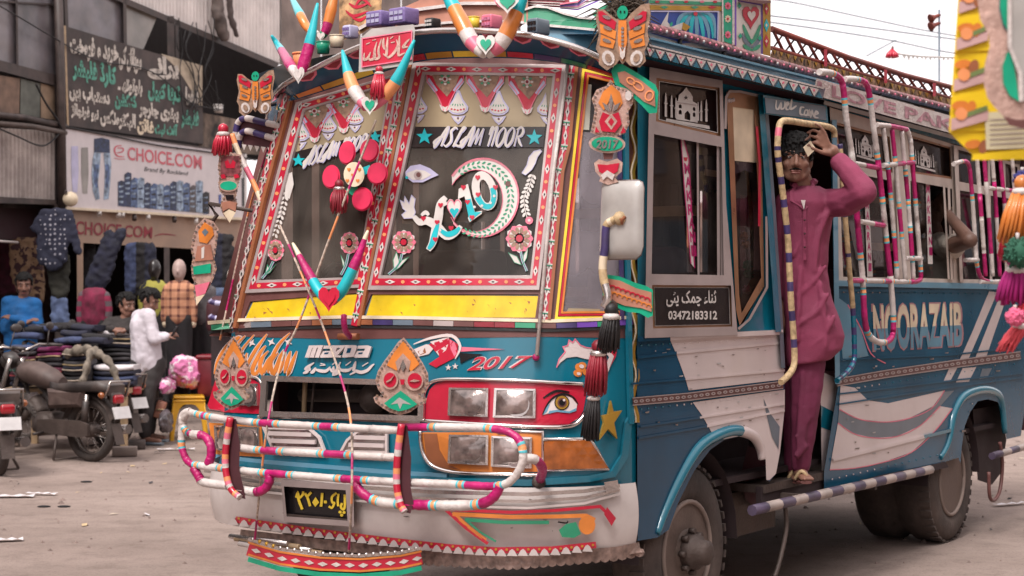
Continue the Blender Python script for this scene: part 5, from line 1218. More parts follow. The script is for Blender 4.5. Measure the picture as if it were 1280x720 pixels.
# ================================================================== VISOR AND ROOF FRONT
VT = [(334,150),(338,128),(352,108),(400,82),(450,58),(505,43),(560,38),(640,41),(700,53),(745,70),(785,92),(800,104)]
VL = [(346,152),(350,130),(372,124),(430,106),(480,90),(520,78),(570,73),(640,73),(700,79),(745,90),(785,104),(798,112)]
def rs(P, n):
    P = smooth_path([(x, y, 0) for x, y in P], 8); L = [0]
    for a, b in zip(P, P[1:]): L.append(L[-1] + (b - a).length)
    out = []; j = 0
    for i in range(n + 1):
        d = L[-1] * i / n
        while j < len(P) - 2 and L[j + 1] < d: j += 1
        q = P[j].lerp(P[j + 1], (d - L[j]) / max(1e-9, L[j + 1] - L[j])); out.append((q.x, q.y))
    return out
VT, VL = rs(VT, 44), rs(VL, 44)
def VS(u, v, off=0.):
    """visor surface: u along 0..1, v 0 at the lip, 1 at the glass"""
    f = max(0, min(43.999, u * 44)); i = int(f); a = f - i
    def lp(P, S): return S(P[i][0] + (P[i + 1][0] - P[i][0]) * a, P[i][1] + (P[i + 1][1] - P[i][1]) * a)
    p = lp(VT, frontoff(.20)).lerp(lp(VL, frontoff(.03)), v); return p - BUS.ray(*proj(p)).normalized() * off
m = MB(); U_ = lin(0,1,44); grid = [[VS(u, v) for v in (0,.25,.5,.75,1)] for u in U_]
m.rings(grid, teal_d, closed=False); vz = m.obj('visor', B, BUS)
m = MB(); m.tube([VS(u, 0) for u in U_], .013, silver, 6); m.obj('visor_rim', vz, BUS)
m = MB()
def vpoly(pts, c, off): m.add([VS(u, v, off) for u, v in pts], [tuple(range(len(pts)))], c)
for u in (.07,.155,.225,.29,.37,.56,.62,.69,.76,.83,.9,.95):
    w = .026
    vpoly([(u - w, .12),(u - w * .3,.08),(u + w, .10),(u + w * .8,.26),(u + .1 * w, .40),(u - w * .7,.28)], pink, .004); vpoly([(u - w * .72,.15),(u, .12),(u + w * .72,.14),(u + w * .5,.24),(u, .33),(u - w * .5,.24)], red_d, .006)
seg = [gold, orange, gold, yellow_p, green_p, red, gold, yellow_p, gold, red, navy_t, green_p, red, brown]
for i, c in enumerate(seg):
    a, b = .03 + i * .069,.03 + (i + 1) * .069 - .004; k = 5; vpoly([(a + (b - a) * j / k, .74) for j in range(k + 1)] + [(b - (b - a) * j / k, .95) for j in range(k + 1)], c, .004)
m.obj('visor_painting', vz, BUS)
# calligraphy board on the visor
s9 = lambda *p: Z(440,30,10.29, *p)
MBQ = s9((100,185),(790,75),(775,520),(85,620)); S2 = frontoff(.24)
m = MB(); m.poly(S2, s9((100,190),(250,60),(790,5),(810,70),(780,520),(85,620)), grey_m, .0,.02,60); cb = m.obj('calligraphy_board', B, BUS)
m = MB(); m.poly(S2, s9((135,190),(765,90),(760,450),(130,550)), red, .021,.004,60); m.ribbon(S2, s9((132,188),(768,88),(762,452),(128,552)), 1.4, pink, .026,.003, True)
for st in (((740,190),(680,260),(660,300),(720,290)),((610,150),(605,280),(600,400),(680,370)),((570,200),(590,270),(540,370),(470,430),(440,400)),((460,170),(450,280),(440,400),(400,380)),((410,180),(400,260),(420,330)),((380,190),(340,330),(350,420),(300,450),(270,400)),((320,230),(290,340),(290,430),(230,460),(210,410)),((240,360),(200,440),(150,455),(160,370)),((180,260),(230,240)),((260,210),(310,200)),((490,190),(530,160)),((500,240),(550,230))):
    stroke(m, S2, s9(*st),(1.2,3.4), foil_p, .026,.002)
m.obj('calligraphy', cb, BUS)
# painted crown boards standing behind the visor lip
KS = frontoff(-.10)
terr = mat('terracotta_panel', (.42,.18,.12), .5, var=.2, dirt=.2); tap = mat('tapestry', (.42,.25,.12), .7, var=.5, scale=22, bump=.3)
m = MB(); m.poly(KS, [(424,-14),(478,-16),(476,26),(452,42),(424,52)], tap, .0,.03,40)
for st in (((432,13),(442,20),(460,14)),((440,22),(450,25),(458,20)),((436,4),(446,9),(462,3)),((444,8),(452,-2),(464,8))): stroke(m, KS, st, (1,4), red, .032,.001)
m.obj('tapestry_panel', B, BUS)
m = MB(); m.poly(KS, [(476,22),(560,-16),(660,-16),(660,26),(640,42),(560,40),(505,46),(440,66)], terr, .0,.03,40); m.ribbon(KS, [(448,36),(470,24),(520,12),(580,4),(640,4)], 4, wtape, .03,.02); m.ribbon(KS, [(500,34),(560,28),(610,26),(655,28)], 3, wtape, .03,.015); m.obj('terracotta_panel', B, BUS)
m = MB(); m.poly(KS, [(655,12),(668,8),(684,9),(705,17),(725,22),(752,24),(752,37),(700,33),(655,29)], green_p, .0,.03,30); m.ribbon(KS, [(652,13),(668,8),(684,9),(705,17),(725,22),(752,24)], 2.5, wtape, .03,.01); m.ribbon(KS, [(652,29),(700,33),(752,38)], 3, wtape, .03,.01); m.obj('green_wave_panel', B, BUS)
m = MB(); m.poly(KS, [(682,33),(752,39),(752,66),(720,56),(684,46)], blue_l, -.01,.03,30); m.obj('blue_panel', B, BUS)
m = MB(); m.poly(KS, [(655,-20),(712,-20),(712,10),(690,9),(672,6),(655,10)], red_d, -.05,.03,30)
for y in (-2,2,5): m.ribbon(KS, [(660, y),(706, y + 2)], .9, wtape, -.018,.002)
m.obj('carpet_panel', B, BUS)
m = MB()
for i in range(6): m.ribbon(KS, [(700,10 - i),(722,12 - i * 2),(745,2 - i * 4),(770,-10 - i * 4)], 1.8, (violet, wtape, rose, violet, navy_t, pink)[i], -.01 + i * .003,.004)
m.poly(KS, [(738,18),(756,6),(770,4),(770,26),(750,24)], green_p, -.03,.02,30); m.obj('ribbon_bunting', B, BUS)
m = MB(); m.poly(BUS.pY(.35), [(752,30),(770,-30),(830,-30),(830,60),(790,78),(756,68)], teal_d, 0,.05,60); m.obj('roof_front_corner', B, BUS)
# bundle of dry brush tied at the corner
m = MB(); bm_ = mat('dry_brush', (.07,.05,.035), .9, var=.4)
for i in range(170):
    a = random.uniform(0,2 * math.pi); b = random.uniform(.1,.9); c = BUS.pX(-.2)(778,18) + Vector((random.uniform(-.04,.04), random.uniform(-.05,.05), random.uniform(-.05,.03)))
    d = Vector((random.uniform(-.3,.5), math.cos(a), math.sin(a) * .8 + .25)).normalized() * random.uniform(.07,.16); mid_ = c + d * .5 + Vector((0,0,.015)); m.tube([c, mid_, c + d + Vector((0,0,-.02))], [.005,.004,.0015], bm_, 4)
m.obj('brush_bundle', None, BUS, 'bundle of dark dry brush tied on the roof corner behind the butterfly ornament', None, 'bundle')
# small things standing along the visor lip
def upx(px, py, o=.12): return frontoff(o)(px, py)
def cup(px, py, w, h, c, name, label, cat, taper=.85, o=.10):
    b = upx(px, py, o); s = b.length and (BUS.M @ b).y / FPX; t = thing(name, label, cat, BUS.M @ b)
    mb = MB(); mb.lathe([(0,0),(w * s / 2 * taper, 0),(w * s / 2, h * s),(w * s / 2 * .9, h * s),(w * s / 2 * .8, h * s * .9),(0, h * s * .88)], BUS.M @ b, (0,0,1), c, 16); mb.obj('shell', t)
    mb = MB(); mb.lathe([(w * s / 2 * 1.02, h * s * .9),(w * s / 2 * 1.06, h * s * .95),(w * s / 2 * 1.02, h * s)], BUS.M @ b, (0,0,1), c, 16); mb.obj('rim', t)
cup(404,67,18,15, green, 'roof_lamp', 'green cup-shaped marker lamp on the far half of the visor lip', 'lamp')
cup(421,59,19,15, cream, 'roof_lamp', 'cream cup-shaped marker lamp beside the green one on the visor lip', 'lamp')
cup(378,90,25,24, orange_t, 'roof_lamp', 'pale orange round marker lamp behind the small upright horns at the visor end', 'lamp', .7)
cup(592,38,15,17, yellow_p, 'roof_lamp', 'yellow round tin between the tall striped horns on the visor lip', 'lamp', 1.)
def crate(px, py, w, h, d, c, name, label, cat, extra=None, o=.06, rz=-6):
    b = BUS.M @ upx(px, py, o); s = b.y / FPX; t = thing(name, label, cat, b); Rm = Matrix.Rotation(BUS.ang + R(90 + rz), 3, 'Z')
    mb = MB(); mb.rbox(b + Vector((0,0, h * s / 2)),(w * s, d, h * s), c, .008, Rm); mb.obj('case', t)
    mb = MB(); 
    for i in range(3):
        for j in range(2): mb.box(b + Rm @ Vector(((i - 1) * w * s * .28, d / 2 + .0015,0)) * 1 + Vector((0,0, h * s * (.32 + .36 * j))),(w * s * .22,.004, h * s * .22), extra or c, Rm); mb.box(b + Rm @ Vector(((i - 1) * w * s * .28,-d / 2 - .0015,0)) + Vector((0,0, h * s * (.32 + .36 * j))),(w * s * .22,.004, h * s * .22), extra or c, Rm)
    mb.obj('ribbing', t)
crate(476,34,27,19,.10, purple, 'purple_lamp', 'left one of two purple ribbed lamp boxes over the red calligraphy board', 'lamp box', lilac); crate(505,31,28,20,.10, purple, 'purple_lamp', 'right one of two purple ribbed lamp boxes over the red calligraphy board', 'lamp box', lilac)
crate(541,36,14,13,.06, black, 'button_box', 'small black box with pale square buttons on the visor lip', 'box', ivory); crate(615,37,17,18,.08, pink, 'pink_box', 'pink square box with a blue corner between the striped horns', 'box', rose); crate(673,44,17,20,.09, greyblue, 'marker_lamp', 'dark grey square lamp on the near half of the visor lip', 'lamp', blackg)
crate(438,48,14,16,.06, lilac, 'marker_lamp', 'small lilac square lamp left of the purple boxes', 'lamp', purple)
# ================================================================== ORNAMENTS ON THE FRONT
def horn(nm, label, o, left, right, base, off=.30):
    """pair of painted horns joined in a V: each horn is a curved taper of colour blocks"""
    S = frontoff(off); first = None
    for k_, (spine, ws, cols) in enumerate((left, right)):
        mb = MB(); P = [S(*p) for p in spine]; s = (BUS.M @ P[0]).y / FPX
        Q = smooth_path(P, 6); n = len(Q) - 1; rr = []
        for i in range(n + 1):
            f = i / n * (len(ws) - 1); j = min(int(f), len(ws) - 2); rr.append((ws[j] + (ws[j + 1] - ws[j]) * (f - j)) * s / 2)
        mm = [cols[min(len(cols) - 1, int(i / n * len(cols)))] for i in range(n)]; mb.tube(Q, [q_ * 1.12 for q_ in rr], mm, 10, True, False, .9)
        ob = mb.obj('horn', B if first is None else first, BUS, label if first is None else None); 
        if first is None: first = ob; ob.name = nm
    mb = MB(); base(mb, S); mb.obj('heart_boss', first, BUS); return first
def boss(cx, cy, w, h, c1, c2):
    def f(mb, S): mb.poly(S, heart(cx, cy, w, h), c1,.02,.02,60); mb.poly(S, heart(cx, cy, w * .58, h * .58), c2,.041,.004,60)
    return f
horn('striped_horns', 'tall horns in turquoise, orange, white and pink over the near windscreen', 0, ([(606,68),(590,52),(577,28),(560,-6),(552,-26)], [12,20,21,16,10], [ivory, pink, wtape, orange, orange, turq, turq, turq]),([(608,68),(624,56),(638,32),(652,-2),(660,-26)], [12,20,21,16,10], [ivory, pink, wtape, orange, orange, turq, turq, turq]), boss(607,56,24,26, ivory, green), .30)
horn('striped_horns', 'horns in turquoise, orange and white hanging over the far windscreen', 0, ([(458,134),(446,118),(437,98),(428,63)], [12,17,15,3], [pink, wtape, wtape, orange_t, orange_t, turq, turq]),([(464,134),(480,120),(497,98),(518,50)], [12,17,15,3], [pink, pink, orange_t, orange_t, turq, turq, turq]), boss(462,132,21,24, ivory, green), .32)
horn('striped_horns', 'horns in turquoise, magenta and white at the far end of the visor', 0, ([(372,96),(362,80),(350,60),(339,44)], [10,13,10,3], [wtape, Mg, Mg, turq, turq]),([(374,96),(380,78),(388,50),(397,4)], [10,14,13,3], [wtape, Mg, Mg, Mg, turq, turq, turq]), boss(373,94,15,22, ivory, wtape), .28)
horn('striped_horns', 'tilted horns in turquoise, orange and magenta behind the far visor end', 0, ([(398,44),(384,34),(374,16),(362,-8)], [8,11,11,4], [wtape, orange, orange, turq, turq]),([(402,46),(408,36),(414,12),(420,-14)], [8,12,14,6], [green_p, Mg, orange, orange, turq]), boss(401,46,10,12, ivory, wtape), .05)
horn('striped_horns', 'horns in magenta and turquoise with a red heart below the far windscreen', 0, ([(410,378),(398,362),(384,338),(366,304)], [11,14,11,3], [red, turq, turq, Mg, Mg, cream]),([(414,378),(428,362),(444,330),(460,288)], [11,15,13,3], [red, turq, turq, turq, Mg, Mg, cream]), boss(411,374,27,32, red, red), .22)
m = MB(); m.tube(smooth_path([frontoff(.12)(430,394), frontoff(.12)(430,404), frontoff(.08)(432,414), frontoff(.02)(438,421)], 5), .013, magenta, 8); m.tube([front(426,421,.012), front(450,421,.012)], .016, brown_o, 6); m.obj('horn_bracket', B, BUS)
m = MB(); m.poly(frontoff(.36), heart(634,4,30,26), ivory, 0,.02,60); m.poly(frontoff(.36), heart(634,3,20,17), green, .021,.004,60); m.poly(frontoff(.36), [(607,-16),(626,-16),(634,14),(622,8)], pink, -.01,.012,60); m.obj('heart_ornament', B, BUS)
# flower of five red discs
SF = frontoff(.10)
m = MB(); cx, cy = 442.5,218; m.poly(SF, ell(cx, cy, 13,15.5,0,22), cream, .02,.03,60); o = m.obj('disc_flower', B, BUS, 'flower of crimson discs round a spotted cream disc')
m = MB()
for x, y in ((436,212),(449,212),(441,219),(434,226),(447,226)): m.poly(SF, heart(x, y, 5,5,10), orange, .051,.002,60)
m.obj('heart_spots', o, BUS)
for x, y, rx, ry in ((434,191,10.5,15),(462,188,12,14.5),(414,221,11,15),(472,217,13,14),(453,249,13,15),(424,249,11.5,15)):
    m = MB(); c0 = SF(x, y, .0); s = (BUS.M @ c0).y / FPX
    m.poly(SF, ell(x, y, rx, ry, 8,24), crimson, .0,.022,60); m.poly(SF, ell(x - .8, y, rx * .86, ry * .86,8,22), crimson, .022,.010,60); m.obj('disc', o, BUS)
m = MB(); m.poly(SF, [(436,232),(446,232),(450,240),(440,244),(432,238)], green, .01,.01,60); m.poly(SF, [(452,210),(462,206),(464,214),(454,220)], turq, .005,.01,60); m.obj('leaf', o, BUS)
# butterflies
def butterfly(cx, cy, sc, S, label, dark_=0):
    f = lambda *p: [(cx + a * sc, cy + b * sc) for a, b in p]
    out = f((-8,-24),(-14,-28),(-24,-36),(-32,-36),(-34,-24),(-30,-4),(-34,14),(-30,22),(-30,34),(-20,42),(-8,34),(-4,28),(0,34),(4,30),(10,36),(22,38),(30,30),(28,18),(34,4),(32,-8),(36,-30),(34,-44),(24,-42),(10,-30),(6,-24))
    mb = MB(); mb.poly(S, out, foil_b, .0,.02,60); b = mb.obj('butterfly_ornament', B, BUS, label); mb = MB()
    for sx in (-1,1):
        mb.poly(S, f((8 * sx, -20),(26 * sx, -34),(31 * sx, -33),(30 * sx, -22),(10 * sx, -10)), red, .021,.004,60); mb.poly(S, f((8 * sx, -8),(29 * sx, -18),(28 * sx, -6),(9 * sx, 2)), orange, .021,.004,60); mb.poly(S, f((9 * sx, 4),(27 * sx, -4),(29 * sx, 10),(12 * sx, 14)), orange, .021,.004,60)
        mb.poly(S, [(cx + (18 * sx + a) * sc, cy + (26 + b) * sc) for a, b in ell(0,0,8,10,20 * sx, 12)], wtape, .021,.004,60); mb.poly(S, [(cx + (18 * sx + a) * sc, cy + (26 + b) * sc) for a, b in ell(0,0,4,6,20 * sx, 10)], foil_b, .026,.003,60)
        for x, y in ((20,-26),(19,-12),(20,4)): mb.poly(S, [(cx + (x * sx + a) * sc, cy + (y + b) * sc) for a, b in ell(0,0,6,2.4,-20 * sx, 8)], silver, .026,.003,60)
        mb.obj('wing_foil', b, BUS); mb = MB()
    mb = MB()
    mb.poly(S, f((-5,-22),(5,-22),(6,4),(3,24),(0,30),(-3,24),(-6,4)), orange, .021,.008,60)
    for i in range(6): mb.poly(S, [(cx + a * sc, cy + (-12 + i * 5 + b) * sc) for a, b in ell(0,0,2,2,0,7)], silver, .03,.003,60)
    mb.poly(S, f((-4,10),(0,18),(4,10),(3,24),(0,28),(-3,24)), wtape, .03,.003,60); mb.obj('body', b, BUS); mb = MB()
    mb.poly(S, [(cx + a * sc, cy + (-32 + b) * sc) for a, b in ell(0,0,7,9,10,12)], green, .005,.02,60)
    for x in (-2.5,2.5): mb.poly(S, [(cx + (x + a) * sc, cy + (-33 + b) * sc) for a, b in ell(0,0,1.2,1.6,0,6)], blackg, .026,.002,60)
    mb.obj('head', b, BUS)
butterfly(778,47,.98, BUS.pX(-.42), 'foil butterfly at the near corner of the roof, with a green head')
butterfly(319,117,.68, BUS.pX(-.30), 'foil butterfly beside the far end of the visor, against the dark building')
# crest-shaped foil boards
def crest(nm, label, S, outline, layers, par=B):
    mb = MB(); mb.poly(S, outline, foil_p, .0,.02,60); o = mb.obj(nm, par, BUS, label); mb = MB()
    n = len(outline)
    for i, (p, t) in enumerate(mb.along(inset(outline, .93), 5.5, True)): mb.poly(S, ell(p.x, p.y, 1.7,1.3, n=6), foil_b if i % 2 else silver, .02,.005,60)
    mb.obj('embossed_edge', o, BUS); mb = MB()
    for k_, (q, c) in enumerate(layers): mb.poly(S, q, c, .021 + .0012 * k_, .004,60)
    mb.obj('foil_inlay', o, BUS); return o
kx = lambda *p: Z(460,410,6.0, *p)
CREST = ((268,70),(300,110),(345,165),(410,260),(450,340),(455,420),(430,480),(380,515),(440,525),(435,560),(380,585),(320,630),(240,655),(160,630),(110,600),(55,560),(40,520),(65,508),(120,520),(75,460),(55,390),(75,320),(120,250),(180,170),(225,105))
CLAY = ((((265,95),(330,180),(385,270),(320,330),(270,220),(215,320),(140,280),(190,190)), orange),(((262,190),(320,250),(305,330),(262,250),(225,330),(205,255)), foil_p),(((262,235),(285,285),(262,330),(240,285)), silver),(ell(165,390,62,72,0,18), foil_p),(ell(165,390,48,56,0,16), red),(ell(345,395,72,76,0,18), foil_p),(ell(350,395,54,58,0,16), red),(((240,385),(275,385),(270,425),(245,425)), red),(((120,565),(190,510),(245,470),(310,520),(370,572),(300,610),(230,625),(160,600)), green),(((170,575),(235,520),(325,575),(260,565),(240,610),(222,565)), grey_m),(((135,400),(165,385),(200,350),(170,395),(140,410)), foil_p),(((310,400),(345,385),(390,395),(350,405)), foil_p))
SB = BUS.pX(-.86)
def crest_at(label, S, f): return crest('foil_crest', label, S, f(CREST), [(f(q), c) for q, c in CLAY])
crest_at('spade-shaped foil crest on the near upright of the bumper bars', SB, lambda q: kx(*q))
crest_at('spade-shaped foil crest on the far upright of the bumper bars', SB, lambda q: [(291 + (x - 255) * .115,420 + (y - 70) * .158) for x, y in q])
# corner crest with the year, its little heart, and the winged boards
c8_ = lambda *p: Z(680,60,3.271, *p)
SM = BUS.pX(-.40)
co = crest('foil_crest', 'pink foil crest with orange arch at the near corner, above the year oval', SM, c8_((272,128),(290,155),(335,165),(365,185),(365,225),(345,260),(350,310),(330,350),(300,360),(215,355),(190,345),(200,300),(208,250),(195,210),(215,170),(255,155)),
      [(c8_((275,150),(310,180),(322,225),(300,255),(275,200),(245,255),(222,225),(240,180)), orange),(c8_((274,185),(282,215),(274,262),(266,215)), silver),(c8_((238,222),(262,235),(270,262),(250,250)), silver),(c8_((312,222),(288,235),(280,262),(300,250)), silver),(c8_((240,262),(270,275),(305,262),(318,310),(290,345),(235,340),(225,300)), red),(c8_((275,268),(300,300),(275,335),(248,300)), foil_p),(c8_((275,285),(287,302),(275,320),(262,302)), red),(c8_(*ell(345,195,14,20,0,10)), wtape),(c8_((212,320),(228,345),(208,345)), red),(c8_((325,320),(335,345),(312,350)), red)])
m = MB(); m.poly(SM, c8_(*ell(258,392,75,38,2,24)), foil_p, .0,.02,60); m.poly(SM, c8_(*ell(258,392,64,29,2,24)), green, .021,.004,60); write(m, SM, '2017', c8_((212,375),(306,375),(306,412),(212,412)), silver, .0265,.002,.03,.15); m.poly(SM, c8_((240,425),(285,425),(280,455),(245,455)), brown, -.005,.015,60); m.obj('year_oval', co, BUS)
m = MB(); m.poly(SM, c8_((205,470),(225,455),(258,465),(300,452),(322,468),(318,505),(290,530),(305,548),(262,560),(225,545),(232,530),(210,505)), foil_p, .0,.02,60); m.poly(SM, c8_((218,475),(258,478),(308,470),(300,505),(262,528),(225,505)), red, .021,.003,60); m.poly(SM, c8_((232,520),(258,500),(290,518),(280,540),(258,525),(242,540)), wtape, .0245,.003,60); m.obj('heart_pendant', co, BUS)
m = MB(); wg = c8_((275,95),(290,65),(320,65),(365,92),(410,120),(455,150),(468,180),(462,265),(430,268),(400,235),(350,190),(310,160),(290,150)); m.poly(BUS.pX(-.38), wg, green, .0,.03,60); wo = m.obj('wing_board', B, BUS, 'green and orange foil board slanting over the cab window corner')
m = MB(); m.poly(BUS.pX(-.38), c8_((300,100),(330,95),(400,135),(452,178),(455,240),(410,220),(350,170),(310,140)), terr, .031,.004,60)
for x, y, rx, ry, rr in ((355,135,18,12,35),(385,155,24,14,38),(430,195,16,20,20)): m.ribbon(BUS.pX(-.38), c8_(*ell(x, y, rx, ry, rr, 14)), 1.6, orange_t, .036,.003, True)
m.obj('foil_inlay', wo, BUS)
m = MB(); wg = c9((245,345),(262,338),(310,345),(370,370),(420,385),(445,400),(445,505),(425,515),(390,495),(340,490),(290,470),(255,450),(240,420)); m.poly(BUS.pX(-.34), wg, green, .0,.03,60); wo = m.obj('wing_board', B, BUS, 'green-edged red foil board below the mirror')
m = MB(); m.poly(BUS.pX(-.34), c9((250,352),(310,362),(380,395),(440,410),(440,490),(400,475),(330,465),(270,440),(248,410)), terr, .031,.004,60)
for i in range(9): x = 262 + i * 20; y = 385 + i * 7; m.ribbon(BUS.pX(-.34), c9(*ell(x, y, 11,9,30,9,180,360)), 1.5, red, .036,.003); m.ribbon(BUS.pX(-.34), c9(*ell(x + 6, y + 28,12,10,30,9,180,360)), 1.5, orange, .036,.003)
m.obj('foil_inlay', wo, BUS)
# mirror on its bent arm
MQ = BUS.pX(-.36)
m = MB(); mo = c8((240,560),(255,543),(385,543),(408,560)) + c9((405,235),(395,262),(375,275),(250,270),(230,250)); mo = c8((238,572),(245,552),(262,543),(385,543),(402,552),(408,575)) + c9((406,220),(396,255),(376,272),(262,274),(240,262),(230,235))
mcx = sum(p[0] for p in mo) / len(mo); mcy = sum(p[1] for p in mo) / len(mo)
MD = lambda x, y, o=0.: MQ(x, y, o + .045 * max(0,1 - ((x - mcx) / 30) ** 4) * max(0,1 - ((y - mcy) / 54) ** 6)); m.poly(MD, mo, grey_m, .0,.025,5, smooth=True); mr = m.obj('mirror', B, BUS)
m = MB(); m.poly(MQ, inset(mo, 1.03), alum, -.004,.018,60); m.obj('mirror_rim', mr, BUS)
m = MB(); m.tube(smooth_path([MQ(x, y, .07) for x, y in c9((315,108),(280,118),(255,140),(250,220),(240,300),(245,360),(262,430),(245,470))], 4), .017, [cream, cream, tan_t, tan_t] * 2 + [navy_t] * 6 + [cream] * 3 + [tan_t] * 4 + [silver] * 5,8); m.ball(MQ(*c9((312,108))[0], .065), .03, tan_t, 8); m.tube([MQ(*c9((300,100))[0], .07), MQ(*c9((330,118))[0], .07)], .02, brown_o, 6)
m.tube([MQ(*c9((245,430))[0], .06), MQ(*c9((300,470))[0], .0), MQ(*c9((330,440))[0], -.1)], .014, steel, 6); m.obj('mirror_arm', mr, BUS)
# ================================================================== BUMPER BARS
SBB = BUS.pX(-.84)
def bbar(path, cols, r=.0165, nm='bumper_bar', S=SBB, bands=True): return bars(path, cols, r, nm, S, B, True, bands)
bbar([(249,545),(234,540),(228,530),(229,518),(238,514)], [(.4, Mg),(.6, Wt)])
bbar([(238,516),(262,521),(300,526),(330,529),(420,534),(500,538)], [(.05, Wt),(.05, Mg),(.24, Wt),(.10, Mg),(.19, Wt),(.09, Mg),(.28, Wt)])
bbar([(500,534),(560,534),(600,535),(628,538),(645,546),(653,560),(653,578),(645,594),(632,605),(610,608),(560,605),(505,603)], [(.13, Mg),(.21, Wt),(.14, Mg),(.16, Wt),(.14, Mg),(.22, Wt)])
bbar([(238,514),(229,524),(227,545),(228,562),(236,578),(250,582),(300,588),(330,591),(420,598),(500,603)], [(.12, Wt),(.10, Mg),(.10, Wt),(.04, Mg),(.13, Wt),(.11, Mg),(.18, Wt),(.10, Mg),(.12, Wt)])
bbar([(288,558),(330,563),(420,568),(500,572)], [(.18, Wt),(.14, Mg),(.24, Wt),(.16, Mg),(.28, Wt)])
bbar([(240,543),(255,545),(263,555),(264,570),(260,580)], [(.2, Wt),(.8, Mg)], .02, bands=False)
bbar([(242,585),(250,598),(255,603),(285,607)], [(.3, Mg),(.7, Wt)], .02, bands=False)
bbar([(300,612),(320,615),(332,610),(337,600),(336,594)], [(.45, Wt),(.55, Mg)], .02, bands=False)
bbar([(443,601),(450,614),(470,626),(500,630),(560,632),(600,630),(618,620),(625,607)], [(.18, Mg),(.16, Wt),(.22, Mg),(.26, Wt),(.18, Mg)], .021)
m = MB(); m.tube(smooth_path([front(658,566,.24), front(668,568,.22), front(675,582,.14), front(674,600,.03)], 5), [.02] * 16, [Wt] * 5 + [Mg] * 10,8); m.ball(front(673,602,.03), .03, steel, 8); m.obj('bar_bracket', B, BUS)
for x0, path in ((501, [(502,530),(497,570),(496,605),(500,628),(506,640)]),(292, [(288,522),(283,555),(282,585),(288,610),(300,622)])):
    m = MB(); w = [(x + 13 + (4 if 0 < i < 4 else -6), y + 2) for i, (x, y) in enumerate(path)]
    m.poly(SBB, path + w[::-1], dark_m, -.03,.05,60); o = m.obj('bar_upright', B, BUS); m = MB(); m.tube(smooth_path([SBB(x, y, .035) for x, y in path], 5), .016, [(red, red, orange_t, pink, wtape)[i % 5] for i in range(20)], 6); m.obj('taped_edge', o, BUS)
# cords from roof to bumper
for nm, P in (('cord', [frontoff(.1)(352,135), frontoff(.12)(312,260), frontoff(.08)(275,425)]),('cord', [frontoff(.2)(470,150), frontoff(.2)(415,290), frontoff(.14)(375,400), frontoff(.15)(352,452), frontoff(.32)(333,540), frontoff(.16)(318,680)]),('cord', [frontoff(.16)(350,282), frontoff(.2)(380,350), frontoff(.12)(408,420), frontoff(.2)(436,510), frontoff(.34)(440,600), frontoff(.18)(436,690)])):
    m = MB(); Q = smooth_path(P, 14); m.tube(Q, .0055, [(ropem, ropem, magenta, ropem, orange_t)[i // 3 % 5] for i in range(len(Q) - 1)], 6); m.obj(nm, B, BUS)
# ================================================================== TASSELS: THINGS THAT HANG
def tassel(name, label, P, segs, cat='tassel', S=None, group=None, root_space=BUS):
    """segs: (px, y0, y1, w_top, w_bottom, material) bundles of thread hanging under one another, bound by pale bands"""
    t = None
    for i, (x0, y0, x1, y1, w0, w1, c) in enumerate(segs):
        a, b = root_space.M @ S(x0, y0), root_space.M @ S(x1, y1); s = a.y / FPX
        if t is None: t = thing(name, label, cat, b, 0, group)
        mb = MB(); n = 46; ax = (b - a)
        for k_ in range(n):
            an = k_ * 2.4; rr = math.sqrt((k_ + .5) / n); d = Vector((math.cos(an), math.sin(an) * .8,0)) * rr
            q = [a + d * w0 * s / 2, a + ax * .45 + d * (w0 * .4 + w1 * .62) * s / 2, b + d * w1 * s / 2 + Vector((0,0, random.uniform(-.02,.01)))]; th = max(.0022, w1 * s / 15); mb.tube(q, [th, th * 1.05, th * .6], c, 5)
        mb.obj('threads', t); mb = MB(); mb.ball(a, (w0 * s * .62, w0 * s * .62, w0 * s * .32), wtape if c != red_d else silver, 10); mb.ball(a + Vector((0,0, w0 * s * .5)), w0 * s * .5, c, 8); mb.obj('binding', t)
    return t
ST = BUS.pX(-.42)
tassel('tassel', 'black and maroon tassel hanging in three tiers from the near mirror board', None, [(764,396,758,436,18,26, black),(748,442,744,490,18,30, red_d),(742,498,737,546,14,24, black)], S=ST)
tassel('tassel', 'short black tassel beside the tiered one under the near mirror', None, [(768,398,766,432,12,18, black)], S=BUS.pX(-.38))
tassel('tassel', 'red tassel hanging between the horns over the far windscreen', None, [(474,92,472,120,10,20, red)], S=frontoff(.36))
tassel('tassel', 'red tassel hanging over the crimson disc flower', None, [(424,236,423,262,12,22, red_d)], S=frontoff(.2))
tassel('tassel', 'red tassel hanging beside the far windscreen pillar, under the cords', None, [(325,262,325,286,10,18, red_d)], S=BUS.pX(-.15))
tassel('tassel', 'red and orange tassel hanging above the green oval crest at the far mirror', None, [(279,168,277,190,14,26, red)], S=BUS.pX(-.35))
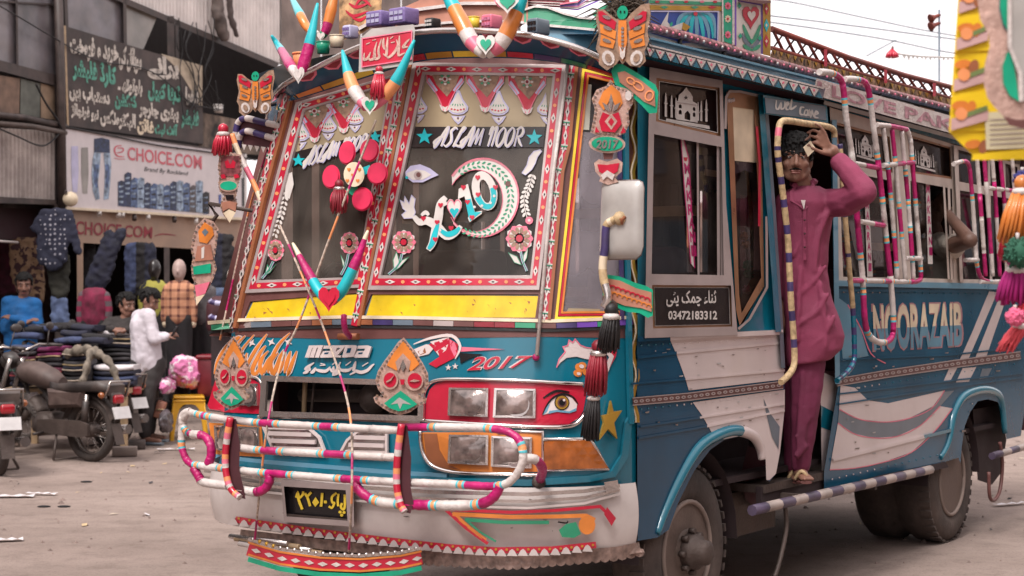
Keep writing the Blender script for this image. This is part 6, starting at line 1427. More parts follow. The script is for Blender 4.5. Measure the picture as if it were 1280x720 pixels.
# far-side mirror arms and their hanging crests
m = MB(); FA = BUS.pX(-.20); 
for pth in ([(352,158),(325,152),(308,148),(299,152),(295,165),(294,190)], [(348,175),(325,168),(308,164),(300,170),(298,185)]):
    P = smooth_path([FA(*p) for p in pth], 6); m.tube(P, .016, [(navy_t if (i // 4) % 2 else wtape) for i in range(len(P) - 1)], 8)
m.obj('far_mirror_arm', B, BUS)
m = MB(); m.poly(FA, [(302,150),(345,158),(345,186),(306,182),(298,168)], dark_m, -.03,.02,60)
for i in range(6): m.poly(FA, [(302 + i * 8,180 + i),(308 + i * 8,181 + i),(305 + i * 8,188 + i)], wtape, -.008,.006,60)
m.obj('far_mirror_board', B, BUS)
m = MB(); P = smooth_path([FA(x, y, .05) for x, y in ((290,168),(298,190),(310,215),(322,240),(328,258))], 5); m.tube(P, .014, [(orange_t, cream, wtape, pink)[i // 3 % 4] for i in range(len(P) - 1)], 7); m.obj('far_mirror_stay', B, BUS)
kA = lambda *p: Z(240,130,4.8, *p)
crest('hanging_crest', 'tall maroon foil crest with a green oval hanging before the white shop banner', BUS.pX(-.32), kA((165,300),(230,290),(295,305),(300,400),(290,440),(278,480),(270,530),(262,560),(272,600),(262,650),(225,715),(190,670),(172,630),(175,590),(195,555),(165,520),(158,480),(165,430),(155,380)),
      [(kA((175,310),(285,312),(290,430),(170,435)), mat('maroon_foil', (.26,.08,.09), .4, metal=.3, var=.4, scale=40)),(kA((195,345),(215,335),(230,365),(245,335),(262,350),(255,385),(205,385)), red),(kA((172,425),(195,420),(205,445),(178,448)), red),(kA((250,425),(275,420),(285,440),(255,448)), red),(kA(*ell(220,492,58,34,0,20)), foil_p),(kA(*ell(218,490,50,27,0,20)), green),(kA((200,545),(250,545),(248,575),(205,575)), blackg),(kA((176,590),(222,582),(268,592),(262,645),(220,625),(185,645)), terr),(kA((188,655),(222,632),(262,650),(226,712)), cream)])
kB = lambda *p: Z(230,260,4.5, *p)
crest('hanging_crest', 'blurred pale foil crest with orange lozenge and green band hanging low before the shop', BUS.pX(-.05), kB((70,100),(115,55),(165,75),(195,120),(185,200),(170,290),(185,340),(165,400),(130,470),(70,550),(55,500),(60,420),(45,390),(40,330),(50,280),(38,230),(50,160)),
      [(kB((80,130),(115,80),(160,110),(168,150),(130,200),(85,190)), orange),(kB((100,135),(118,115),(138,135),(118,160)), greyblue),(kB((75,215),(150,205),(165,290),(60,300)), terr),(kB((98,225),(115,215),(112,280),(98,285)), ivory),(kB((50,330),(150,312),(150,365),(55,375)), green),(kB((60,435),(145,415),(120,480),(70,500)), pink),(kB((65,500),(118,485),(70,548)), cream)])

m = MB(); e0 = BUS.pX(-.05)(262,282,-.02); m.tube([Vector((.02,2.14,1.95)), Vector((-.03,2.45,2.0)), e0 + Vector((0,-.05,.05)), e0], .011, steel, 6); e1 = BUS.pX(-.32)(285,200,-.03); m.tube([BUS.pX(-.20)(296,175), e1], .010, steel, 6); e2 = BUS.pX(-.30)(319,135,-.02); m.tube([Vector((.1,2.05,2.5)), e2], .010, steel, 6); m.obj('ornament_stay', B, BUS)
# ================================================================== THE SHOPS ON THE LEFT
FB = Frame((-5.07,19.0,0), math.atan2(.934,.357))
fw0 = FB.pY(0.)
def fz(z): return lambda x, y=0.: Vector((x, y, z))
conc = mat('stained_concrete', (.27,.21,.185), .9, var=.35, scale=1.6, bump=.4, bscale=14, dirt=.7, dirtcol=(.10,.075,.065))
corr_m = mat('corrugated_sheet', (.74,.67,.64), .6, var=.12, scale=2, dirt=.35, dirtcol=(.16,.11,.09)); corr_b = mat('dull_corrugated_sheet', (.50,.43,.40), .65, var=.25, scale=2, dirt=.8, dirtcol=(.12,.085,.07))
pane_g = mat('grimy_pane', (.17,.155,.17), .3, var=.45, scale=2.2, dirt=.6, dirtcol=(.22,.17,.15)); pane_l = mat('pale_grimy_pane', (.27,.25,.23), .35, var=.3, scale=2.5, dirt=.5)
fr_b = mat('brown_steel_frame', (.06,.042,.038), .6, var=.3); pillar_m = mat('dark_pillar', (.045,.033,.032), .7, var=.4, dirt=.5)
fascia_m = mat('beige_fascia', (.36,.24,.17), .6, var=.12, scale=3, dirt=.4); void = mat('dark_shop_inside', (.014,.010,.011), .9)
BLD = thing('shop_building', 'run-down two-storey shop building with corrugated sheets, broken windows and an open shop front', 'building', FB.loc, FB.ang)
def fp(q, c, nm, off=0., th=.03, par=BLD, y0=0., holes=(), label=None):
    m = MB(); m.poly(FB.pY(y0), q, c, off, th, 90, holes); return m.obj(nm, par, FB, label)
def corrugated(q, n, c, nm='corrugated_panel', par=BLD, y0=0., amp=.022):
    """a ribbed sheet inside the pixel quad tl,tr,br,bl; each rib has a flat crest and a flat trough"""
    S = FB.pY(y0); tl, tr, br, bl = [S(*p) for p in q]; vs = []; fs = []
    prof = (0,0,1,1)
    N = n * 4
    for i in range(N + 1):
        u = i / N; d = Vector((0,-amp * prof[i % 4], 0)); vs += [tl.lerp(tr, u) + d, bl.lerp(br, u) + d]
    for i in range(N): fs.append((2 * i, 2 * i + 1,2 * i + 3,2 * i + 2))
    m = MB(); m.add(vs, fs, c); return m.obj(nm, par, FB)
# upper storey
fp([(-60,-60),(84,-60),(84,262),(-60,258)], pillar_m, 'wall', .0,.02, y0=.25)
fp([(-60,-60),(73,-60),(73,22 + 78),(-60,66)], pane_g, 'window_pane', .0,.01)
m = MB()
for q, w in (([(-60,66),(76,102)], 13),([(72,-60),(77,105)], 9),([(-60,-2),(73,6)], 2),([(20,-60),(22,88)], 2.5)): m.ribbon(fw0, q, w, fr_b, .01,.05, tol=90)
m.obj('window_frame', BLD, FB)
for q, c in (([(-40,88),(25,98),(24,142),(-40,138)], mat('brown_board', (.20,.13,.095), .8, var=.25)),([(26,98),(50,104),(50,147),(25,142)], mat('green_grey_board', (.13,.135,.115), .7, var=.2)),([(51,104),(74,110),(75,151),(51,147)], mat('tan_board', (.31,.215,.145), .8, var=.2))): fp(q, c, 'infill_board', .0,.02)
m = MB(); m.tube([fw0(-60,138,.1), fw0(30,147,.1), fw0(82,158,.1)], .035, pillar_m, 8); m.tube([fw0(-60,150,.14), fw0(40,158,.14), fw0(82,166,.14)], .03, steel, 8); m.obj('service_pipe', BLD, FB)
for i in range(5): x0, x1 = -36 + i * 21,-16 + i * 21; corrugated([(x0,158 + i * 1.2),(x1,159 + i * 1.2),(x1,245 + i * 1.2),(x0,244 + i * 1.2)], 4, corr_b)
fp([(-60,243),(70,250),(70,256),(-60,252)], pillar_m, 'eave_strip', .0,.08)
fp([(68,100),(82,104),(84,262),(72,262)], pillar_m, 'pillar', .0,.06); m = MB(); m.tube([fw0(72,-40,.12), fw0(76,110,.12), fw0(78,258,.12)], .05, fr_b, 8); m.obj('downpipe', BLD, FB)
fp([(84,-60),(155,-60),(155,60),(84,34)], pane_g, 'window_pane', .0,.01); fp([(157,4),(196,22),(180,60),(172,68),(157,62)], pane_l, 'window_pane', .0,.01, label='pale pane with its right half broken away')
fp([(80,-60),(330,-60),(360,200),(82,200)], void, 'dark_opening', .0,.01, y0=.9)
m = MB()
for q, w in (([(80,-60),(84,40)], 4),([(155,-60),(157,66)], 4),([(213,20),(214,75)], 9),([(221,25),(222,76)], 4),([(140,-6),(348,82)], 7)): m.ribbon(fw0, q, w, fr_b, .01,.06, tol=90)
m.obj('window_frame', BLD, FB)
for i in range(8):
    x0, x1 = 150 + i * 26,175.5 + i * 26; yb = lambda x: (x - 150) * .405 + 0; corrugated([(x0,-60),(x1,-60),(x1, yb(x1)),(x0, yb(x0))], 6, corr_m)
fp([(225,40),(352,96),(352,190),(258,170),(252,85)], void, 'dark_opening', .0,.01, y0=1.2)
fp([(248,140),(300,150),(352,165),(352,196),(248,188)], mat('peeling_strip', (.18,.13,.10), .9, var=.6, scale=5, bump=.6), 'parapet', .02,.05)
m = MB()
for i in range(9): x = 303 + i * 4.5; m.tube([fw0(x, 146 + i * 1.3,.03), fw0(x, 186 + i, .03)], .018, corr_m if i % 2 else fr_b, 6)
m.obj('balcony_rails', BLD, FB)
# the wall that runs on behind the bus, with plain window openings
for i in range(6):
    x0 = 352 + i * 50; q = [(x0,-60),(x0 + 49,-60),(x0 + 49,470),(x0,470)]; fp(q, conc, 'wall', .0,.05, holes=[[(x0 + 12,120),(x0 + 36,130),(x0 + 36,210),(x0 + 12,204)]]); fp([(x0 + 10,118),(x0 + 38,128),(x0 + 38,212),(x0 + 10,206)], pane_g, 'window_pane', -.15,.01)
# fascia, lintel, sides and inside of the shop
fp([(84,259),(352,277),(352,315),(240,311),(92,303)], fascia_m, 'fascia_board', .0,.06)
m = MB(); FQ = Z(90,240,6.0, (30,215),(605,262),(600,348),(28,318))
write(m, fw0, 'CHOICE.COM', FQ, red_d, .065,.002,.02); stroke(m, fw0, Z(90,240,6, (620,330),(680,315),(780,325)),(.6,1.6), red_d, .065,.001); m.obj('fascia_lettering', BLD, FB)
m = MB(); m.add([fw0(-60,250) * 1, fw0(352,250) * 1], [], void); 
xa, xb = fw0(-60,300).x, fw0(352,300).x
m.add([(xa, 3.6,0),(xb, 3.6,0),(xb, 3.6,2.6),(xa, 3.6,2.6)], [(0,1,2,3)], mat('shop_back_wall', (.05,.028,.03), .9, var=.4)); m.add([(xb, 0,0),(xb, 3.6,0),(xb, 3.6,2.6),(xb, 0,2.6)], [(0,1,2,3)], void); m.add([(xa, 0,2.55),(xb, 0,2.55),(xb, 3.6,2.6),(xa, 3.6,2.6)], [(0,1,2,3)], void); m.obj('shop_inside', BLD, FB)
for a, b, c in (((96,303),(104,480), fascia_m),((205,309),(212,460), pillar_m),((68,255),(80,470), pillar_m)): fp([(a[0], a[1]),(b[0], a[1] + .5),(b[0], b[1]),(a[0] + 1, b[1])], c, 'door_post', .0,.08)
fp([(-60,252),(72,256),(72,300),(-60,298)], mat('dark_red_awning', (.035,.012,.016), .8), 'awning', .0,.02, y0=.25); m = MB(); m.tube([FB.pY(-.1)(-20,300), FB.pY(-.1)(22,303)], .014, wtape, 6); m.obj('light_tube', BLD, FB)
# downlights under the banner
for x, y in ((124,265),(148,267),(153,267),(168,271),(185,270),(218,273),(245,275)):
    m = MB(); m.tube([fw0(x, y - 2,.12), fw0(x, y + 4,.14)], .028, ivory if x not in (168,218) else fr_b, 8); m.obj('downlight', BLD, FB)
# ---- signs
SG = FB.pY(-.08); k5 = lambda *p: Z(75,25,4.647, *p)
sgn = thing('painted_sign', 'large black board hand-painted with white and green Urdu writing above the white banner', 'sign', FB.M @ SG(165,180), FB.ang)
m = MB(); m.poly(SG, [(80,32),(253,84),(254,180),(84,157)], mat('sign_black', (.045,.033,.032), .7, var=.35, scale=5, dirt=.35), .0,.04,90); m.poly(SG, k5((585,195),(828,265),(826,500),(800,490),(770,420),(720,340),(670,270)), mat('bare_sign_cream', (.44,.36,.27), .8, var=.2), .041,.002,90); m.ribbon(SG, [(81,32),(85,157)], 2.5, wood, .041,.004, tol=90); m.obj('board', sgn, FB)
wp_s = mat('sign_paint_white', (.60,.54,.48), .7, var=.3, scale=20); gp_s = mat('sign_paint_green', (.11,.36,.27), .7, var=.3, scale=20)
m = MB()
sag = lambda x, y: (x, y + .12 * math.sin(math.pi * x * 3) * .5)
def urdu(s, q, c, b=.06):
    cy = sum(p[1] for p in q) / 4; q = [(p[0], cy + (p[1] - cy) + (-14 if i < 2 else 14)) for i, p in enumerate(q)]
    write(m, SG, s, k5(*q), c, .0435,.001, b, 0, True)
urdu('خرید و فروخت', ((55,92),(340,140),(340,262),(60,208)), wp_s); urdu('موبائل کی', ((345,150),(480,190),(470,310),(340,275)), wp_s); urdu('پرانے', ((500,205),(692,245),(690,350),(510,325)), wp_s)
urdu('کارڈ فلیشر', ((70,218),(325,280),(330,395),(75,340)), gp_s); urdu('بلوٹوتھ ۔', ((335,335),(480,365),(478,440),(335,415)), wp_s); urdu('ڈیٹا کیبل', ((510,355),(700,400),(700,490),(512,455)), gp_s); urdu('انفرا', ((728,400),(805,420),(802,498),(728,480)), wp_s)
urdu('دستیاب ہیں', ((52,365),(290,430),(290,500),(55,455)), wp_s); urdu('کنکشن', ((315,430),(440,445),(455,520),(320,505)), gp_s); urdu('بیٹری چارجر', ((455,480),(690,520),(690,595),(460,560)), wp_s); urdu('فلیشر', ((700,520),(808,545),(805,630),(705,615)), gp_s)
urdu('الیکٹرونکس', ((230,520),(440,560),(440,640),(235,605)), wp_s); urdu('نیو فرنچائز', ((60,490),(225,525),(225,590),(62,560)), wp_s); urdu('فائن', ((445,575),(545,600),(545,668),(450,650)), cream); urdu('آؤٹ لیٹ', ((550,600),(685,620),(680,675),(552,665)), gp_s)
m.obj('painted_writing', sgn, FB)
bn = thing('shop_banner', 'long white printed banner with pairs of jeans over the shop front', 'banner', FB.M @ SG(190,262), FB.ang)
b8 = lambda *p: Z(75,160,4.8, *p)
m = MB(); m.poly(SG, [(82,161),(308,193),(308,273),(84,259)], mat('banner_white', (.62,.56,.57), .5, var=.05, dirt=.15), .0,.05,90); m.obj('sheet', bn, FB)
m = MB(); m.ribbon(SG, [(82,260),(308,274)], 3, cream, .0,.07, tol=90); m.ribbon(SG, [(82,160),(308,192)], 1.5, fr_b, .0,.06, tol=90); m.ribbon(SG, [(307,192),(307,274)], 3, ivory, .0,.06, tol=90); m.obj('frame', bn, FB)
m = MB(); write(m, SG, 'CHOICE.COM', b8((405,112),(850,168),(852,250),(405,192)), red, .053,.001,.02); write(m, SG, 'Brand By Rockland', b8((508,232),(770,262),(768,292),(505,266)), blackg, .053,.001,.005,.15)
stroke(m, SG, b8((370,105),(335,112),(328,140),(345,168),(385,172)),(.8,2), red, .053,.001); stroke(m, SG, b8((340,150),(375,142),(378,122),(345,120)),(.8,1.6), red, .053,.001); stroke(m, SG, b8((325,180),(355,186),(390,186)), .8, red, .053,.001); m.obj('banner_lettering', bn, FB)
dn = [mat('denim_print_%s' % n, c, .6, var=.5, scale=16) for n, c in (('dark', (.03,.045,.10)),('mid', (.09,.14,.27)),('light', (.28,.36,.47)),('black', (.02,.018,.022)),('grey', (.10,.085,.09)))]
m = MB()
m.poly(SG, b8((205,65),(250,58),(298,70),(300,150),(205,145)), dn[0], .053,.001,90)
for q in (((205,145),(245,150),(238,250),(228,330),(240,425),(215,432),(198,380),(190,280),(195,200)),((262,150),(300,150),(308,220),(302,330),(292,425),(262,432),(268,340),(270,240))): m.poly(SG, b8(*q), dn[2], .0535,.001,90); m.poly(SG, b8(*inset([q[i] for i in range(len(q))], .62,.5)), dn[1], .055,.0006,90)
for x, s_ in ((90,0),(150,8)): m.poly(SG, b8((x - 22,110 + s_),(x + 18,108 + s_),(x + 22,260 + s_),(x + 14,385 + s_),(x - 14,385 + s_),(x - 22,260 + s_)), pane_l if s_ else lilac, .053,.0006,90)
ys = 330; cols = [0,0,1,2,0,1,2,1,0,2,1,4,2,3]
for i, c in enumerate(cols):
    x = 348 + i * 39; t_ = [318,268,300,300,330,335,338,345,322,318,330,345,318,385][i]; m.poly(SG, b8((x, t_ + 6 + (i % 3) * 5),(x + 20, t_ - 4),(x + 42, t_ + 4),(x + 41,470 + i * 3.2 + 3),(x, 467 + i * 3.2)), dn[c], .053 + .0003 * i, .001,90)
    for j in range(4): m.poly(SG, b8((x + 4, t_ + 30 + j * 30),(x + 34, t_ + 24 + j * 32),(x + 30, t_ + 36 + j * 32),(x + 6, t_ + 40 + j * 30)), dn[(c + 1 + j % 2) % 4 if j % 2 else 2], .0575,.0004,90)
for q in (((935,462),(905,465),(930,478)),((1090,300),(1105,300),(1105,470),(1092,470)),((690,112),(715,118),(705,130))): m.poly(SG, b8(*q), blackg, .053,.001,90)
m.poly(SG, b8((952,400),(968,400),(966,465),(954,465)), dkb, .053,.001,90); m.obj('jeans_print', bn, FB)
# white tin and the lamp globe
t = thing('plastic_tub', 'white plastic tub standing on the parapet beside the black sign', 'tub', FB.M @ FB.pY(-.05)(273,140), FB.ang); m = MB(); c = FB.pY(-.05)(273,141); m.lathe([(0,0),(.055,0),(.065,.10),(.058,.10),(.05,.02),(0,.02)], c, (0,0,1), ivory, 16); m.obj('tub', t, FB)
m = MB(); m.lathe([(.068,.09),(.072,.098),(.068,.106)], c, (0,0,1), ivory, 16); m.obj('rim', t, FB)
t = thing('globe_lamp', 'round cream globe lamp at the left end of the white banner', 'lamp', FB.M @ FB.pY(-.25)(88,252), FB.ang); m = MB(); m.ball(FB.pY(-.25)(88,249), .085, cream, 16); m.obj('globe', t, FB); m = MB(); m.tube([FB.pY(-.25)(82,240), FB.pY(0)(82,238)], .02, fr_b, 6); m.obj('bracket', t, FB)
# loose wires
def wire(nm, label, P, r=.008, c=black, kind=None):
    m = MB(); Q = smooth_path(P, 10); m.tube(Q, r, c, 5); o = m.obj(nm, None, None, label, kind, 'cable'); return o
A = lambda x, y, d=-.15: FB.M @ FB.pY(d)(x, y)
wire('cable', 'thin cable sagging across the upper left window', [A(-20,-4), A(30,25), A(62,44), A(120,75), A(190,90), A(250,140)], .008)
wire('cable', 'cable looping down past the tan board on the left', [A(45,105), A(58,130), A(72,150), A(80,168)], .012); wire('cable', 'cable sagging along the corrugated sheet at the left edge', [A(-20,152), A(20,170), A(55,182), A(80,160)], .01)
wire('cable', 'cable along the foot of the black sign', [A(80,158), A(130,168), A(200,182), A(260,190), A(320,200)], .01)
for i in range(9):
    x = 232 + random.uniform(-12,40); wire('cable', 'tangled loose cable hanging in the dark opening over the sign', [A(x, 20 + random.uniform(0,20)), A(x + random.uniform(-14,14), 60), A(x + random.uniform(-16,22), 95 + random.uniform(-10,10)), A(x + random.uniform(-4,30), 120 + random.uniform(0,30)), A(x + random.uniform(-14,10), 95 + random.uniform(0,60))], .007)['group'] = 'tangled cables over the sign'
def rag(nm, label, P, r, c, cat):
    m = MB(); 
    for a, b in zip(P, P[1:]): capsule(m, a, r, b, r * .9, c)
    o = fuse(m, nm, None, .03, c, 3, None, label, None, .06,.12); tag(o, None, cat); return o
rag('hanging_cloth', 'dusty grey cloth hanging over the corrugated sheets', [A(270,-20), A(273,20), A(280,45)], .09, mat('dusty_cloth', (.14,.11,.10), .9, var=.3), 'cloth'); rag('hanging_cloth', 'narrow brown roll hanging at the edge of the corrugated sheets', [A(284,-20), A(289,22), A(295,44)], .05, mat('brown_roll', (.11,.085,.08), .9), 'cloth')
# ================================================================== STALL AND CLOTHES
def cloth(nm, c, var=.35, sc=12, b=.5): return mat(nm, c, .9, var=var, scale=sc, bump=b, bscale=25)
navy_c = cloth('navy_cloth', (.016,.017,.035)); black_c = cloth('black_cloth', (.014,.012,.014)); maroon_c = cloth('maroon_cloth', (.075,.012,.03)); grey_c = cloth('charcoal_cloth', (.045,.04,.045)); khaki_c = cloth('khaki_cloth', (.16,.13,.10)); denim_c = cloth('denim_cloth', (.045,.06,.13)); olive_c = cloth('olive_cloth', (.035,.034,.026)); white_c = cloth('white_cloth', (.60,.56,.57), .08); wine_c = cloth('wine_cloth', (.16,.012,.075))
def pattern(name, kind, c1, c2, scale, c3=None):
    m = bpy.data.materials.new(name); m.use_nodes = True; N = m.node_tree.nodes; L = m.node_tree.links; p = N['Principled BSDF']; p.inputs['Roughness'].default_value = .9; tc = N.new('ShaderNodeTexCoord')
    if kind == 'dots':
        v = N.new('ShaderNodeTexVoronoi'); v.inputs['Scale'].default_value = scale; v.inputs['Randomness'].default_value = .25; L.new(tc.outputs['Object'], v.inputs['Vector']); r = N.new('ShaderNodeMath'); r.operation = 'LESS_THAN'; r.inputs[1].default_value = .24; L.new(v.outputs['Distance'], r.inputs[0]); f = r.outputs[0]
    elif kind == 'stripes':
        s_ = N.new('ShaderNodeSeparateXYZ'); L.new(tc.outputs['Object'], s_.inputs[0]); a = N.new('ShaderNodeMath'); a.operation = 'MULTIPLY'; a.inputs[1].default_value = scale; L.new(s_.outputs['Z'], a.inputs[0]); b = N.new('ShaderNodeMath'); b.operation = 'FRACT'; L.new(a.outputs[0], b.inputs[0]); r = N.new('ShaderNodeMath'); r.operation = 'GREATER_THAN'; r.inputs[1].default_value = .5; L.new(b.outputs[0], r.inputs[0]); f = r.outputs[0]
    elif kind == 'check':
        s_ = N.new('ShaderNodeSeparateXYZ'); L.new(tc.outputs['Object'], s_.inputs[0]); fs = []
        for ax in ('X', 'Z'):
            a = N.new('ShaderNodeMath'); a.operation = 'MULTIPLY'; a.inputs[1].default_value = scale; L.new(s_.outputs[ax], a.inputs[0]); b = N.new('ShaderNodeMath'); b.operation = 'FRACT'; L.new(a.outputs[0], b.inputs[0]); r = N.new('ShaderNodeMath'); r.operation = 'LESS_THAN'; r.inputs[1].default_value = .32; L.new(b.outputs[0], r.inputs[0]); fs.append(r.outputs[0])
        q = N.new('ShaderNodeMath'); q.operation = 'ADD'; L.new(fs[0], q.inputs[0]); L.new(fs[1], q.inputs[1]); h = N.new('ShaderNodeMath'); h.operation = 'MULTIPLY'; h.inputs[1].default_value = .5; L.new(q.outputs[0], h.inputs[0]); f = h.outputs[0]
    else:
        n = N.new('ShaderNodeTexNoise'); n.inputs['Scale'].default_value = scale; L.new(tc.outputs['Object'], n.inputs['Vector']); r = N.new('ShaderNodeMath'); r.operation = 'GREATER_THAN'; r.inputs[1].default_value = .53; L.new(n.outputs[0], r.inputs[0]); f = r.outputs[0]
    x = N.new('ShaderNodeMix'); x.data_type = 'RGBA'; x.inputs[6].default_value = (*c1,1); x.inputs[7].default_value = (*c2,1); L.new(f, x.inputs[0]); L.new(x.outputs[2], p.inputs['Base Color']); return m
check_m = pattern('orange_check', 'check', (.50,.24,.14),(.10,.03,.025), 11.); dots_m = pattern('dotted_navy', 'dots', (.022,.024,.045),(.34,.33,.38), 19.); stripe_m = pattern('red_grey_stripe', 'stripes', (.24,.02,.06),(.10,.075,.085), 9.); camo_m = pattern('brown_print', 'noise', (.20,.12,.07),(.035,.012,.014), 14.); yb_m = pattern('yellow_black_print', 'noise', (.33,.30,.06),(.02,.02,.02), 6.)
tbl = thing('stall_table', 'low wooden stall table under the stacks of folded trousers behind the parked motorcycles', 'table', (at(95,490,16.4).x, 16.4,0))
a, b = at(8,484,16.3), at(164,484,16.3); zt = a.z
m = MB(); m.box(((a.x + b.x) / 2,16.65, zt - .03),(b.x - a.x, 1.0,.05), wood); m.obj('table_top', tbl)
for x in (a.x + .05, b.x - .05):
    for y in (16.22,17.1): m = MB(); m.box((x, y, (zt - .055) / 2),(.06,.06, zt - .056), wood); m.obj('leg', tbl)
def folded(px0, px1, py, h, Y, dep, c, edge, label, rz=0.):
    """a folded garment: two rounded layers with a soft sag, and the visible fold line"""
    p0, p1 = at(px0, py, Y), at(px1, py, Y); w = p1.x - p0.x; hh = h / FPX * Y; cx, cz = (p0.x + p1.x) / 2, p0.z - hh / 2
    t = thing('folded_garment', label, 'garment', (cx, Y + dep / 2, cz - hh / 2), rz, 'folded garments on the stall'); m = MB(); rg = []
    for i in range(7):
        u = -1 + 2 * i / 6; e = 1 - .10 * abs(u) ** 6; ring = []
        for k_ in range(12):
            a_ = 2 * math.pi * k_ / 12; ca, sa = math.cos(a_), math.sin(a_); y = dep / 2 * (abs(ca) ** .5) * (1 if ca > 0 else -1) * e; z = hh * .52 * (abs(sa) ** .45) * (1 if sa > 0 else -1) * e; ring.append(Vector((cx + u * w / 2 + random.uniform(-.003,.003), Y + dep / 2 + y + random.uniform(-.006,.006), cz + z + .12 * hh * math.sin(u * 2.2 + py) + random.uniform(-.003,.003))))
        rg.append(ring)
    if rz:
        M_ = Matrix.Translation((cx, Y + dep / 2,0)) @ Matrix.Rotation(rz, 4, 'Z') @ Matrix.Translation((-cx, -Y - dep / 2,0)); rg = [[M_ @ p for p in r_] for r_ in rg]
    m.rings(rg, c, True, True); m.obj('cloth', t)
    if edge:
        m = MB(); m.tube([Vector((cx + u * w / 2 * .97, Y - .012, cz + .12 * hh * math.sin(u * 2.2 + py) - hh * .30)) for u in (-1,-.5,0,.5,1)], hh * .17, edge, 6); m.obj('fold_edge', t)
ROWS = ['topmost', 'second', 'third', 'fourth', 'fifth', 'sixth', 'seventh', 'eighth']
tanE = cloth('tan_hem', (.30,.22,.12)); redE = cloth('red_hem', (.30,.04,.05)); grnE = cloth('green_hem', (.03,.14,.10)); creE = cloth('cream_hem', (.42,.34,.27))
cn = {navy_c: 'navy', black_c: 'black', maroon_c: 'maroon', grey_c: 'charcoal', wine_c: 'wine red', khaki_c: 'khaki', white_c: 'white', denim_c: 'denim blue', None: ''}
en = {tanE: 'tan', redE: 'red', grnE: 'green', creE: 'cream', None: None}
CS = [('left', 11,44,432, [(denim_c, None),(grey_c, None),(maroon_c, tanE),(black_c, None),(grey_c, grnE),(maroon_c, redE),(navy_c, None),(navy_c, None)]),('middle', 44.5,77,434, [(wine_c, None),(wine_c, tanE),(grey_c, None),(grey_c, None),(maroon_c, redE),(black_c, None),(maroon_c, redE),(black_c, None)]),('right', 77.5,108,438, [(khaki_c, creE),(navy_c, None),(grey_c, tanE),(navy_c, creE),(black_c, None),(black_c, creE),(grey_c, None)])]
for nm, x0, x1, y0, rows in CS:
    for i, (c, e) in enumerate(rows): folded(x0 + random.uniform(-1,1), x1 + random.uniform(-1,1), y0 + i * 6.4,6.6,16.05 + random.uniform(-.02,.02), .42, c, e, '%s folded trousers%s, %s in the %s stall column' % (cn[c], ' with %s hem' % en[e] if e else '', ROWS[i], nm))
for i, (c, e) in enumerate([(white_c, None),(grey_c, tanE),(black_c, creE),(navy_c, None),(black_c, None),(grey_c, None),(grey_c, None),(navy_c, None)]): folded(120 + random.uniform(-1,2), 172,413 + i * 5.6,5.8,17.1,.40, c, e, '%s trousers%s, %s of the high stack by the man' % (cn[c], ' with a %s hem' % en[e] if e else '', ROWS[i]), .0)
for i, (c, e) in enumerate([(white_c, None),(navy_c, None),(denim_c, None),(navy_c, None)]): folded(116,166,457 + i * 6.5,6.8,16.25,.4, c, e, '%s folded trousers, %s of the low stack over the rear motorcycle' % (cn[c], ROWS[i]))
HEAP = ['lying %s' % q for q in ('at the far left end', 'above the left column', 'under its left edge', 'second from the left edge', 'on the very top', 'left of its middle', 'in its middle', 'right of its middle', 'below the blue jeans leg', 'above the middle column', 'second from its right end', 'by the white-topped stack', 'at its right end')]
for i in range(13):
    x = 16 + 84 * i / 12 + random.uniform(-4,4); y = 404 + random.uniform(0,20); folded(x, x + 34, y, 8,16.9 - (y - 404) * .02,.35, random.choice([navy_c, black_c, navy_c, denim_c]), None, 'dark jeans on the loose heap behind the stall, ' + HEAP[i], random.uniform(-.3,.3))
m = MB()
def strip(mb, P, r, c):
    for a_, b_ in zip(P, P[1:]): capsule(mb, a_, r, b_, r, c, 8)
Yk = 15.75
kt = cloth('khaki_trousers', (.20,.165,.13))
def drape(P, w0, w1): Q = smooth_path(P, 5); n = len(Q) - 1; m.tube(Q, [.030 + .008 * math.sin(i * 1.7) for i in range(n + 1)], kt, 12, True, False, (w0 + w1) / .12)
drape([at(82,443,16.1), at(98,438,16.0), at(114,438,15.85), at(124,444,15.72)], .10,.10); drape([at(113,441,15.78), at(108,462,15.55), at(101,484,15.5), at(95,506,15.5)], .10,.13); drape([at(122,441,15.72), at(136,452,15.6), at(145,472,15.55), at(149,503,15.55)], .07,.09)
o = fuse(m, 'draped_trousers', None, .014, kt, 2, None, 'khaki trousers draped over the stack above the parked motorcycle', None, .014,.05); tag(o, None, 'trousers')
# hanging clothes
def limbset(S, parts, nm, label, cat, c, vox=.02, sm=2, fold=.05, parent=None, group=None):
    m = MB()
    for x0, y0, r0, x1, y1, r1 in parts: capsule(m, S(x0, y0), r0, S(x1, y1), r1, c)
    yc = sum(p.y for p in m.v) / len(m.v); m.v = [Vector((p.x, yc + (p.y - yc) * .3, p.z)) for p in m.v]
    o = fuse(m, nm, parent, vox, c, sm, None, label, None, fold, .055); tag(o, None, cat, group); return o
H = lambda Y: (lambda x, y: at(x, y, Y))
limbset(H(18.2), [(58,268,.08,82,268,.08),(56,280,.10,56,322,.10),(66,275,.12,66,326,.12),(76,275,.12,74,322,.10),(54,270,.07,44,284,.06),(84,270,.07,92,292,.06),(92,292,.06,98,314,.05)], 'hanging_shirt', 'dotted navy long-sleeved shirt hanging at the top left of the shop', 'shirt', dots_m)
limbset(H(18.3), [(66,325,.09,78,328,.09),(68,330,.10,72,368,.08),(78,325,.10,78,366,.08)], 'hanging_trousers', 'dark olive trousers hanging below the dotted shirt', 'trousers', olive_c)
limbset(H(18.3), [(70,374,.07,72,404,.08),(78,374,.06,81,406,.07)], 'hanging_trousers', 'faded blue jeans leg hanging under the olive trousers', 'trousers', cloth('faded_denim', (.11,.15,.27)))
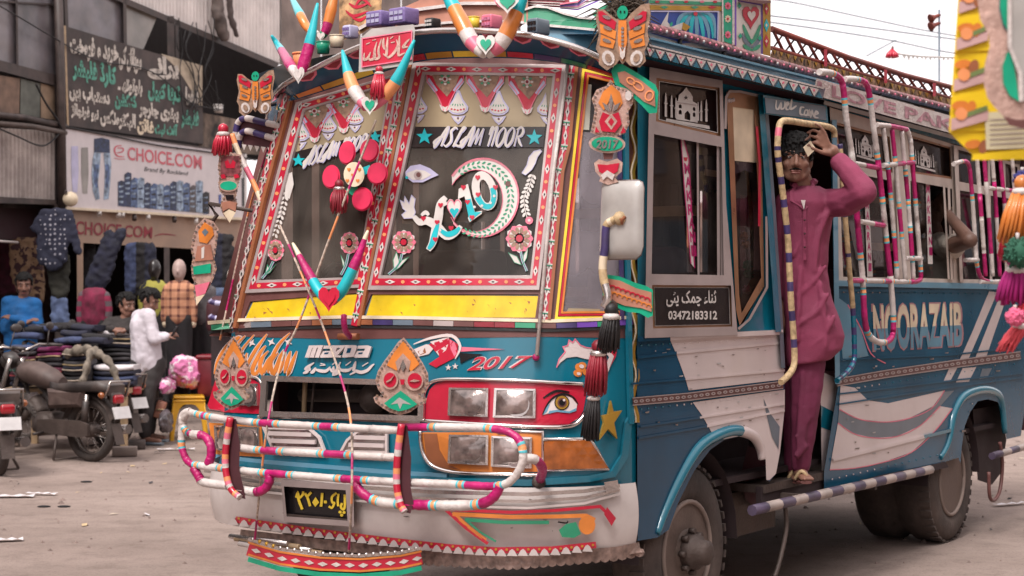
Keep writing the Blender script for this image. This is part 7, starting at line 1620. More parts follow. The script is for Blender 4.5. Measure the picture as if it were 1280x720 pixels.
limbset(H(18.6), [(22,306,.10,44,308,.10),(26,315,.14,28,345,.14),(40,315,.13,44,370,.12),(50,340,.06,50,375,.05)], 'hanging_cloth', 'brown patterned cloth hanging behind the man in blue', 'cloth', camo_m)
limbset(H(18.2), [(152,292,.07,140,308,.08),(136,292,.06,132,306,.08),(138,308,.12,128,330,.13),(128,330,.13,116,352,.10),(134,330,.10,126,352,.09)], 'hanging_trousers', 'dark navy trousers slung crookedly across the CHOICE.COM fascia', 'trousers', navy_c)
for i, (x, c, w, lb) in enumerate(((110, black_c, 8, 'black trousers hanging just inside the shop by the beige post'),(165, denim_c, 7, 'grey-blue jeans hanging in the dark shop behind the crouching man'),(176, black_c, 8, 'black jeans hanging in the dark shop above the white-shirted man'),(186, navy_c, 7, 'navy jeans hanging deepest in the dark shop'),(272, navy_c, 8, 'dark printed shirt hanging behind the low crest'),(284, black_c, 8, 'black shirt hanging beside the pale mannequin head'),(8, maroon_c, 12, 'dark red cloth hanging at the left edge of the shop'))):
    limbset(H(19.6 if x < 250 else 18.6), [(x - w * .4,308 if x < 250 else 298,.06, x + w * .4,308 if x < 250 else 298,.06),(x - w * .4,312,.07, x - w * .5,365,.06),(x + w * .4,312,.07, x + w * .5,362,.06)], 'hanging_trousers' if x < 250 else 'hanging_shirt', lb, 'trousers' if x < 250 else 'shirt', c)
# mannequins
def mannequin(cx, top, bot, Y, shirt, label, head=None, sleeve=None, pants=black_c, legs=True, w=1., coll=None):
    s = Y / FPX; t = thing('mannequin', label, 'mannequin', (at(cx, 0, Y).x, Y, 0)); S = H(Y); hh = bot - top
    m = MB(); wd = 15 * w
    for k_ in (-1,1): capsule(m, S(cx + k_ * wd * .55, top + 6), .075, S(cx + k_ * wd * .5, bot - 5), .085, shirt)
    capsule(m, S(cx - wd * .5, top + 5), .07, S(cx + wd * .5, top + 5), .07, shirt); capsule(m, S(cx, top + 12), .12, S(cx, bot - 6), .12, shirt); fuse(m, 'shirt', t, .022, shirt, 3, None, None, None, .02,.1)
    for k_ in (-1,1):
        m = MB(); capsule(m, S(cx + k_ * wd * .95, top + 8), .058, S(cx + k_ * wd * 1.22, top + hh * .52), .05, shirt); capsule(m, S(cx + k_ * wd * 1.22, top + hh * .52), .05, S(cx + k_ * wd * 1.2, bot - 2), .042, shirt); fuse(m, 'sleeve', t, .02, sleeve or shirt, 2, None, None, None, .015,.08); m = MB(); m.ball(S(cx + k_ * wd * 1.2, bot + 2),(.03,.03,.05), cream, 8); m.obj('hand', t)
    if legs:
        m = MB()
        for k_ in (-1,1): capsule(m, S(cx + k_ * 6, bot - 4), .10, S(cx + k_ * 7, bot + 45), .08, pants); capsule(m, S(cx + k_ * 7, bot + 45), .08, S(cx + k_ * 7, bot + 95), .06, pants)
        fuse(m, 'trousers', t, .025, pants, 3)
    if head:
        m = MB(); capsule(m, S(cx, top + 2), .045, S(cx, top - 6), .045, head); m.ball(S(cx, top - 16),(.075,.09,.115), head, 14); m.ball(S(cx, top - 11) + Vector((0,-.03,0)),(.055,.06,.075), head, 12); m.ball(S(cx, top - 13) + Vector((0,-.095,0)),(.012,.02,.025), head, 6); fuse(m, 'head', t, .012, head, 3)
    return t
mskin = mat('mannequin_skin', (.42,.30,.27), .5); mdark = mat('mannequin_black', (.02,.016,.016), .3); mwhite = mat('mannequin_white', (.55,.48,.42), .5)
mannequin(118,362,408,17.9, maroon_c if 0 else cloth('red_shirt', (.17,.014,.045)), 'headless mannequin in a red shirt with red and grey striped sleeves', None, stripe_m, w=.95)
mannequin(224,353,402,18.0, check_m, 'mannequin in an orange checked shirt with a pale head', mskin, None)
mannequin(252,356,404,18.3, cloth('grey_shirt', (.085,.075,.08)), 'mannequin in a grey shirt partly hidden by the low foil crest', mskin, None, w=.9)
mannequin(193,352,396,19.2, yb_m, 'mannequin with a black head in a yellow and black shirt deep in the shop', mdark, None, w=.85)
mannequin(292,362,402,18.6, denim_c, 'mannequin with a white egg-shaped head beside the far windscreen pillar', mwhite, None, w=.8)
# odds and ends by the shop
m = MB(); pk = at(232,470,17.0)
def bag(nm, label, cx, cy, Y, rx, rz, c, seed=0, ry=.22):
    random.seed(seed); m = MB(); s = Y / FPX; c0 = at(cx, cy, Y)
    for i in range(7): m.ball(c0 + Vector((random.uniform(-.38,.38) * rx * s, random.uniform(-.4,.4) * ry, random.uniform(-.38,.34) * rz * s)),(rx * s * random.uniform(.5,.75), ry * random.uniform(.5,.8), rz * s * random.uniform(.5,.7)), c, 8)
    m.ball(c0, (rx * s * .85, ry, rz * s * .8), c, 12); o = fuse(m, nm, None, .014, c, 1, None, label, None, .055,.05); tag(o, None, 'bag'); return o
rosep = pattern('pink_print', 'noise', (.66,.20,.40),(.80,.62,.68), 11.)
bag('plastic_bag', 'big pink printed plastic bag bulging above the yellow stool', 234,465,17.9,27,24, rosep, 3); bag('plastic_bag', 'small pink plastic bag beside the legs of the man in white', 208,482,17.1,9,11, rosep, 5); bag('plastic_bag', 'grey plastic sack on the ground beside the yellow stool', 207,526,17.0,8,18, mat('grey_plastic', (.13,.11,.12), .3, var=.4), 8); bag('plastic_bag', 'dark bag under the pink bag in the shade', 218,500,18.3,16,16, black_c, 11)
t = thing('parcel', 'orange paper parcel between the sack and the yellow stool', 'parcel', at(200,520,17.05)); m = MB(); m.rbox(at(200,512,17.05),(.09,.1,.18), terr, .015, Matrix.Rotation(.3,3, 'Y')); m.obj('wrap', t); m = MB(); m.tube([at(195,512,16.99), at(205,512,16.99)], .008, tan_t, 5); m.obj('string', t)
t = thing('red_box', 'dark red crate behind the pink bag next to the bus nose', 'crate', at(266,495,17.9)); m = MB(); m.rbox(at(267,470,17.9),(.30,.3,.42), mat('red_plastic', (.16,.015,.025), .4), .03); m.obj('box', t); m = MB(); m.rbox(at(267,446,17.9),(.33,.33,.05), red_d, .02); m.obj('lid', t)
t = thing('water_drum', 'big dark rounded drum with a pale rim behind the bus nose', 'drum', at(262,520,18.5)); c = at(262,470,18.5); c.z = at(262,424,18.5).z; m = MB(); m.lathe([(0,-.24),(.22,-.22),(.25,0),(.24,.20),(.20,.27),(0,.28)], c, (0,0,1), mat('drum_shell', (.03,.025,.026), .5), 20); m.obj('shell', t); m = MB(); m.lathe([(.245,.17),(.262,.185),(.245,.2)], c, (0,0,1), alum, 20); m.obj('rim', t)
t = thing('folded_garment', 'folded blue jeans on a shelf beyond the low foil crest', 'garment', at(284,375,18.4), 0, 'folded garments on the stall'); m = MB(); m.rbox(at(284,367,18.4),(.36,.25,.13), cloth('shelf_denim', (.07,.10,.17)), .05); m.obj('cloth', t); m = MB(); m.tube([at(263,374,18.25), at(306,376,18.25)], .012, lilac, 6); m.obj('fold_edge', t)
t = thing('hand_cart', 'dark red cart box with two white and purple striped rails behind the bus nose', 'cart', at(285,480,17.6)); m = MB(); m.rbox(at(285,395,17.6),(.42,.4,.42), dark_m, .1); m.obj('box', t)
for y in (378,397): m = MB(); P = smooth_path([at(x, y + yy, 17.3) for x, yy in ((262,-3),(266,0),(285,2),(310,1))], 5); m.tube(P, .026, [navy_t if i // 3 % 2 else lilac for i in range(len(P) - 1)], 8); m.obj('striped_rail', t)
m = MB(); m.box(at(285,440,17.6),(.3,.3,.7), dark); m.obj('stand', t)
t = thing('yellow_flower_bunch', 'bright yellow plastic flowers hanging beside the far windscreen pillar', 'flowers', at(314,300,17.8))
for i in range(7): m = MB(); a_ = i * 2.4; m.ball(at(313 + 5 * math.cos(a_) * (i / 7), 288 + 9 * math.sin(a_) * (i / 7) + 2,17.8),(.05,.03,.05), yellow_p, 8); m.obj('blossom', t)
# yellow stool: seat with a lip, four splayed ribbed legs with arches between
def stool(cx, cyb, Y, hpx):
    g0 = ground(cx, cyb); s = Y / FPX; t = thing('plastic_stool', 'bright yellow plastic stool standing in front of the pink bag', 'stool', (g0.x, g0.y, 0), R(12)); yl = mat('yellow_plastic', (.80,.42,.02), .35, var=.06, coat=.2); h = .46; wt, wb = .15,.19
    o = Vector((g0.x, g0.y, 0)); Rm = Matrix.Rotation(R(12), 3, 'Z'); V = lambda x, y, z: o + Rm @ Vector((x, y, z)); m = MB(); m.rbox(V(0,0, h - .015),(wt * 2 + .02, wt * 2 + .02,.03), yl, .03, Rm); m.obj('seat', t); m = MB(); m.rbox(V(0,0, h - .05),(wt * 2 + .035, wt * 2 + .035,.02), yl, .025, Rm); m.obj('lip', t)
    for sx in (-1,1):
        for sy in (-1,1):
            m = MB(); rg = []
            for i in range(6):
                f = i / 5; z = h - .04 - f * (h - .04); w = wt + (wb - wt) * f; th = .062 - .027 * min(1, f * 1.5); ox, oy = sx * w, sy * w
                rg.append([V(ox, oy, z), V(ox - sx * th, oy, z), V(ox - sx * th, oy - sy * .018, z), V(ox - sx * .018, oy - sy * .018, z), V(ox - sx * .018, oy - sy * th, z), V(ox, oy - sy * th, z)])
            m.rings(rg, yl, True, True, False); m.tube([V(sx * (wt + .004), sy * (wt + .004), h - .06), V(sx * (wb + .004), sy * (wb + .004), .01)], .008, yl, 5); m.obj('leg', t)
    for ax in (0,1):
        for sg in (-1,1):
            m = MB(); top, arc = [], []
            for i in range(9):
                u = -1 + i / 4; x = u * (wt - .02); za = h - .085 - .15 * u ** 4; q = (lambda x_, z_: V(x_, sg * (wt + .006), z_)) if ax == 0 else (lambda x_, z_: V(sg * (wt + .006), x_, z_)); top.append(q(x, h - .035)); arc.append(q(x, za))
            m.rings([top, arc], yl, closed=False, smooth=False); m.obj('apron', t)
stool(236,549,17.6,57)
# litter and bricks on the ground
for i, (x, y, w, l, rz, lb) in enumerate(((14,622,.10,.34,.1, 'long white paper strip lying on the road near the left edge'),(52,619,.06,.24,-.2, 'crumpled white paper lying right of the paper strip'),(8,677,.08,.2,.3, 'scrap of white paper low on the left edge of the road'),(220,563,.08,.36,.15, 'flat white paper on the ground below the yellow stool'),(198,567,.05,.12,.4, 'small black and white scrap on the ground left of the flat paper'),(1262,632,.06,.3,.5, 'pale paper scrap on the road behind the rear wheel'))):
    p = ground(x, y); t = MB(); n = 6; vs = []; 
    for a_ in range(n + 1):
        for b_ in (-1,1): q = Matrix.Rotation(rz, 3, 'Z') @ Vector(((a_ / n - .5) * l, b_ * w / 2,.008 + .014 * abs(math.sin(a_ * 1.7 + b_)))); vs.append(p + q)
    t.add(vs, [(2 * a_, 2 * a_ + 1,2 * a_ + 3,2 * a_ + 2) for a_ in range(n)], white_c if i != 4 else grey_c); o = t.obj('paper_scrap', None, None, lb, None, 'litter')
for x, y, lb in ((153,572, 'loose grey brick behind the rear wheel of the parked motorcycle'),(164,563, 'dark broken brick lying beyond the grey brick')):
    p = ground(x, y); m = MB(); m.rbox(p + Vector((0,.1,.05)),(.23,.12,.09), conc if x < 160 else pillar_m, .012, Matrix.Rotation(.2,3, 'Z')); m.obj('brick', None, None, lb, None, 'brick')
for i, (x, y) in enumerate(((55,634),(80,634),(108,603))):
    p = ground(x, y); m = MB(); m.ball(p + Vector((0,0,.006)),(.05,.03,.008), black_c, 8); m.obj('dark_scrap', None, None, ['flat dark scrap on the road below the crumpled paper', 'dark oval scrap on the road right of the crumpled paper', 'tiny dark pebble on the road in front of the motorcycle wheel'][i], None, 'litter')

m = MB(); random.seed(33); bits = [white_c, tan_t, khaki_c, black_c, grey_c, creE]
for i in range(170):      # scraps of paper, leaves and wrappers trodden into the road
    Y = random.uniform(10.9,21); p = at(random.uniform(-10,1290), 600, Y); l = random.uniform(.012,.05); a_ = random.uniform(0,3.14); d = Vector((math.cos(a_), math.sin(a_), 0)); n_ = Vector((-d.y, d.x, 0)); c0 = Vector((p.x, p.y, .006)); z = Vector((0,0,1))
    m.add([c0 - d * l, c0 + n_ * l * .5 + z * random.uniform(0,.012), c0 + d * l + z * random.uniform(0,.015), c0 - n_ * l * .4], [(0,1,2,3)], random.choice(bits))
m.obj('litter_scraps', kind='stuff')
# ================================================================== MOTORCYCLES
bk_b = mat('bike_brown_cover', (.085,.055,.048), .6, var=.2, dirt=.6); bk_k = mat('bike_black', (.035,.028,.027), .5, dirt=.7); bk_r = mat('tail_red', (.35,.01,.02), .25, coat=.5); bk_c = mat('bike_chrome', (.40,.36,.34), .25, metal=.8, dirt=.4); plate_w = mat('plate_white', (.62,.60,.60), .5, dirt=.2)
def motorcycle(loc, ang, label, body=bk_b):
    t = thing('motorcycle', label, 'motorcycle', loc, ang, 'motorcycles parked by the stall'); F = Frame(loc, ang); V = Vector
    for x, nm in ((0, 'rear'),(1.22, 'front')):
        m = MB(); rg = [(V((x, 0,.29)) + V((math.cos(R(a)), 0, math.sin(R(a)))) * .255) for a in range(0,360,12)]; m.tube(rg, .042, rubber, 8, closed=True); w = m.obj('wheel', t, F); m = MB(); m.tube([(V((x, 0,.29)) + V((math.cos(R(a)), 0, math.sin(R(a)))) * .212) for a in range(0,360,12)], .014, bk_c, 6, closed=True); m.obj('rim', w, F)
        m = MB()
        for i in range(18): a = R(i * 20); m.tube([V((x, .03 * (-1) ** i, .29)) + V((math.cos(a + .25 * (-1) ** i), 0, math.sin(a + .25 * (-1) ** i))) * .05, V((x, 0,.29)) + V((math.cos(a), 0, math.sin(a))) * .21], .0035, bk_c, 4)
        m.obj('spokes', w, F); m = MB(); m.lathe([(0,-.06),(.07,-.05),(.07,.05),(.03,.06),(0,.07)], (x, 0,.29),(0,1,0), steel, 14); m.obj('hub', w, F)
        m = MB(); r = .325; aa = range(20,165,12) if x == 0 else range(25,150,12); aa = [(180 - a) for a in aa] if x == 0 else aa; P = [[V((x + r * math.cos(R(a)), y, .29 + r * math.sin(R(a)) - .02 * (abs(y) > .05))) for y in (-.065,-.04,.04,.065)] for a in aa]; m.rings(P, bk_k if x else steel, closed=False); m.obj('mudguard', t, F)
    m = MB(); m.poly_ = None; m.add([(-.31,-.06,.36),(-.31,.06,.36),(-.37,.055,.17),(-.37,-.055,.17)], [(0,1,2,3)], steel); m.obj('mud_flap', t, F)
    m = MB(); prof = [(-.32,.66,.10),(-.2,.70,.13),(.1,.68,.14),(.36,.66,.12),(.44,.68,.09)]; m.rings([[V((x, w * c, z + (.045 if s_ > 0 else -.045) * 1)) for c, s_ in ((-1,-1),(-1.05,0.2),(-.6,1),(.6,1),(1.05,.2),(1,-1))] for x, z, w in prof], bk_k, True, True); m.obj('seat', t, F)
    m = MB(); m.rings([[V((x, w * math.cos(R(a)), z + h * math.sin(R(a)))) for a in range(0,360,30)] for x, z, w, h in ((.36,.70,.06,.06),(.48,.73,.12,.10),(.68,.78,.14,.12),(.84,.80,.12,.10),(.93,.80,.06,.06))], body, True, True); m.obj('tank', t, F)
    for sy in (-1,1):
        m = MB(); m.rings([[V((.02, sy * .10,.50)), V((.42, sy * .12,.48)), V((.44, sy * .12,.66)), V((-.05, sy * .11,.66))], [V((.05, sy * .13,.53)), V((.39, sy * .15,.51)), V((.40, sy * .145,.63)), V((-.0, sy * .135,.63))]], body, False, True, False); m.obj('side_cover', t, F)
        m = MB(); m.tube([(0, sy * .10,.29),(-.06, sy * .11,.62)], .022, bk_c, 8); m.tube([(-.015, sy * .10,.36),(-.05, sy * .11,.56)], [.032,.032], bk_k, 8); m.obj('shock_absorber', t, F); m = MB(); m.tube([(0, sy * .085,.29),(.48, sy * .085,.32)], .02, steel, 6); m.obj('swing_arm', t, F)
        m = MB(); m.tube([(1.22, sy * .075,.29),(1.06, sy * .075,.72),(.98, sy * .075,.92)], .022, bk_c, 8); m.obj('fork', t, F); m = MB(); m.tube([(.93, sy * .02,.98),(.92, sy * .22,1.05),(.84, sy * .36,1.04)], .012, bk_c, 6); m.tube([(.88, sy * .30,1.045),(.80, sy * .40,1.035)], .018, bk_k, 6); m.obj('handlebar', t, F)
        m = MB(); m.tube([(.87, sy * .28,1.05),(.9, sy * .33,1.2)], .006, bk_k, 5); m.ball((.9, sy * .34,1.22),(.015,.055,.04), bk_k, 8); m.obj('mirror', t, F); m = MB(); m.ball((-.28, sy * .15,.62),(.035,.03,.03), amber, 8); m.tube([(-.28, sy * .05,.62),(-.28, sy * .14,.62)], .008, bk_k, 5); m.obj('indicator', t, F)
    m = MB(); m.rbox((.55,0,.34),(.3,.2,.2), steel, .05); m.lathe([(.085,0),(.09,.04),(.08,.10),(.085,.13),(.07,.18),(0,.18)], (.64,0,.40),(.6,0,.8), steel, 14); [m.box((.64 + .035 * k_ * .6,0,.40 + .035 * k_ * .8),(.20,.22,.010), bk_c, Matrix.Rotation(-.64,3, 'Y')) for k_ in range(1,6)]; m.lathe([(0,-.13),(.10,-.12),(.10,.12),(0,.13)], (.52,0,.32),(0,1,0), steel, 14); m.obj('engine', t, F)
    m = MB(); m.tube([(.75,-.10,.42),(.72,-.12,.24),(.45,-.14,.22),(.1,-.15,.26),(-.32,-.15,.30)], [.02,.02,.025,.042,.045], bk_c, 8); m.obj('exhaust', t, F); m = MB(); m.tube([(.95,0,.88),(.60,0,.62),(.5,0,.45)], .025, bk_k, 6); m.tube([(.9,0,.8),(.4,0,.62),(-.25,0,.66)], .022, bk_k, 6); m.tube([(.88,0,.78),(.75,0,.35),(.45,0,.24)], .02, bk_k, 6); m.obj('frame', t, F)
    m = MB(); m.rings([[V((x, .115, z)), V((x, .145, z)), V((x, .145, z + h)), V((x, .115, z + h))] for x, z, h in ((-.10,.25,.10),(.0,.23,.15),(.4,.25,.13),(.55,.26,.11))], steel, True, True, False); m.obj('chain_case', t, F)
    m = MB(); m.tube([(.32,.12,.24),(.25,.22,.02)], .012, steel, 6); m.tube([(.32,-.12,.24),(.25,-.22,.02)], .012, steel, 6); m.tube([(.25,-.22,.02),(.25,.22,.02)], .010, steel, 6); m.obj('centre_stand', t, F)
    m = MB(); m.rbox((-.34,0,.58),(.05,.12,.08), bk_r, .02); tl = m.obj('tail_lamp', t, F); m = MB(); m.rbox((-.31,0,.59),(.05,.14,.10), bk_k, .02); m.obj('lamp_base', tl, F); m = MB(); m.box((-.385,0,.46),(.012,.20,.11), plate_w, Matrix.Rotation(.35,3, 'Y')); m.obj('number_plate', t, F)
    m = MB(); m.lathe([(.02,-.1),(.075,-.03),(.085,.05),(.08,.06),(0,.065)], (1.05,0,.90),(1,0,-.1), bk_k, 16); hl = m.obj('headlamp', t, F); m = MB(); m.lathe([(0,.068),(.05,.074),(.078,.064)], (1.05,0,.90),(1,0,-.1), bulb, 16); m.obj('lens', hl, F)
    m = MB(); m.tube(smooth_path([(.86,.3,1.04),(.98,.2,1.0),(1.02,.06,.85),(.8,.05,.66)], 5), .006, bk_k, 5); m.tube(smooth_path([(.86,-.3,1.04),(1.0,-.2,.98),(1.1,-.09,.7),(1.18,-.09,.36)], 5), .006, bk_k, 5); m.obj('cable', t, F)
    m = MB(); m.tube([(-.30,.13,.60),(-.36,.12,.74),(-.36,-.12,.74),(-.30,-.13,.60)], .012, bk_c, 6); m.obj('grab_rail', t, F); m = MB(); m.tube([(.45,-.16,.26),(.45,-.28,.25)], .014, bk_k, 6); m.tube([(.45,.16,.26),(.45,.28,.25)], .014, bk_k, 6); m.obj('foot_pegs', t, F)
    return t
p = ground(114,577); mc = motorcycle((p.x, p.y, 0), math.atan2(.62,-1.0), 'dusty brown motorcycle with folded trousers stacked above it, rear wheel toward the road')
p = at(139,562,16.6); dup(mc, (p.x, 16.6,0), math.atan2(.62,-1.0), 'second motorcycle half hidden behind the brown one, with a white number plate')
p = ground(6,594); dup(mc, (p.x - .05, p.y, 0), math.atan2(1.0,-.55), 'motorcycle cut off by the left edge of the photo, showing its red tail lamp')
# ================================================================== PEOPLE
skin = mat('brown_skin', (.23,.112,.078), .5, var=.12, scale=14, bump=.08, bscale=120); skin_d = mat('dark_skin', (.10,.05,.035), .55, var=.15); hair_m = mat('black_hair', (.006,.005,.005), .7, var=.4, scale=40, spec=.25); eye_w = mat('eye_white', (.30,.25,.23), .3); lip_m = mat('lip', (.22,.075,.06), .45)
def head_parts(mb, M, s=1.):
    v = lambda x, y, z: M @ (Vector((x, y, z)) * s); b = lambda c, r: mb.ball(v(*c), tuple(q * s for q in r), None, 16, M.to_3x3())
    b((0,-.012,.035),(.076,.094,.092)); b((0,.018,-.02),(.064,.070,.085)); b((0,.042,-.075),(.042,.040,.038)); b((0,.058,-.092),(.020,.020,.018))
    for sx in (-1,1):
        b((sx * .042,.050,-.025),(.024,.026,.022)); capsule(mb, v(sx * .012,.078,.030), .010 * s, v(sx * .048,.068,.030), .010 * s, None, 8); b((sx * .078,-.010,-.005),(.010,.020,.032)); capsule(mb, v(sx * .058,.0,-.05), .022 * s, v(sx * .03,.045,-.085), .02 * s, None, 8); b((sx * .013,.094,-.036),(.009,.010,.008))
    capsule(mb, v(0,.086,.018), .008 * s, v(0,.106,-.030), .013 * s, None, 8); capsule(mb, v(-.018,.078,-.062), .007 * s, v(.018,.078,-.062), .007 * s, None, 8); capsule(mb, v(-.016,.076,-.074), .008 * s, v(.016,.076,-.074), .008 * s, None, 8)
def face(t, M, s=1., moustache=True, beard=0, space=None, fringe=1., mouth=True, fine=False):
    v = lambda x, y, z: M @ (Vector((x, y, z)) * s); R3 = M.to_3x3()
    for sx in (-1,1):
        m = MB(); m.ball(v(sx * .031,.072,.006),(.0120 * s, .0105 * s, .0072 * s), eye_w, 10, R3); m.ball(v(sx * .030,.0785,.006),(.0062 * s, .005 * s, .0066 * s), blackg, 8, R3); m.obj('eye', t)
        m = MB(); capsule(m, v(sx * .016,.082,.016), .0045 * s, v(sx * .044,.072,.012), .0035 * s, skin, 6); m.obj('eyelid', t)
        m = MB(); capsule(m, v(sx * .014,.085,.030), .005 * s, v(sx * .036,.081,.034), .0048 * s, hair_m, 6); capsule(m, v(sx * .036,.081,.034), .0048 * s, v(sx * .052,.066,.028), .003 * s, hair_m, 6); m.obj('eyebrow', t)
    if mouth: m = MB(); capsule(m, v(-.019,.0815,-.062), .0055 * s, v(.019,.0815,-.062), .0055 * s, lip_m, 6); capsule(m, v(-.016,.081,-.072), .0065 * s, v(.016,.081,-.072), .0065 * s, lip_m, 6); m.obj('lips', t)
    if moustache: m = MB(); [capsule(m, v(sx * .003,.0885,-.051), .0048 * s, v(sx * .027,.078,-.056), .003 * s, hair_m, 6) for sx in (-1,1)]; m.obj('moustache', t)
    if beard:
        m = MB(); random.seed(4)
        for i in range(90):
            a = random.uniform(-1.35,1.35); f = abs(a) / 1.35; m.ball(v(.070 * math.sin(a) * (1 - .1 * f), .062 * math.cos(a) - .012,-.085 + .075 * f * f + random.uniform(-.02,.012)), .015 * s, hair_m, 6)
        fuse(m, 'beard', t, .007 * s, hair_m, 1, None, None, None, .01,.01)
    m = MB(); random.seed(9)
    hr = .0075 if fine else .013
    for i in range(620 if fine else 260):      # locks swept over the skull
        a = random.uniform(0,2 * math.pi); e = random.uniform(-.25,1.5); d = Vector((math.sin(a) * math.cos(e), -math.cos(a) * math.cos(e), math.sin(e)))
        if d.y > .25 and d.z < .58: continue
        c = Vector((0,-.014,.040)) + Vector((d.x * .078, d.y * .096, d.z * .096)); tw = Vector((random.uniform(-.5,.5) + d.x * .4,.6 if d.y > -.2 else -.2,-.55 - (d.y < 0) * .4)); tw = (tw - d * tw.dot(d)).normalized() * random.uniform(.03,.055); capsule(m, v(*c), hr * s, v(*(c + tw + d * random.uniform(.003,.010))), hr * .45 * s, hair_m, 6)
    if fine: m.ball(v(0,-.018,.050),(.081 * s, .096 * s, .090 * s), hair_m, 14, R3)
    for i in range(60 if fine else 26):
        x = random.uniform(-.066,.066); L = random.uniform(.022,.05) * fringe; c = Vector((x, .062 - abs(x) * .3,.104)); capsule(m, v(*c), hr * .95 * s, v(x * 1.1 + random.uniform(-.014,.014), .090 - abs(x) * .42,.098 - L), .004 * s, hair_m, 6)
    fuse(m, 'hair', t, (.0042 if fine else .006) * s, hair_m, 1 if not fine else 0)
def hand(mb, w, d, up, s=1., curl=.6, side_=1):
    """palm plus four unequal bent fingers and a thumb; d: direction of the fingers, up: back of the hand"""
    d = Vector(d).normalized(); up = (Vector(up) - d * Vector(up).dot(d)).normalized(); x = d.cross(up); w = Vector(w)
    capsule(mb, w, .024 * s, w + d * .03 * s, .026 * s, None, 8)
    for i in range(4): capsule(mb, w + d * .02 * s + x * (i - 1.5) * .016 * s, .014 * s, w + d * .085 * s + x * (i - 1.5) * .020 * s, .0115 * s, None, 8)
    for i, L in enumerate((.066,.078,.072,.056)):
        p = w + d * .085 * s + x * (i - 1.5) * .021 * s; a = curl * .5
        for k_ in range(3):
            q = p + (d * math.cos(a) - up * math.sin(a)) * L * s * (.45,.32,.23)[k_]; capsule(mb, p, (.0095 - k_ * .0010) * s, q, (.0088 - k_ * .0012) * s, None, 7); p = q; a += curl
    p = w + d * .025 * s + x * side_ * -.028 * s; q = p + (d * .6 - x * side_ * .7 - up * .3).normalized() * .042 * s; capsule(mb, p, .013 * s, q, .0105 * s, None, 7); capsule(mb, q, .0105 * s, q + (d * .8 - x * side_ * .15 - up * .5 * curl).normalized() * .034 * s, .008 * s, None, 7)
def hmat(c, yaw, pitch=0., roll=0.): return Matrix.Translation(c) @ Matrix.Rotation(yaw, 4, 'Z') @ Matrix.Rotation(pitch, 4, 'X') @ Matrix.Rotation(roll, 4, 'Y')
def person(name_label, loc): return thing('person', name_label, 'person', loc)
# ---- the conductor riding in the doorway
YC = 8.38; C_ = lambda x, y, d=0.: at(x, y, YC + d); sx_ = YC / FPX
foot = C_(998,598)
con = person('young man in a maroon shalwar kameez standing in the bus doorway, one arm raised', (foot.x, foot.y, foot.z))
HM = hmat(C_(994,201,-.01), R(180 - 6), R(4), R(-2)); m = MB(); head_parts(m, HM, 1.0)
capsule(m, C_(1000,222,.02), .056, C_(1006,246,.04), .062, None); capsule(m, C_(990,258,.04), .055, C_(1030,257,.04), .055, None); capsule(m, C_(1008,268,.04), .085, C_(1006,350,.04), .085, None); capsule(m, C_(1006,350,.04), .085, C_(1004,425,.04), .09, None)
sh, el, wr = C_(1040,254,.02), C_(1078,238,-.20), C_(1046,197,-.10)
capsule(m, sh, .052, el, .042, None); capsule(m, el, .040, wr, .026, None)
# raised hand: fingers run up and over the bar, the paper slip pinched under the thumb
pw = wr; k1 = C_(1033,178,-.13); capsule(m, pw, .026, C_(1041,188,-.115), .030, None)
for x0, y0, pts in ((1036,180, ((1031,166),(1025,158),(1017,154))),(1033,178, ((1024,166),(1016,162),(1009,166))),(1030,180, ((1021,172),(1013,170),(1007,175))),(1029,184, ((1020,179),(1014,178),(1010,182)))):
    p = C_(x0, y0,-.13); capsule(m, wr.lerp(p, .35), .016, p, .0125, None, 8); r = .0105
    for k_, (x, y) in enumerate(pts): q = C_(x, y, -.145 - .012 * k_); capsule(m, p, r, q, r - .0012, None, 8); p = q; r -= .0012
p = C_(1036,192,-.13); q = C_(1026,190,-.155); capsule(m, p, .015, q, .011, None, 8); capsule(m, q, .011, C_(1015,185,-.17), .0085, None, 8)
shl, ell_, wrl = C_(982,256,.06), C_(972,318,.10), C_(976,380,.05); capsule(m, shl, .052, ell_, .042, None); capsule(m, ell_, .040, wrl, .026, None); hand(m, wrl, (C_(980,410,.02) - wrl),(-.3,-1,0), 1., .5)
for a_, b_, c_, d_ in ((1010,1006,1000,0.),(994,993,991,.12)):
    capsule(m, C_(a_ - 2,435,.04 + d_), .06, C_(b_, 515,.01 + d_), .042, None); capsule(m, C_(b_, 515,.01 + d_), .042, C_(c_, 584,.02 + d_), .030, None); capsule(m, C_(c_, 590,.03 + d_), .036, C_(c_ + 4,596,-.04 + d_), .030, None)
    for i in range(5): capsule(m, C_(c_ + 3 + i * 2.6 - 3,596,-.05 + d_), .014, C_(c_ + 6 + i * 3.4 - 4,599,-.115 + .012 * abs(i - 1) + d_), .010, None, 7)
fuse(m, 'body', con, .0065, skin, 2); face(con, HM, 1.0, True, 0, None, 1.75, True, True)
kam = mat('maroon_kameez', (.22,.032,.078), .8, var=.10, scale=5, bump=.2, bscale=160); shal = mat('maroon_shalwar', (.135,.015,.05), .8, var=.14, scale=6, bump=.25, bscale=40)
m = MB(); rg = []
for y, cx, hw, hd, d in ((232,1008,15,.07,.03),(240,1010,30,.10,.03),(252,1011,37,.125,.035),(272,1009,32,.115,.035),(305,1007,29,.11,.035),(340,1006,28.5,.105,.035),(370,1009,30.5,.11,.035),(395,1014,34.5,.12,.03),(420,1019,37.5,.125,.03),(440,1018,36,.125,.03),(454,1011,28,.12,.03)):
    rg.append([C_(cx + hw * math.cos(R(a)), y + (0 if y < 440 else 4 * -math.cos(R(a))), d + hd * math.sin(R(a))) for a in range(0,360,15)])
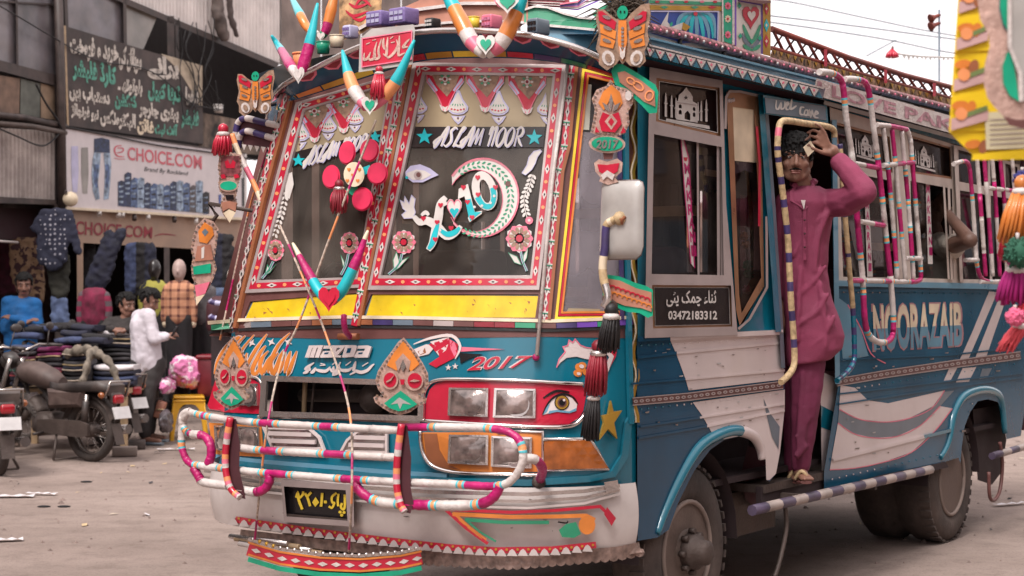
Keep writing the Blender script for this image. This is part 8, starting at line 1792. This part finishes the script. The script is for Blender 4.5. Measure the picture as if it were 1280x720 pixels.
m.rings(rg, kam, True, True); capsule(m, C_(1036,254,.02), .074, C_(1060,252,-.10), .074, None); capsule(m, C_(1060,250,-.10), .072, C_(1080,240,-.205), .066, None); capsule(m, C_(1080,239,-.205), .064, C_(1062,216,-.15), .058, None); capsule(m, C_(1062,216,-.15), .056, C_(1050,203,-.115), .050, None)
capsule(m, C_(984,256,.06), .07, C_(973,318,.10), .058, None); capsule(m, C_(973,318,.10), .056, C_(976,366,.06), .046, None); pass
for P_f, r_ in ((((1036,262),(1022,300),(1018,345)), .016),(((1034,330),(1016,352),(994,372)), .014),(((1030,268),(1008,290),(990,322)), .013),(((1036,365),(1018,392),(990,408)), .016),(((1044,392),(1030,418),(1010,436)), .016),(((1001,330),(998,380),(996,430)), .014),(((1024,350),(1030,395),(1032,440)), .015)):
    q_ = [C_(x, y, -.062 - .02 * (y > 360)) for x, y in P_f]; m.tube(smooth_path(q_, 5), [.004] + [r_] * 9 + [.004], kam, 8)        # hanging folds
fuse(m, 'kameez', con, .008, kam, 4, None, None, None, .010,.09)
m = MB(); CL = lambda x, y, o=0.: C_(x, y, -.088 + .0022 * (262 - y) - o)
m.poly(CL, [(1015,227),(1022,236),(1021,249),(1013,255),(1007,262),(1006,254),(1012,240)], kam, 0,.008,99); m.poly(CL, [(994,231),(987,240),(988,251),(997,256),(1004,262),(1003,252),(996,242)], kam, 0,.008,99)
m.tube(smooth_path([C_(994,232,-.03), C_(990,229,.05), C_(1004,226,.10), C_(1018,227,.05), C_(1016,228,-.02)], 4), .016, kam, 6); m.ribbon(lambda x, y, o=0.: C_(x, y, -.086 - o), [(1006,260),(1006,325)], 4, kam, 0,.006, tol=60)
m.obj('collar', con); m = MB(); m.poly(lambda x, y, o=0.: C_(x, y, -.098 - o), [(1001,250),(1007,250),(1005,262)], white, 0,.002,99); m.obj('undershirt', con)
for y in (275,292,309): m = MB(); m.ball(C_(1006, y, -.105), .006, dark_m, 6); m.obj('button', con)
m = MB()
for a_, b_, c_, d_ in ((1010,1007,1000,0.),(994,994,991,.12)): capsule(m, C_(a_, 430,.04 + d_), .10, C_(b_, 500,.01 + d_), .078, None); capsule(m, C_(b_, 500,.01 + d_), .078, C_(c_ + 1,582,.02 + d_), .048, None)

for P_f in (((1014,460),(1008,510),(1002,570)),((1004,458),(1000,520),(997,575)),((1012,520),(1002,540),(994,548)),((1010,555),(1000,566),(992,570))):
    m.tube(smooth_path([C_(x, y, -.055) for x, y in P_f], 5), [.004] + [.014] * 9 + [.004], shal, 8)
fuse(m, 'shalwar', con, .009, shal, 3, None, None, None, .010,.09)
for c_, d_ in ((1000,0.),(991,.12)): m = MB(); m.tube([C_(c_ - 2,600,.05 + d_), C_(c_ + 3,602,-.03 + d_), C_(c_ + 8,603,-.115 + d_)], [.034,.036,.030], brown, 8, True, False, .3); m.tube(smooth_path([C_(c_ - 6,599,-.04 + d_), C_(c_ + 2,589,-.06 + d_), C_(c_ + 12,600,-.06 + d_)], 4), .010, tan_t, 6); m.obj('sandal', con)
m = MB(); pl3 = [C_(1004,184,-.165), C_(1013,176,-.17), C_(1020,186,-.17), C_(1010,196,-.165)]; m.add(pl3 + [p_ + Vector((.001,.004,0)) for p_ in pl3], [(0,1,2,3),(4,5,6,7),(0,1,5,4),(1,2,6,5),(2,3,7,6),(3,0,4,7)], cream); m.obj('paper_slip', None, None, 'small cream paper slip pinched in the raised hand of the man in the doorway', None, 'paper')
# ---- passenger's raised arm and white shirt in the rear window
YP = 10.5; Pp = lambda x, y, d=0.: at(x, y, YP + d)
pas = person('passenger in a pale shirt in the rear side window with one bent arm raised', tuple(Pp(1178,400)))
m = MB(); capsule(m, Pp(1176,312,.0), .06, Pp(1212,300,-.5), .050, None); capsule(m, Pp(1212,300,-.5), .045, Pp(1180,262,-.15), .030, None); hand(m, Pp(1180,262,-.15), Pp(1170,240,-.05) - Pp(1180,262,-.15),(-1,-.5,.4), 1.1,.55); capsule(m, Pp(1172,318,.2), .13, Pp(1174,400,.2), .13, None); capsule(m, Pp(1172,300,.2), .05, Pp(1168,285,.2), .05, None); m.ball(Pp(1164,262,.24),(.085,.1,.12), None, 14); fuse(m, 'body', pas, .009, skin_d, 2)
m = MB(); m.ball(Pp(1163,255,.25),(.092,.106,.115), hair_m, 14); fuse(m, 'hair', pas, .012, hair_m, 1, None, None, None, .02,.03)
m = MB(); capsule(m, Pp(1175,318,.18), .145, Pp(1176,360,.2), .14, None); capsule(m, Pp(1176,310,.05), .085, Pp(1192,307,-.2), .078, None); fuse(m, 'shirt', pas, .014, mat('pale_shirt', (.50,.44,.38), .85, bump=.2), 3, None, None, None, .03,.06)
# ---- background people
def simple_person(label, Y, J, shirt, pants, yaw, pitch=0., beard=0, seated=False, vox=.010, hs=1., hands=True, fold=.02):
    S = lambda n: at(J[n][0], J[n][1], Y + (J[n][2] if len(J[n]) > 2 else 0)); hp = S('head'); t = person(label, (hp.x, Y, 0)); HM = hmat(hp, yaw, pitch); m = MB(); head_parts(m, HM, hs)
    capsule(m, hp + Vector((0,.0,-.09)), .05, (S('shl') + S('shr')) / 2,.06, None); capsule(m, S('shl'), .06, S('shr'), .06, None); mid_ = (S('shl') + S('shr')) / 2; capsule(m, mid_ + Vector((0,0,-.1)), .12, S('hip'), .12, None)
    for k_ in 'lr': capsule(m, S('sh' + k_), .05, S('el' + k_), .04, None); capsule(m, S('el' + k_), .038, S('wr' + k_), .027, None); hand(m, S('wr' + k_), S('ha' + k_) - S('wr' + k_),(0,-.4,1), 1., .6,1 if k_ == 'l' else -1)
    if 'knl' in J:
        for k_ in 'lr': capsule(m, S('hip') + Vector((.07 if k_ == 'r' else -.07,0,-.02)), .085, S('kn' + k_), .06, None); capsule(m, S('kn' + k_), .055, S('an' + k_), .035, None); a_ = S('an' + k_); f = Vector((-math.sin(yaw), math.cos(yaw), 0)); capsule(m, a_ + Vector((0,0,-.03)), .036, a_ + f * .16 + Vector((0,0,-.05)), .028, None)
    fuse(m, 'body', t, vox, skin, 2); face(t, HM, hs, True, beard, None, .8)
    m = MB(); capsule(m, S('shl'), .075, S('shr'), .075, None); capsule(m, mid_ + Vector((0,0,-.10)), .145, S('hip') + Vector((0,0,.02)), .15, None)
    for k_ in (-1,1): capsule(m, mid_.lerp(S('shr' if k_ > 0 else 'shl'), .6) + Vector((0,0,-.08)), .10, S('hip') + Vector((k_ * .05,0,-.06 if not seated else 0)), .12, None)
    for k_ in 'lr': capsule(m, S('sh' + k_), .068, S('el' + k_), .058, None); capsule(m, S('el' + k_), .056, S('wr' + k_), .044, None)
    fuse(m, 'shirt', t, .014, shirt, 3, None, None, None, fold, .07)
    if 'knl' in J:
        m = MB()
        for k_ in 'lr': capsule(m, S('hip') + Vector((.07 if k_ == 'r' else -.07,0,-.02)), .115, S('kn' + k_), .085, None); capsule(m, S('kn' + k_), .085, S('an' + k_) + Vector((0,0,.03)), .065, None)
        fuse(m, 'trousers', t, .018, pants, 3, None, None, None, .03,.09)
        for k_ in 'lr': a_ = S('an' + k_); f = Vector((-math.sin(yaw), math.cos(yaw), 0)); m = MB(); m.tube([a_ - f * .05 + Vector((0,0,-.07)), a_ + f * .08 + Vector((0,0,-.075)), a_ + f * .20 + Vector((0,0,-.075))], [.036,.042,.034], greyblue, 8, True, False, .5); m.obj('sandal', t)
    return t
blue_s = mat('bright_blue_shirt', (.004,.10,.30), .8, var=.15, bump=.3); tee = mat('dark_tee', (.03,.024,.023), .9, bump=.3); wsh = mat('white_shirt', (.62,.57,.62), .8, var=.05, bump=.25); gtr = mat('dark_grey_trousers', (.04,.034,.034), .9, var=.2)
simple_person('bearded man in a bright blue shirt standing with folded arms behind the stall', 17.6, dict(head=(30,357), shl=(10,378), shr=(44,380), hip=(26,440), ell=(6,412,-.05), elr=(48,408,-.05), wrl=(32,404,-.20), wrr=(16,398,-.22), hal=(44,398,-.22), har=(4,394,-.18)), blue_s, gtr, R(180 + 15), R(-8), 1, True)
simple_person('man in a dark T-shirt sitting low behind the stall, looking to the right', 17.4, dict(head=(158,382), shl=(138,404), shr=(170,404), hip=(154,450), ell=(128,414,-.10), elr=(176,412,-.1), wrl=(140,412,-.28), wrr=(160,412,-.28), hal=(150,412,-.3), har=(150,413,-.3)), tee, gtr, R(180 - 35 + 90), R(-6), 0, True)
simple_person('man in a white shirt and dark trousers standing beside the stall, looking at a phone', 17.0, dict(head=(187,377), shl=(173,396,.10), shr=(186,394,-.12), hip=(185,452), ell=(182,424,.14), elr=(192,424,-.17), wrl=(206,420,.06), wrr=(207,421,-.12), hal=(216,417,.02), har=(217,418,-.08), knl=(189,498,.06), knr=(183,498,-.08), anl=(187,541,.08), anr=(181,545,-.08)), wsh, gtr, R(-90 - 15), R(-22), 0)
m = MB(); m.rbox(at(218,415,16.9),(.02,.07,.13), blackg, .006, Matrix.Rotation(.5,3, 'Y')); m.obj('phone', None, None, 'dark phone held by the man in the white shirt', None, 'phone')
# ================================================================== RIGHT SIDE: WIRES, POLE, FOREGROUND
for i, (a_, b_, c_) in enumerate((((965,20),(1080,34),(1185,48)),((965,28),(1100,48),(1190,66)),((985,2),(1080,22),(1190,44)),((1083,70),(1105,58),(1120,50)))):
    Yw = 24 + i; m = MB(); m.tube(smooth_path([at(a_[0] - 60, a_[1] - 6, Yw), at(*a_, Yw), at(*b_, Yw + 1), at(*c_, Yw + 2), at(c_[0] + 120, c_[1] + 14, Yw + 3)] if i < 3 else [at(*a_, Yw), at(*b_, Yw), at(*c_, Yw)], 6), .011, greyblue, 5); m.obj('overhead_wire', None, None, ['topmost faint wire running down across the sky at the upper right', 'middle wire running down across the sky at the upper right', 'lowest wire crossing the sky beside the pole', 'short wire tying the red lantern string upward'][i], None, 'wire')
t = thing('street_pole', 'thin pole with two small horn speakers rising behind the roof rack', 'pole', (at(1174,360,20).x, 20,0))
m = MB(); m.tube([Vector((at(1174,0,20).x, 20,0)), at(1174,12,20)], .014, greyblue, 6); m.obj('mast', t)
for y, d in ((19,-1),(29,-1)): m = MB(); c = at(1174, y, 20); m.lathe([(.02,0),(.025,.06),(.05,.12),(.06,.13),(.0,.11)], c, (-.8,-.3,-.35), rust, 12); m.tube([c, c + Vector((.02,0,.0))], .012, steel, 5); m.obj('horn_speaker', t)
t = thing('red_lantern', 'red tassel lantern hanging in the sky above the roof rack', 'lantern', at(1115,73,16)); m = MB()
for i in range(14): a_ = i * 2.4; m.tube([at(1115,62,16), at(1115 + 6 * math.cos(a_), 68,16) + Vector((0,.04 * math.sin(a_), 0)), at(1115 + 7 * math.cos(a_), 72,16) + Vector((0,.05 * math.sin(a_), 0))], .014, red, 5)
m.obj('threads', t); m = MB(); m.tube([at(1116,58,16), at(1115,63,16)], .012, brown, 6); m.obj('cap', t)
wire('bunting_string', 'string of pale rags running from the red lantern to the right', [at(1116,66,16), at(1135,69,16), at(1160,71,16), at(1200,72,16)], .008, grey_m)['category'] = 'bunting'
m = MB()
for i in range(12): x = 1130 + i * 5.5; m.poly(lambda x_, y_, o=0.: at(x_, y_, 16 - o), [(x - 2,69 + i * .2),(x + 2.5,69.5 + i * .2),(x + random.uniform(-1,1), 74 + random.uniform(0,3))], grey_m, 0,.008,99)
m.obj('bunting_rags', None, None, 'tattered pale rags along the string right of the red lantern', None, 'bunting')
# foreground: printed sachets and the foil ornament of a vehicle passing close to the camera
FG = lambda Yf: (lambda x, y, o=0.: at(x, y, Yf - o)); f9 = lambda *p: Z(1170,0,3.2727, *p)
fy_ = mat('sachet_yellow', (.80,.56,.02), .35, var=.06); fpk = mat('sachet_pink', (.55,.35,.34), .4, var=.1); fgr = mat('sachet_green', (.16,.22,.08), .4); fcr = mat('sachet_cream', (.66,.60,.40), .4, var=.1)
S4 = FG(3.9); sh_ = thing('sachet_strip', 'blurred hanging strip of yellow printed sachets close to the camera at the upper right', 'packets', tuple(at(1225,198,3.9)))
xl = lambda y: 90 - (y / 650) * 45 + (0 if y < 540 else (y - 540) * 1.1)
rows = [(-60,62, fy_),(62,212, fy_),(212,380, fy_),(380,540, fy_),(540,652, fy_)]
for i, (y0, y1, c) in enumerate(rows):
    m = MB(); m.poly(S4, f9((xl(y0), y0),(230, y0 - 8),(400, y0 - 8),(400, y1 - 10),(215, y1 - 6),(xl(y1), y1)), c, .004 * (i % 2), .012,30); pk_ = m.obj('sachet', sh_)
    m = MB(); o_ = .020 + .004 * (i % 2); x0 = xl((y0 + y1) / 2)
    if i < 4: m.poly(S4, f9((x0 + 4, y1 - 54),(215, y1 - 92),(212, y1 - 48),(x0 + 2, y1 - 6)), fpk, o_, .001,60); m.poly(S4, f9((x0 + 40, y1 - 70),(210, y1 - 110),(212, y1 - 90),(x0 + 40, y1 - 50)), fgr, o_ + .002,.001,60); m.poly(S4, f9(*ell(x0 + 45, y1 - 75,26,26,0,14)), orange_t, o_ + .003,.001,60)
    m.poly(S4, f9(*ell(x0 + 40, y0 + 50,34,18,-10,14)), orange, o_, .001,60); m.poly(S4, f9(*ell(x0 + 85, y0 + 60,20,30,20,12)), brown_o if i % 2 == 0 else orange, o_ + .001,.001,60)
    m.obj('sachet_print', pk_)
m = MB(); m.poly(S4, f9((200,460),(400,450),(400,605),(205,612)), fcr, .02,.003,40); 
for k_ in range(6): m.ribbon(S4, f9((220,490 + k_ * 20),(390,482 + k_ * 20)), 1.3, alum, .024,.0006, tol=60)
m.obj('back_label', sh_); m = MB(); m.poly(S4, f9((150,630),(400,608),(400,652),(145,655)), fy_, .018,.004,40); m.obj('bottom_seam', sh_)
orn = thing('foil_ornament', 'blurred pink foil ornament with teal hollows in front of the yellow sachets', 'ornament', tuple(at(1265,120,3.7))); S5 = FG(3.7)
m = MB(); m.poly(S5, f9((165,-60),(172,20),(180,80),(215,140),(220,190),(200,260),(195,340),(210,400),(240,440),(270,470),(300,510),(420,525),(420,-60)), foil_p, .0,.02,40); m.obj('backing', orn)
m = MB(); m.poly(S5, f9((260,-60),(258,40),(275,110),(300,140),(420,140),(420,-60)), greyblue, .02,.003,40); m.poly(S5, f9((265,-60),(262,30),(275,95),(297,130),(297,-60)), green, .024,.002,40); m.poly(S5, f9((290,215),(272,270),(275,340),(300,390),(340,415),(330,330),(315,250),(310,210)), green, .024,.002,40); m.poly(S5, f9((297,-60),(300,190),(340,300),(345,410),(420,415),(420,-60)), grey_m, .022,.002,40); m.poly(S5, f9((275,475),(300,512),(350,525),(420,520),(420,490),(330,490)), brown, .024,.002,40); m.obj('foil_inlay', orn)
m = MB(); m.ribbon(S5, f9((300,-60),(302,190),(345,300),(348,415)), 5, wtape, .025,.006, tol=40); m.obj('beading', orn)
# coloured pompoms and tassels hanging at the right edge
def pom(label, x, y, Y, r, c, seed):
    random.seed(seed); t = thing('pompom', label, 'pompom', tuple(at(x, y, Y)), 0, 'pompoms and tassels at the right edge'); m = MB(); c0 = at(x, y, Y); s = Y / FPX
    for i in range(120): a_ = random.uniform(0,6.28); e = math.asin(random.uniform(-1,1)); d = Vector((math.cos(a_) * math.cos(e), math.sin(a_) * math.cos(e), math.sin(e))); m.tube([c0, c0 + d * r * s * random.uniform(.85,1.08)], [.006,.004], c, 4)
    m.ball(c0, r * s * .8, c, 10); m.obj('threads', t); m = MB(); m.tube([c0 + Vector((0,0, r * s * .8)), c0 + Vector((0,0, r * s * 1.25))], .006, wtape, 5); m.obj('tie', t)
YT = 5.0; S7 = FG(YT)
tassel('tassel', 'orange and red tassel hanging at the right edge above the green pompom', None, [(1278,240,1268,300,22,44, orange)], S=S7, group='pompoms and tassels at the right edge', root_space=WORLD)
tassel('tassel', 'red tassel strand at the right edge behind the orange one', None, [(1262,270,1256,320,10,18, red)], S=FG(5.1), group='pompoms and tassels at the right edge', root_space=WORLD)
pom('dark green woollen pompom at the right edge', 1272,316,4.95,20, mat('green_wool', (.02,.10,.06), .9), 1)
tassel('tassel', 'magenta tassel hanging under the green pompom at the right edge', None, [(1270,338,1264,374,22,40, mat('magenta_wool', (.33,.008,.14), .9))], S=S7, group='pompoms and tassels at the right edge', root_space=WORLD)
pom('pink pompom hanging under the magenta tassel', 1269,396,4.95,12, mat('pink_wool', (.72,.14,.26), .9), 2); pom('blue woollen pompom at the upper right edge, below the sachets', 1278,224,5.1,12, mat('blue_wool', (.03,.03,.16), .9), 3)
tassel('tassel', 'coral red tassel at the right edge, lowest of the hanging wool', None, [(1276,408,1258,434,18,26, mat('coral_wool', (.60,.07,.09), .9))], S=S7, group='pompoms and tassels at the right edge', root_space=WORLD)
pom('orange-red pompom beside the coral tassel at the right edge', 1279,388,5.0,10, mat('red_wool', (.55,.03,.05), .9), 4)
# far shops closing the street behind the bus on the right
t = thing('far_building', 'hazy low building far down the street under the bus and beyond its tail', 'building', (14,44,0)); m = MB(); m.box((12,45,1.9),(22,4,3.8), conc); m.obj('wall', t)
for i in range(6): m = MB(); m.box((3.4 + i * 3.4,42.95,1.3),(2.4,.1,2.4), void); m.obj('shutter_opening', t); m = MB(); m.box((3.4 + i * 3.4,42.9,2.9),(2.8,.14,.5),(terr, greyblue, cream)[i % 3]); m.obj('shop_board', t)

# the striped post of the passing vehicle that carries these hangings, just beyond the right edge of the photo
pb = at(1345,400,4.5); t = thing('ornament_post', 'striped post of a passing vehicle carrying the sachets and woollen tassels, beyond the right edge', 'post', (pb.x, pb.y, 0)); m = MB(); n_ = 24
m.tube([Vector((pb.x, pb.y, 3.0 * i / n_)) for i in range(n_ + 1)], .022, [magenta if i // 3 % 2 else wtape for i in range(n_)], 8); m.obj('post', t)
for tip in (at(1272,205,5.0), at(1240,-62,3.92), at(1262,-62,3.7)): m = MB(); top = Vector((pb.x, pb.y, max(tip.z + .06,1.9))); m.tube([top, tip + Vector((0,0,.03)), tip], .008, steel, 6); m.obj('arm', t)
# ================================================================== THE REST OF THE STREET (behind and beside the camera; it is what the paint and the glass mirror)
def row_house(fr, x0, x1, y0, y1, h, c, label, seed):
    random.seed(seed); t = thing('street_building', label, 'building', fr.M @ Vector(((x0 + x1) / 2, y0,0)), fr.ang); ym = (y0 + y1) / 2; s_ = 1 if y0 > ym else -1
    m = MB(); m.box(((x0 + x1) / 2, ym, h / 2),(x1 - x0, abs(y1 - y0), h), c); m.obj('wall', t, fr)
    yf = y0 + .06 * s_
    n = max(1, int((x1 - x0) / 3.2))
    for i in range(n):
        cx = x0 + (i + .5) * (x1 - x0) / n; w = (x1 - x0) / n
        m = MB(); m.box((cx, yf, 1.35),(w * .8,.12,2.5), void); m.obj('shop_opening', t, fr); m = MB(); m.box((cx, yf + .05 * s_, 3.0),(w * .9,.16,.7), random.choice([terr, cream, greyblue, red_d, white])); m.obj('shop_board', t, fr)
        for z in lin(4.6, h - 1.2, max(1, int((h - 5.5) / 2.6))): m = MB(); m.box((cx, yf, z),(w * .45,.10,1.2), pane_g); m.obj('window', t, fr)
RB = Frame((7.5,-2.9,0), FB.ang)
for i, (x0, w, h, c) in enumerate(((-26,10,8, conc),(-15.8,9,9.5, fascia_m),(-6.6,8,7.5, conc),(1.6,9,8.5, corr_b),(10.8,9,7, fascia_m),(20,12,8, conc))):
    row_house(RB, x0, x0 + w, 0,-5, h, c, 'concrete shop building, number %s along the opposite side of the street, outside the photograph' % ('one', 'two', 'three', 'four', 'five', 'six')[i], i)
for i, (x0, w, h, c) in enumerate(((-12,9,7, conc),(-22,9.5,8.5, fascia_m),(-33,10.5,7.5, conc))):
    row_house(FB, x0, x0 + w, 0,5, h, c, 'shop building on the left side of the street behind the camera, %s from it' % ('nearest', 'second', 'farthest')[i], i + 9)
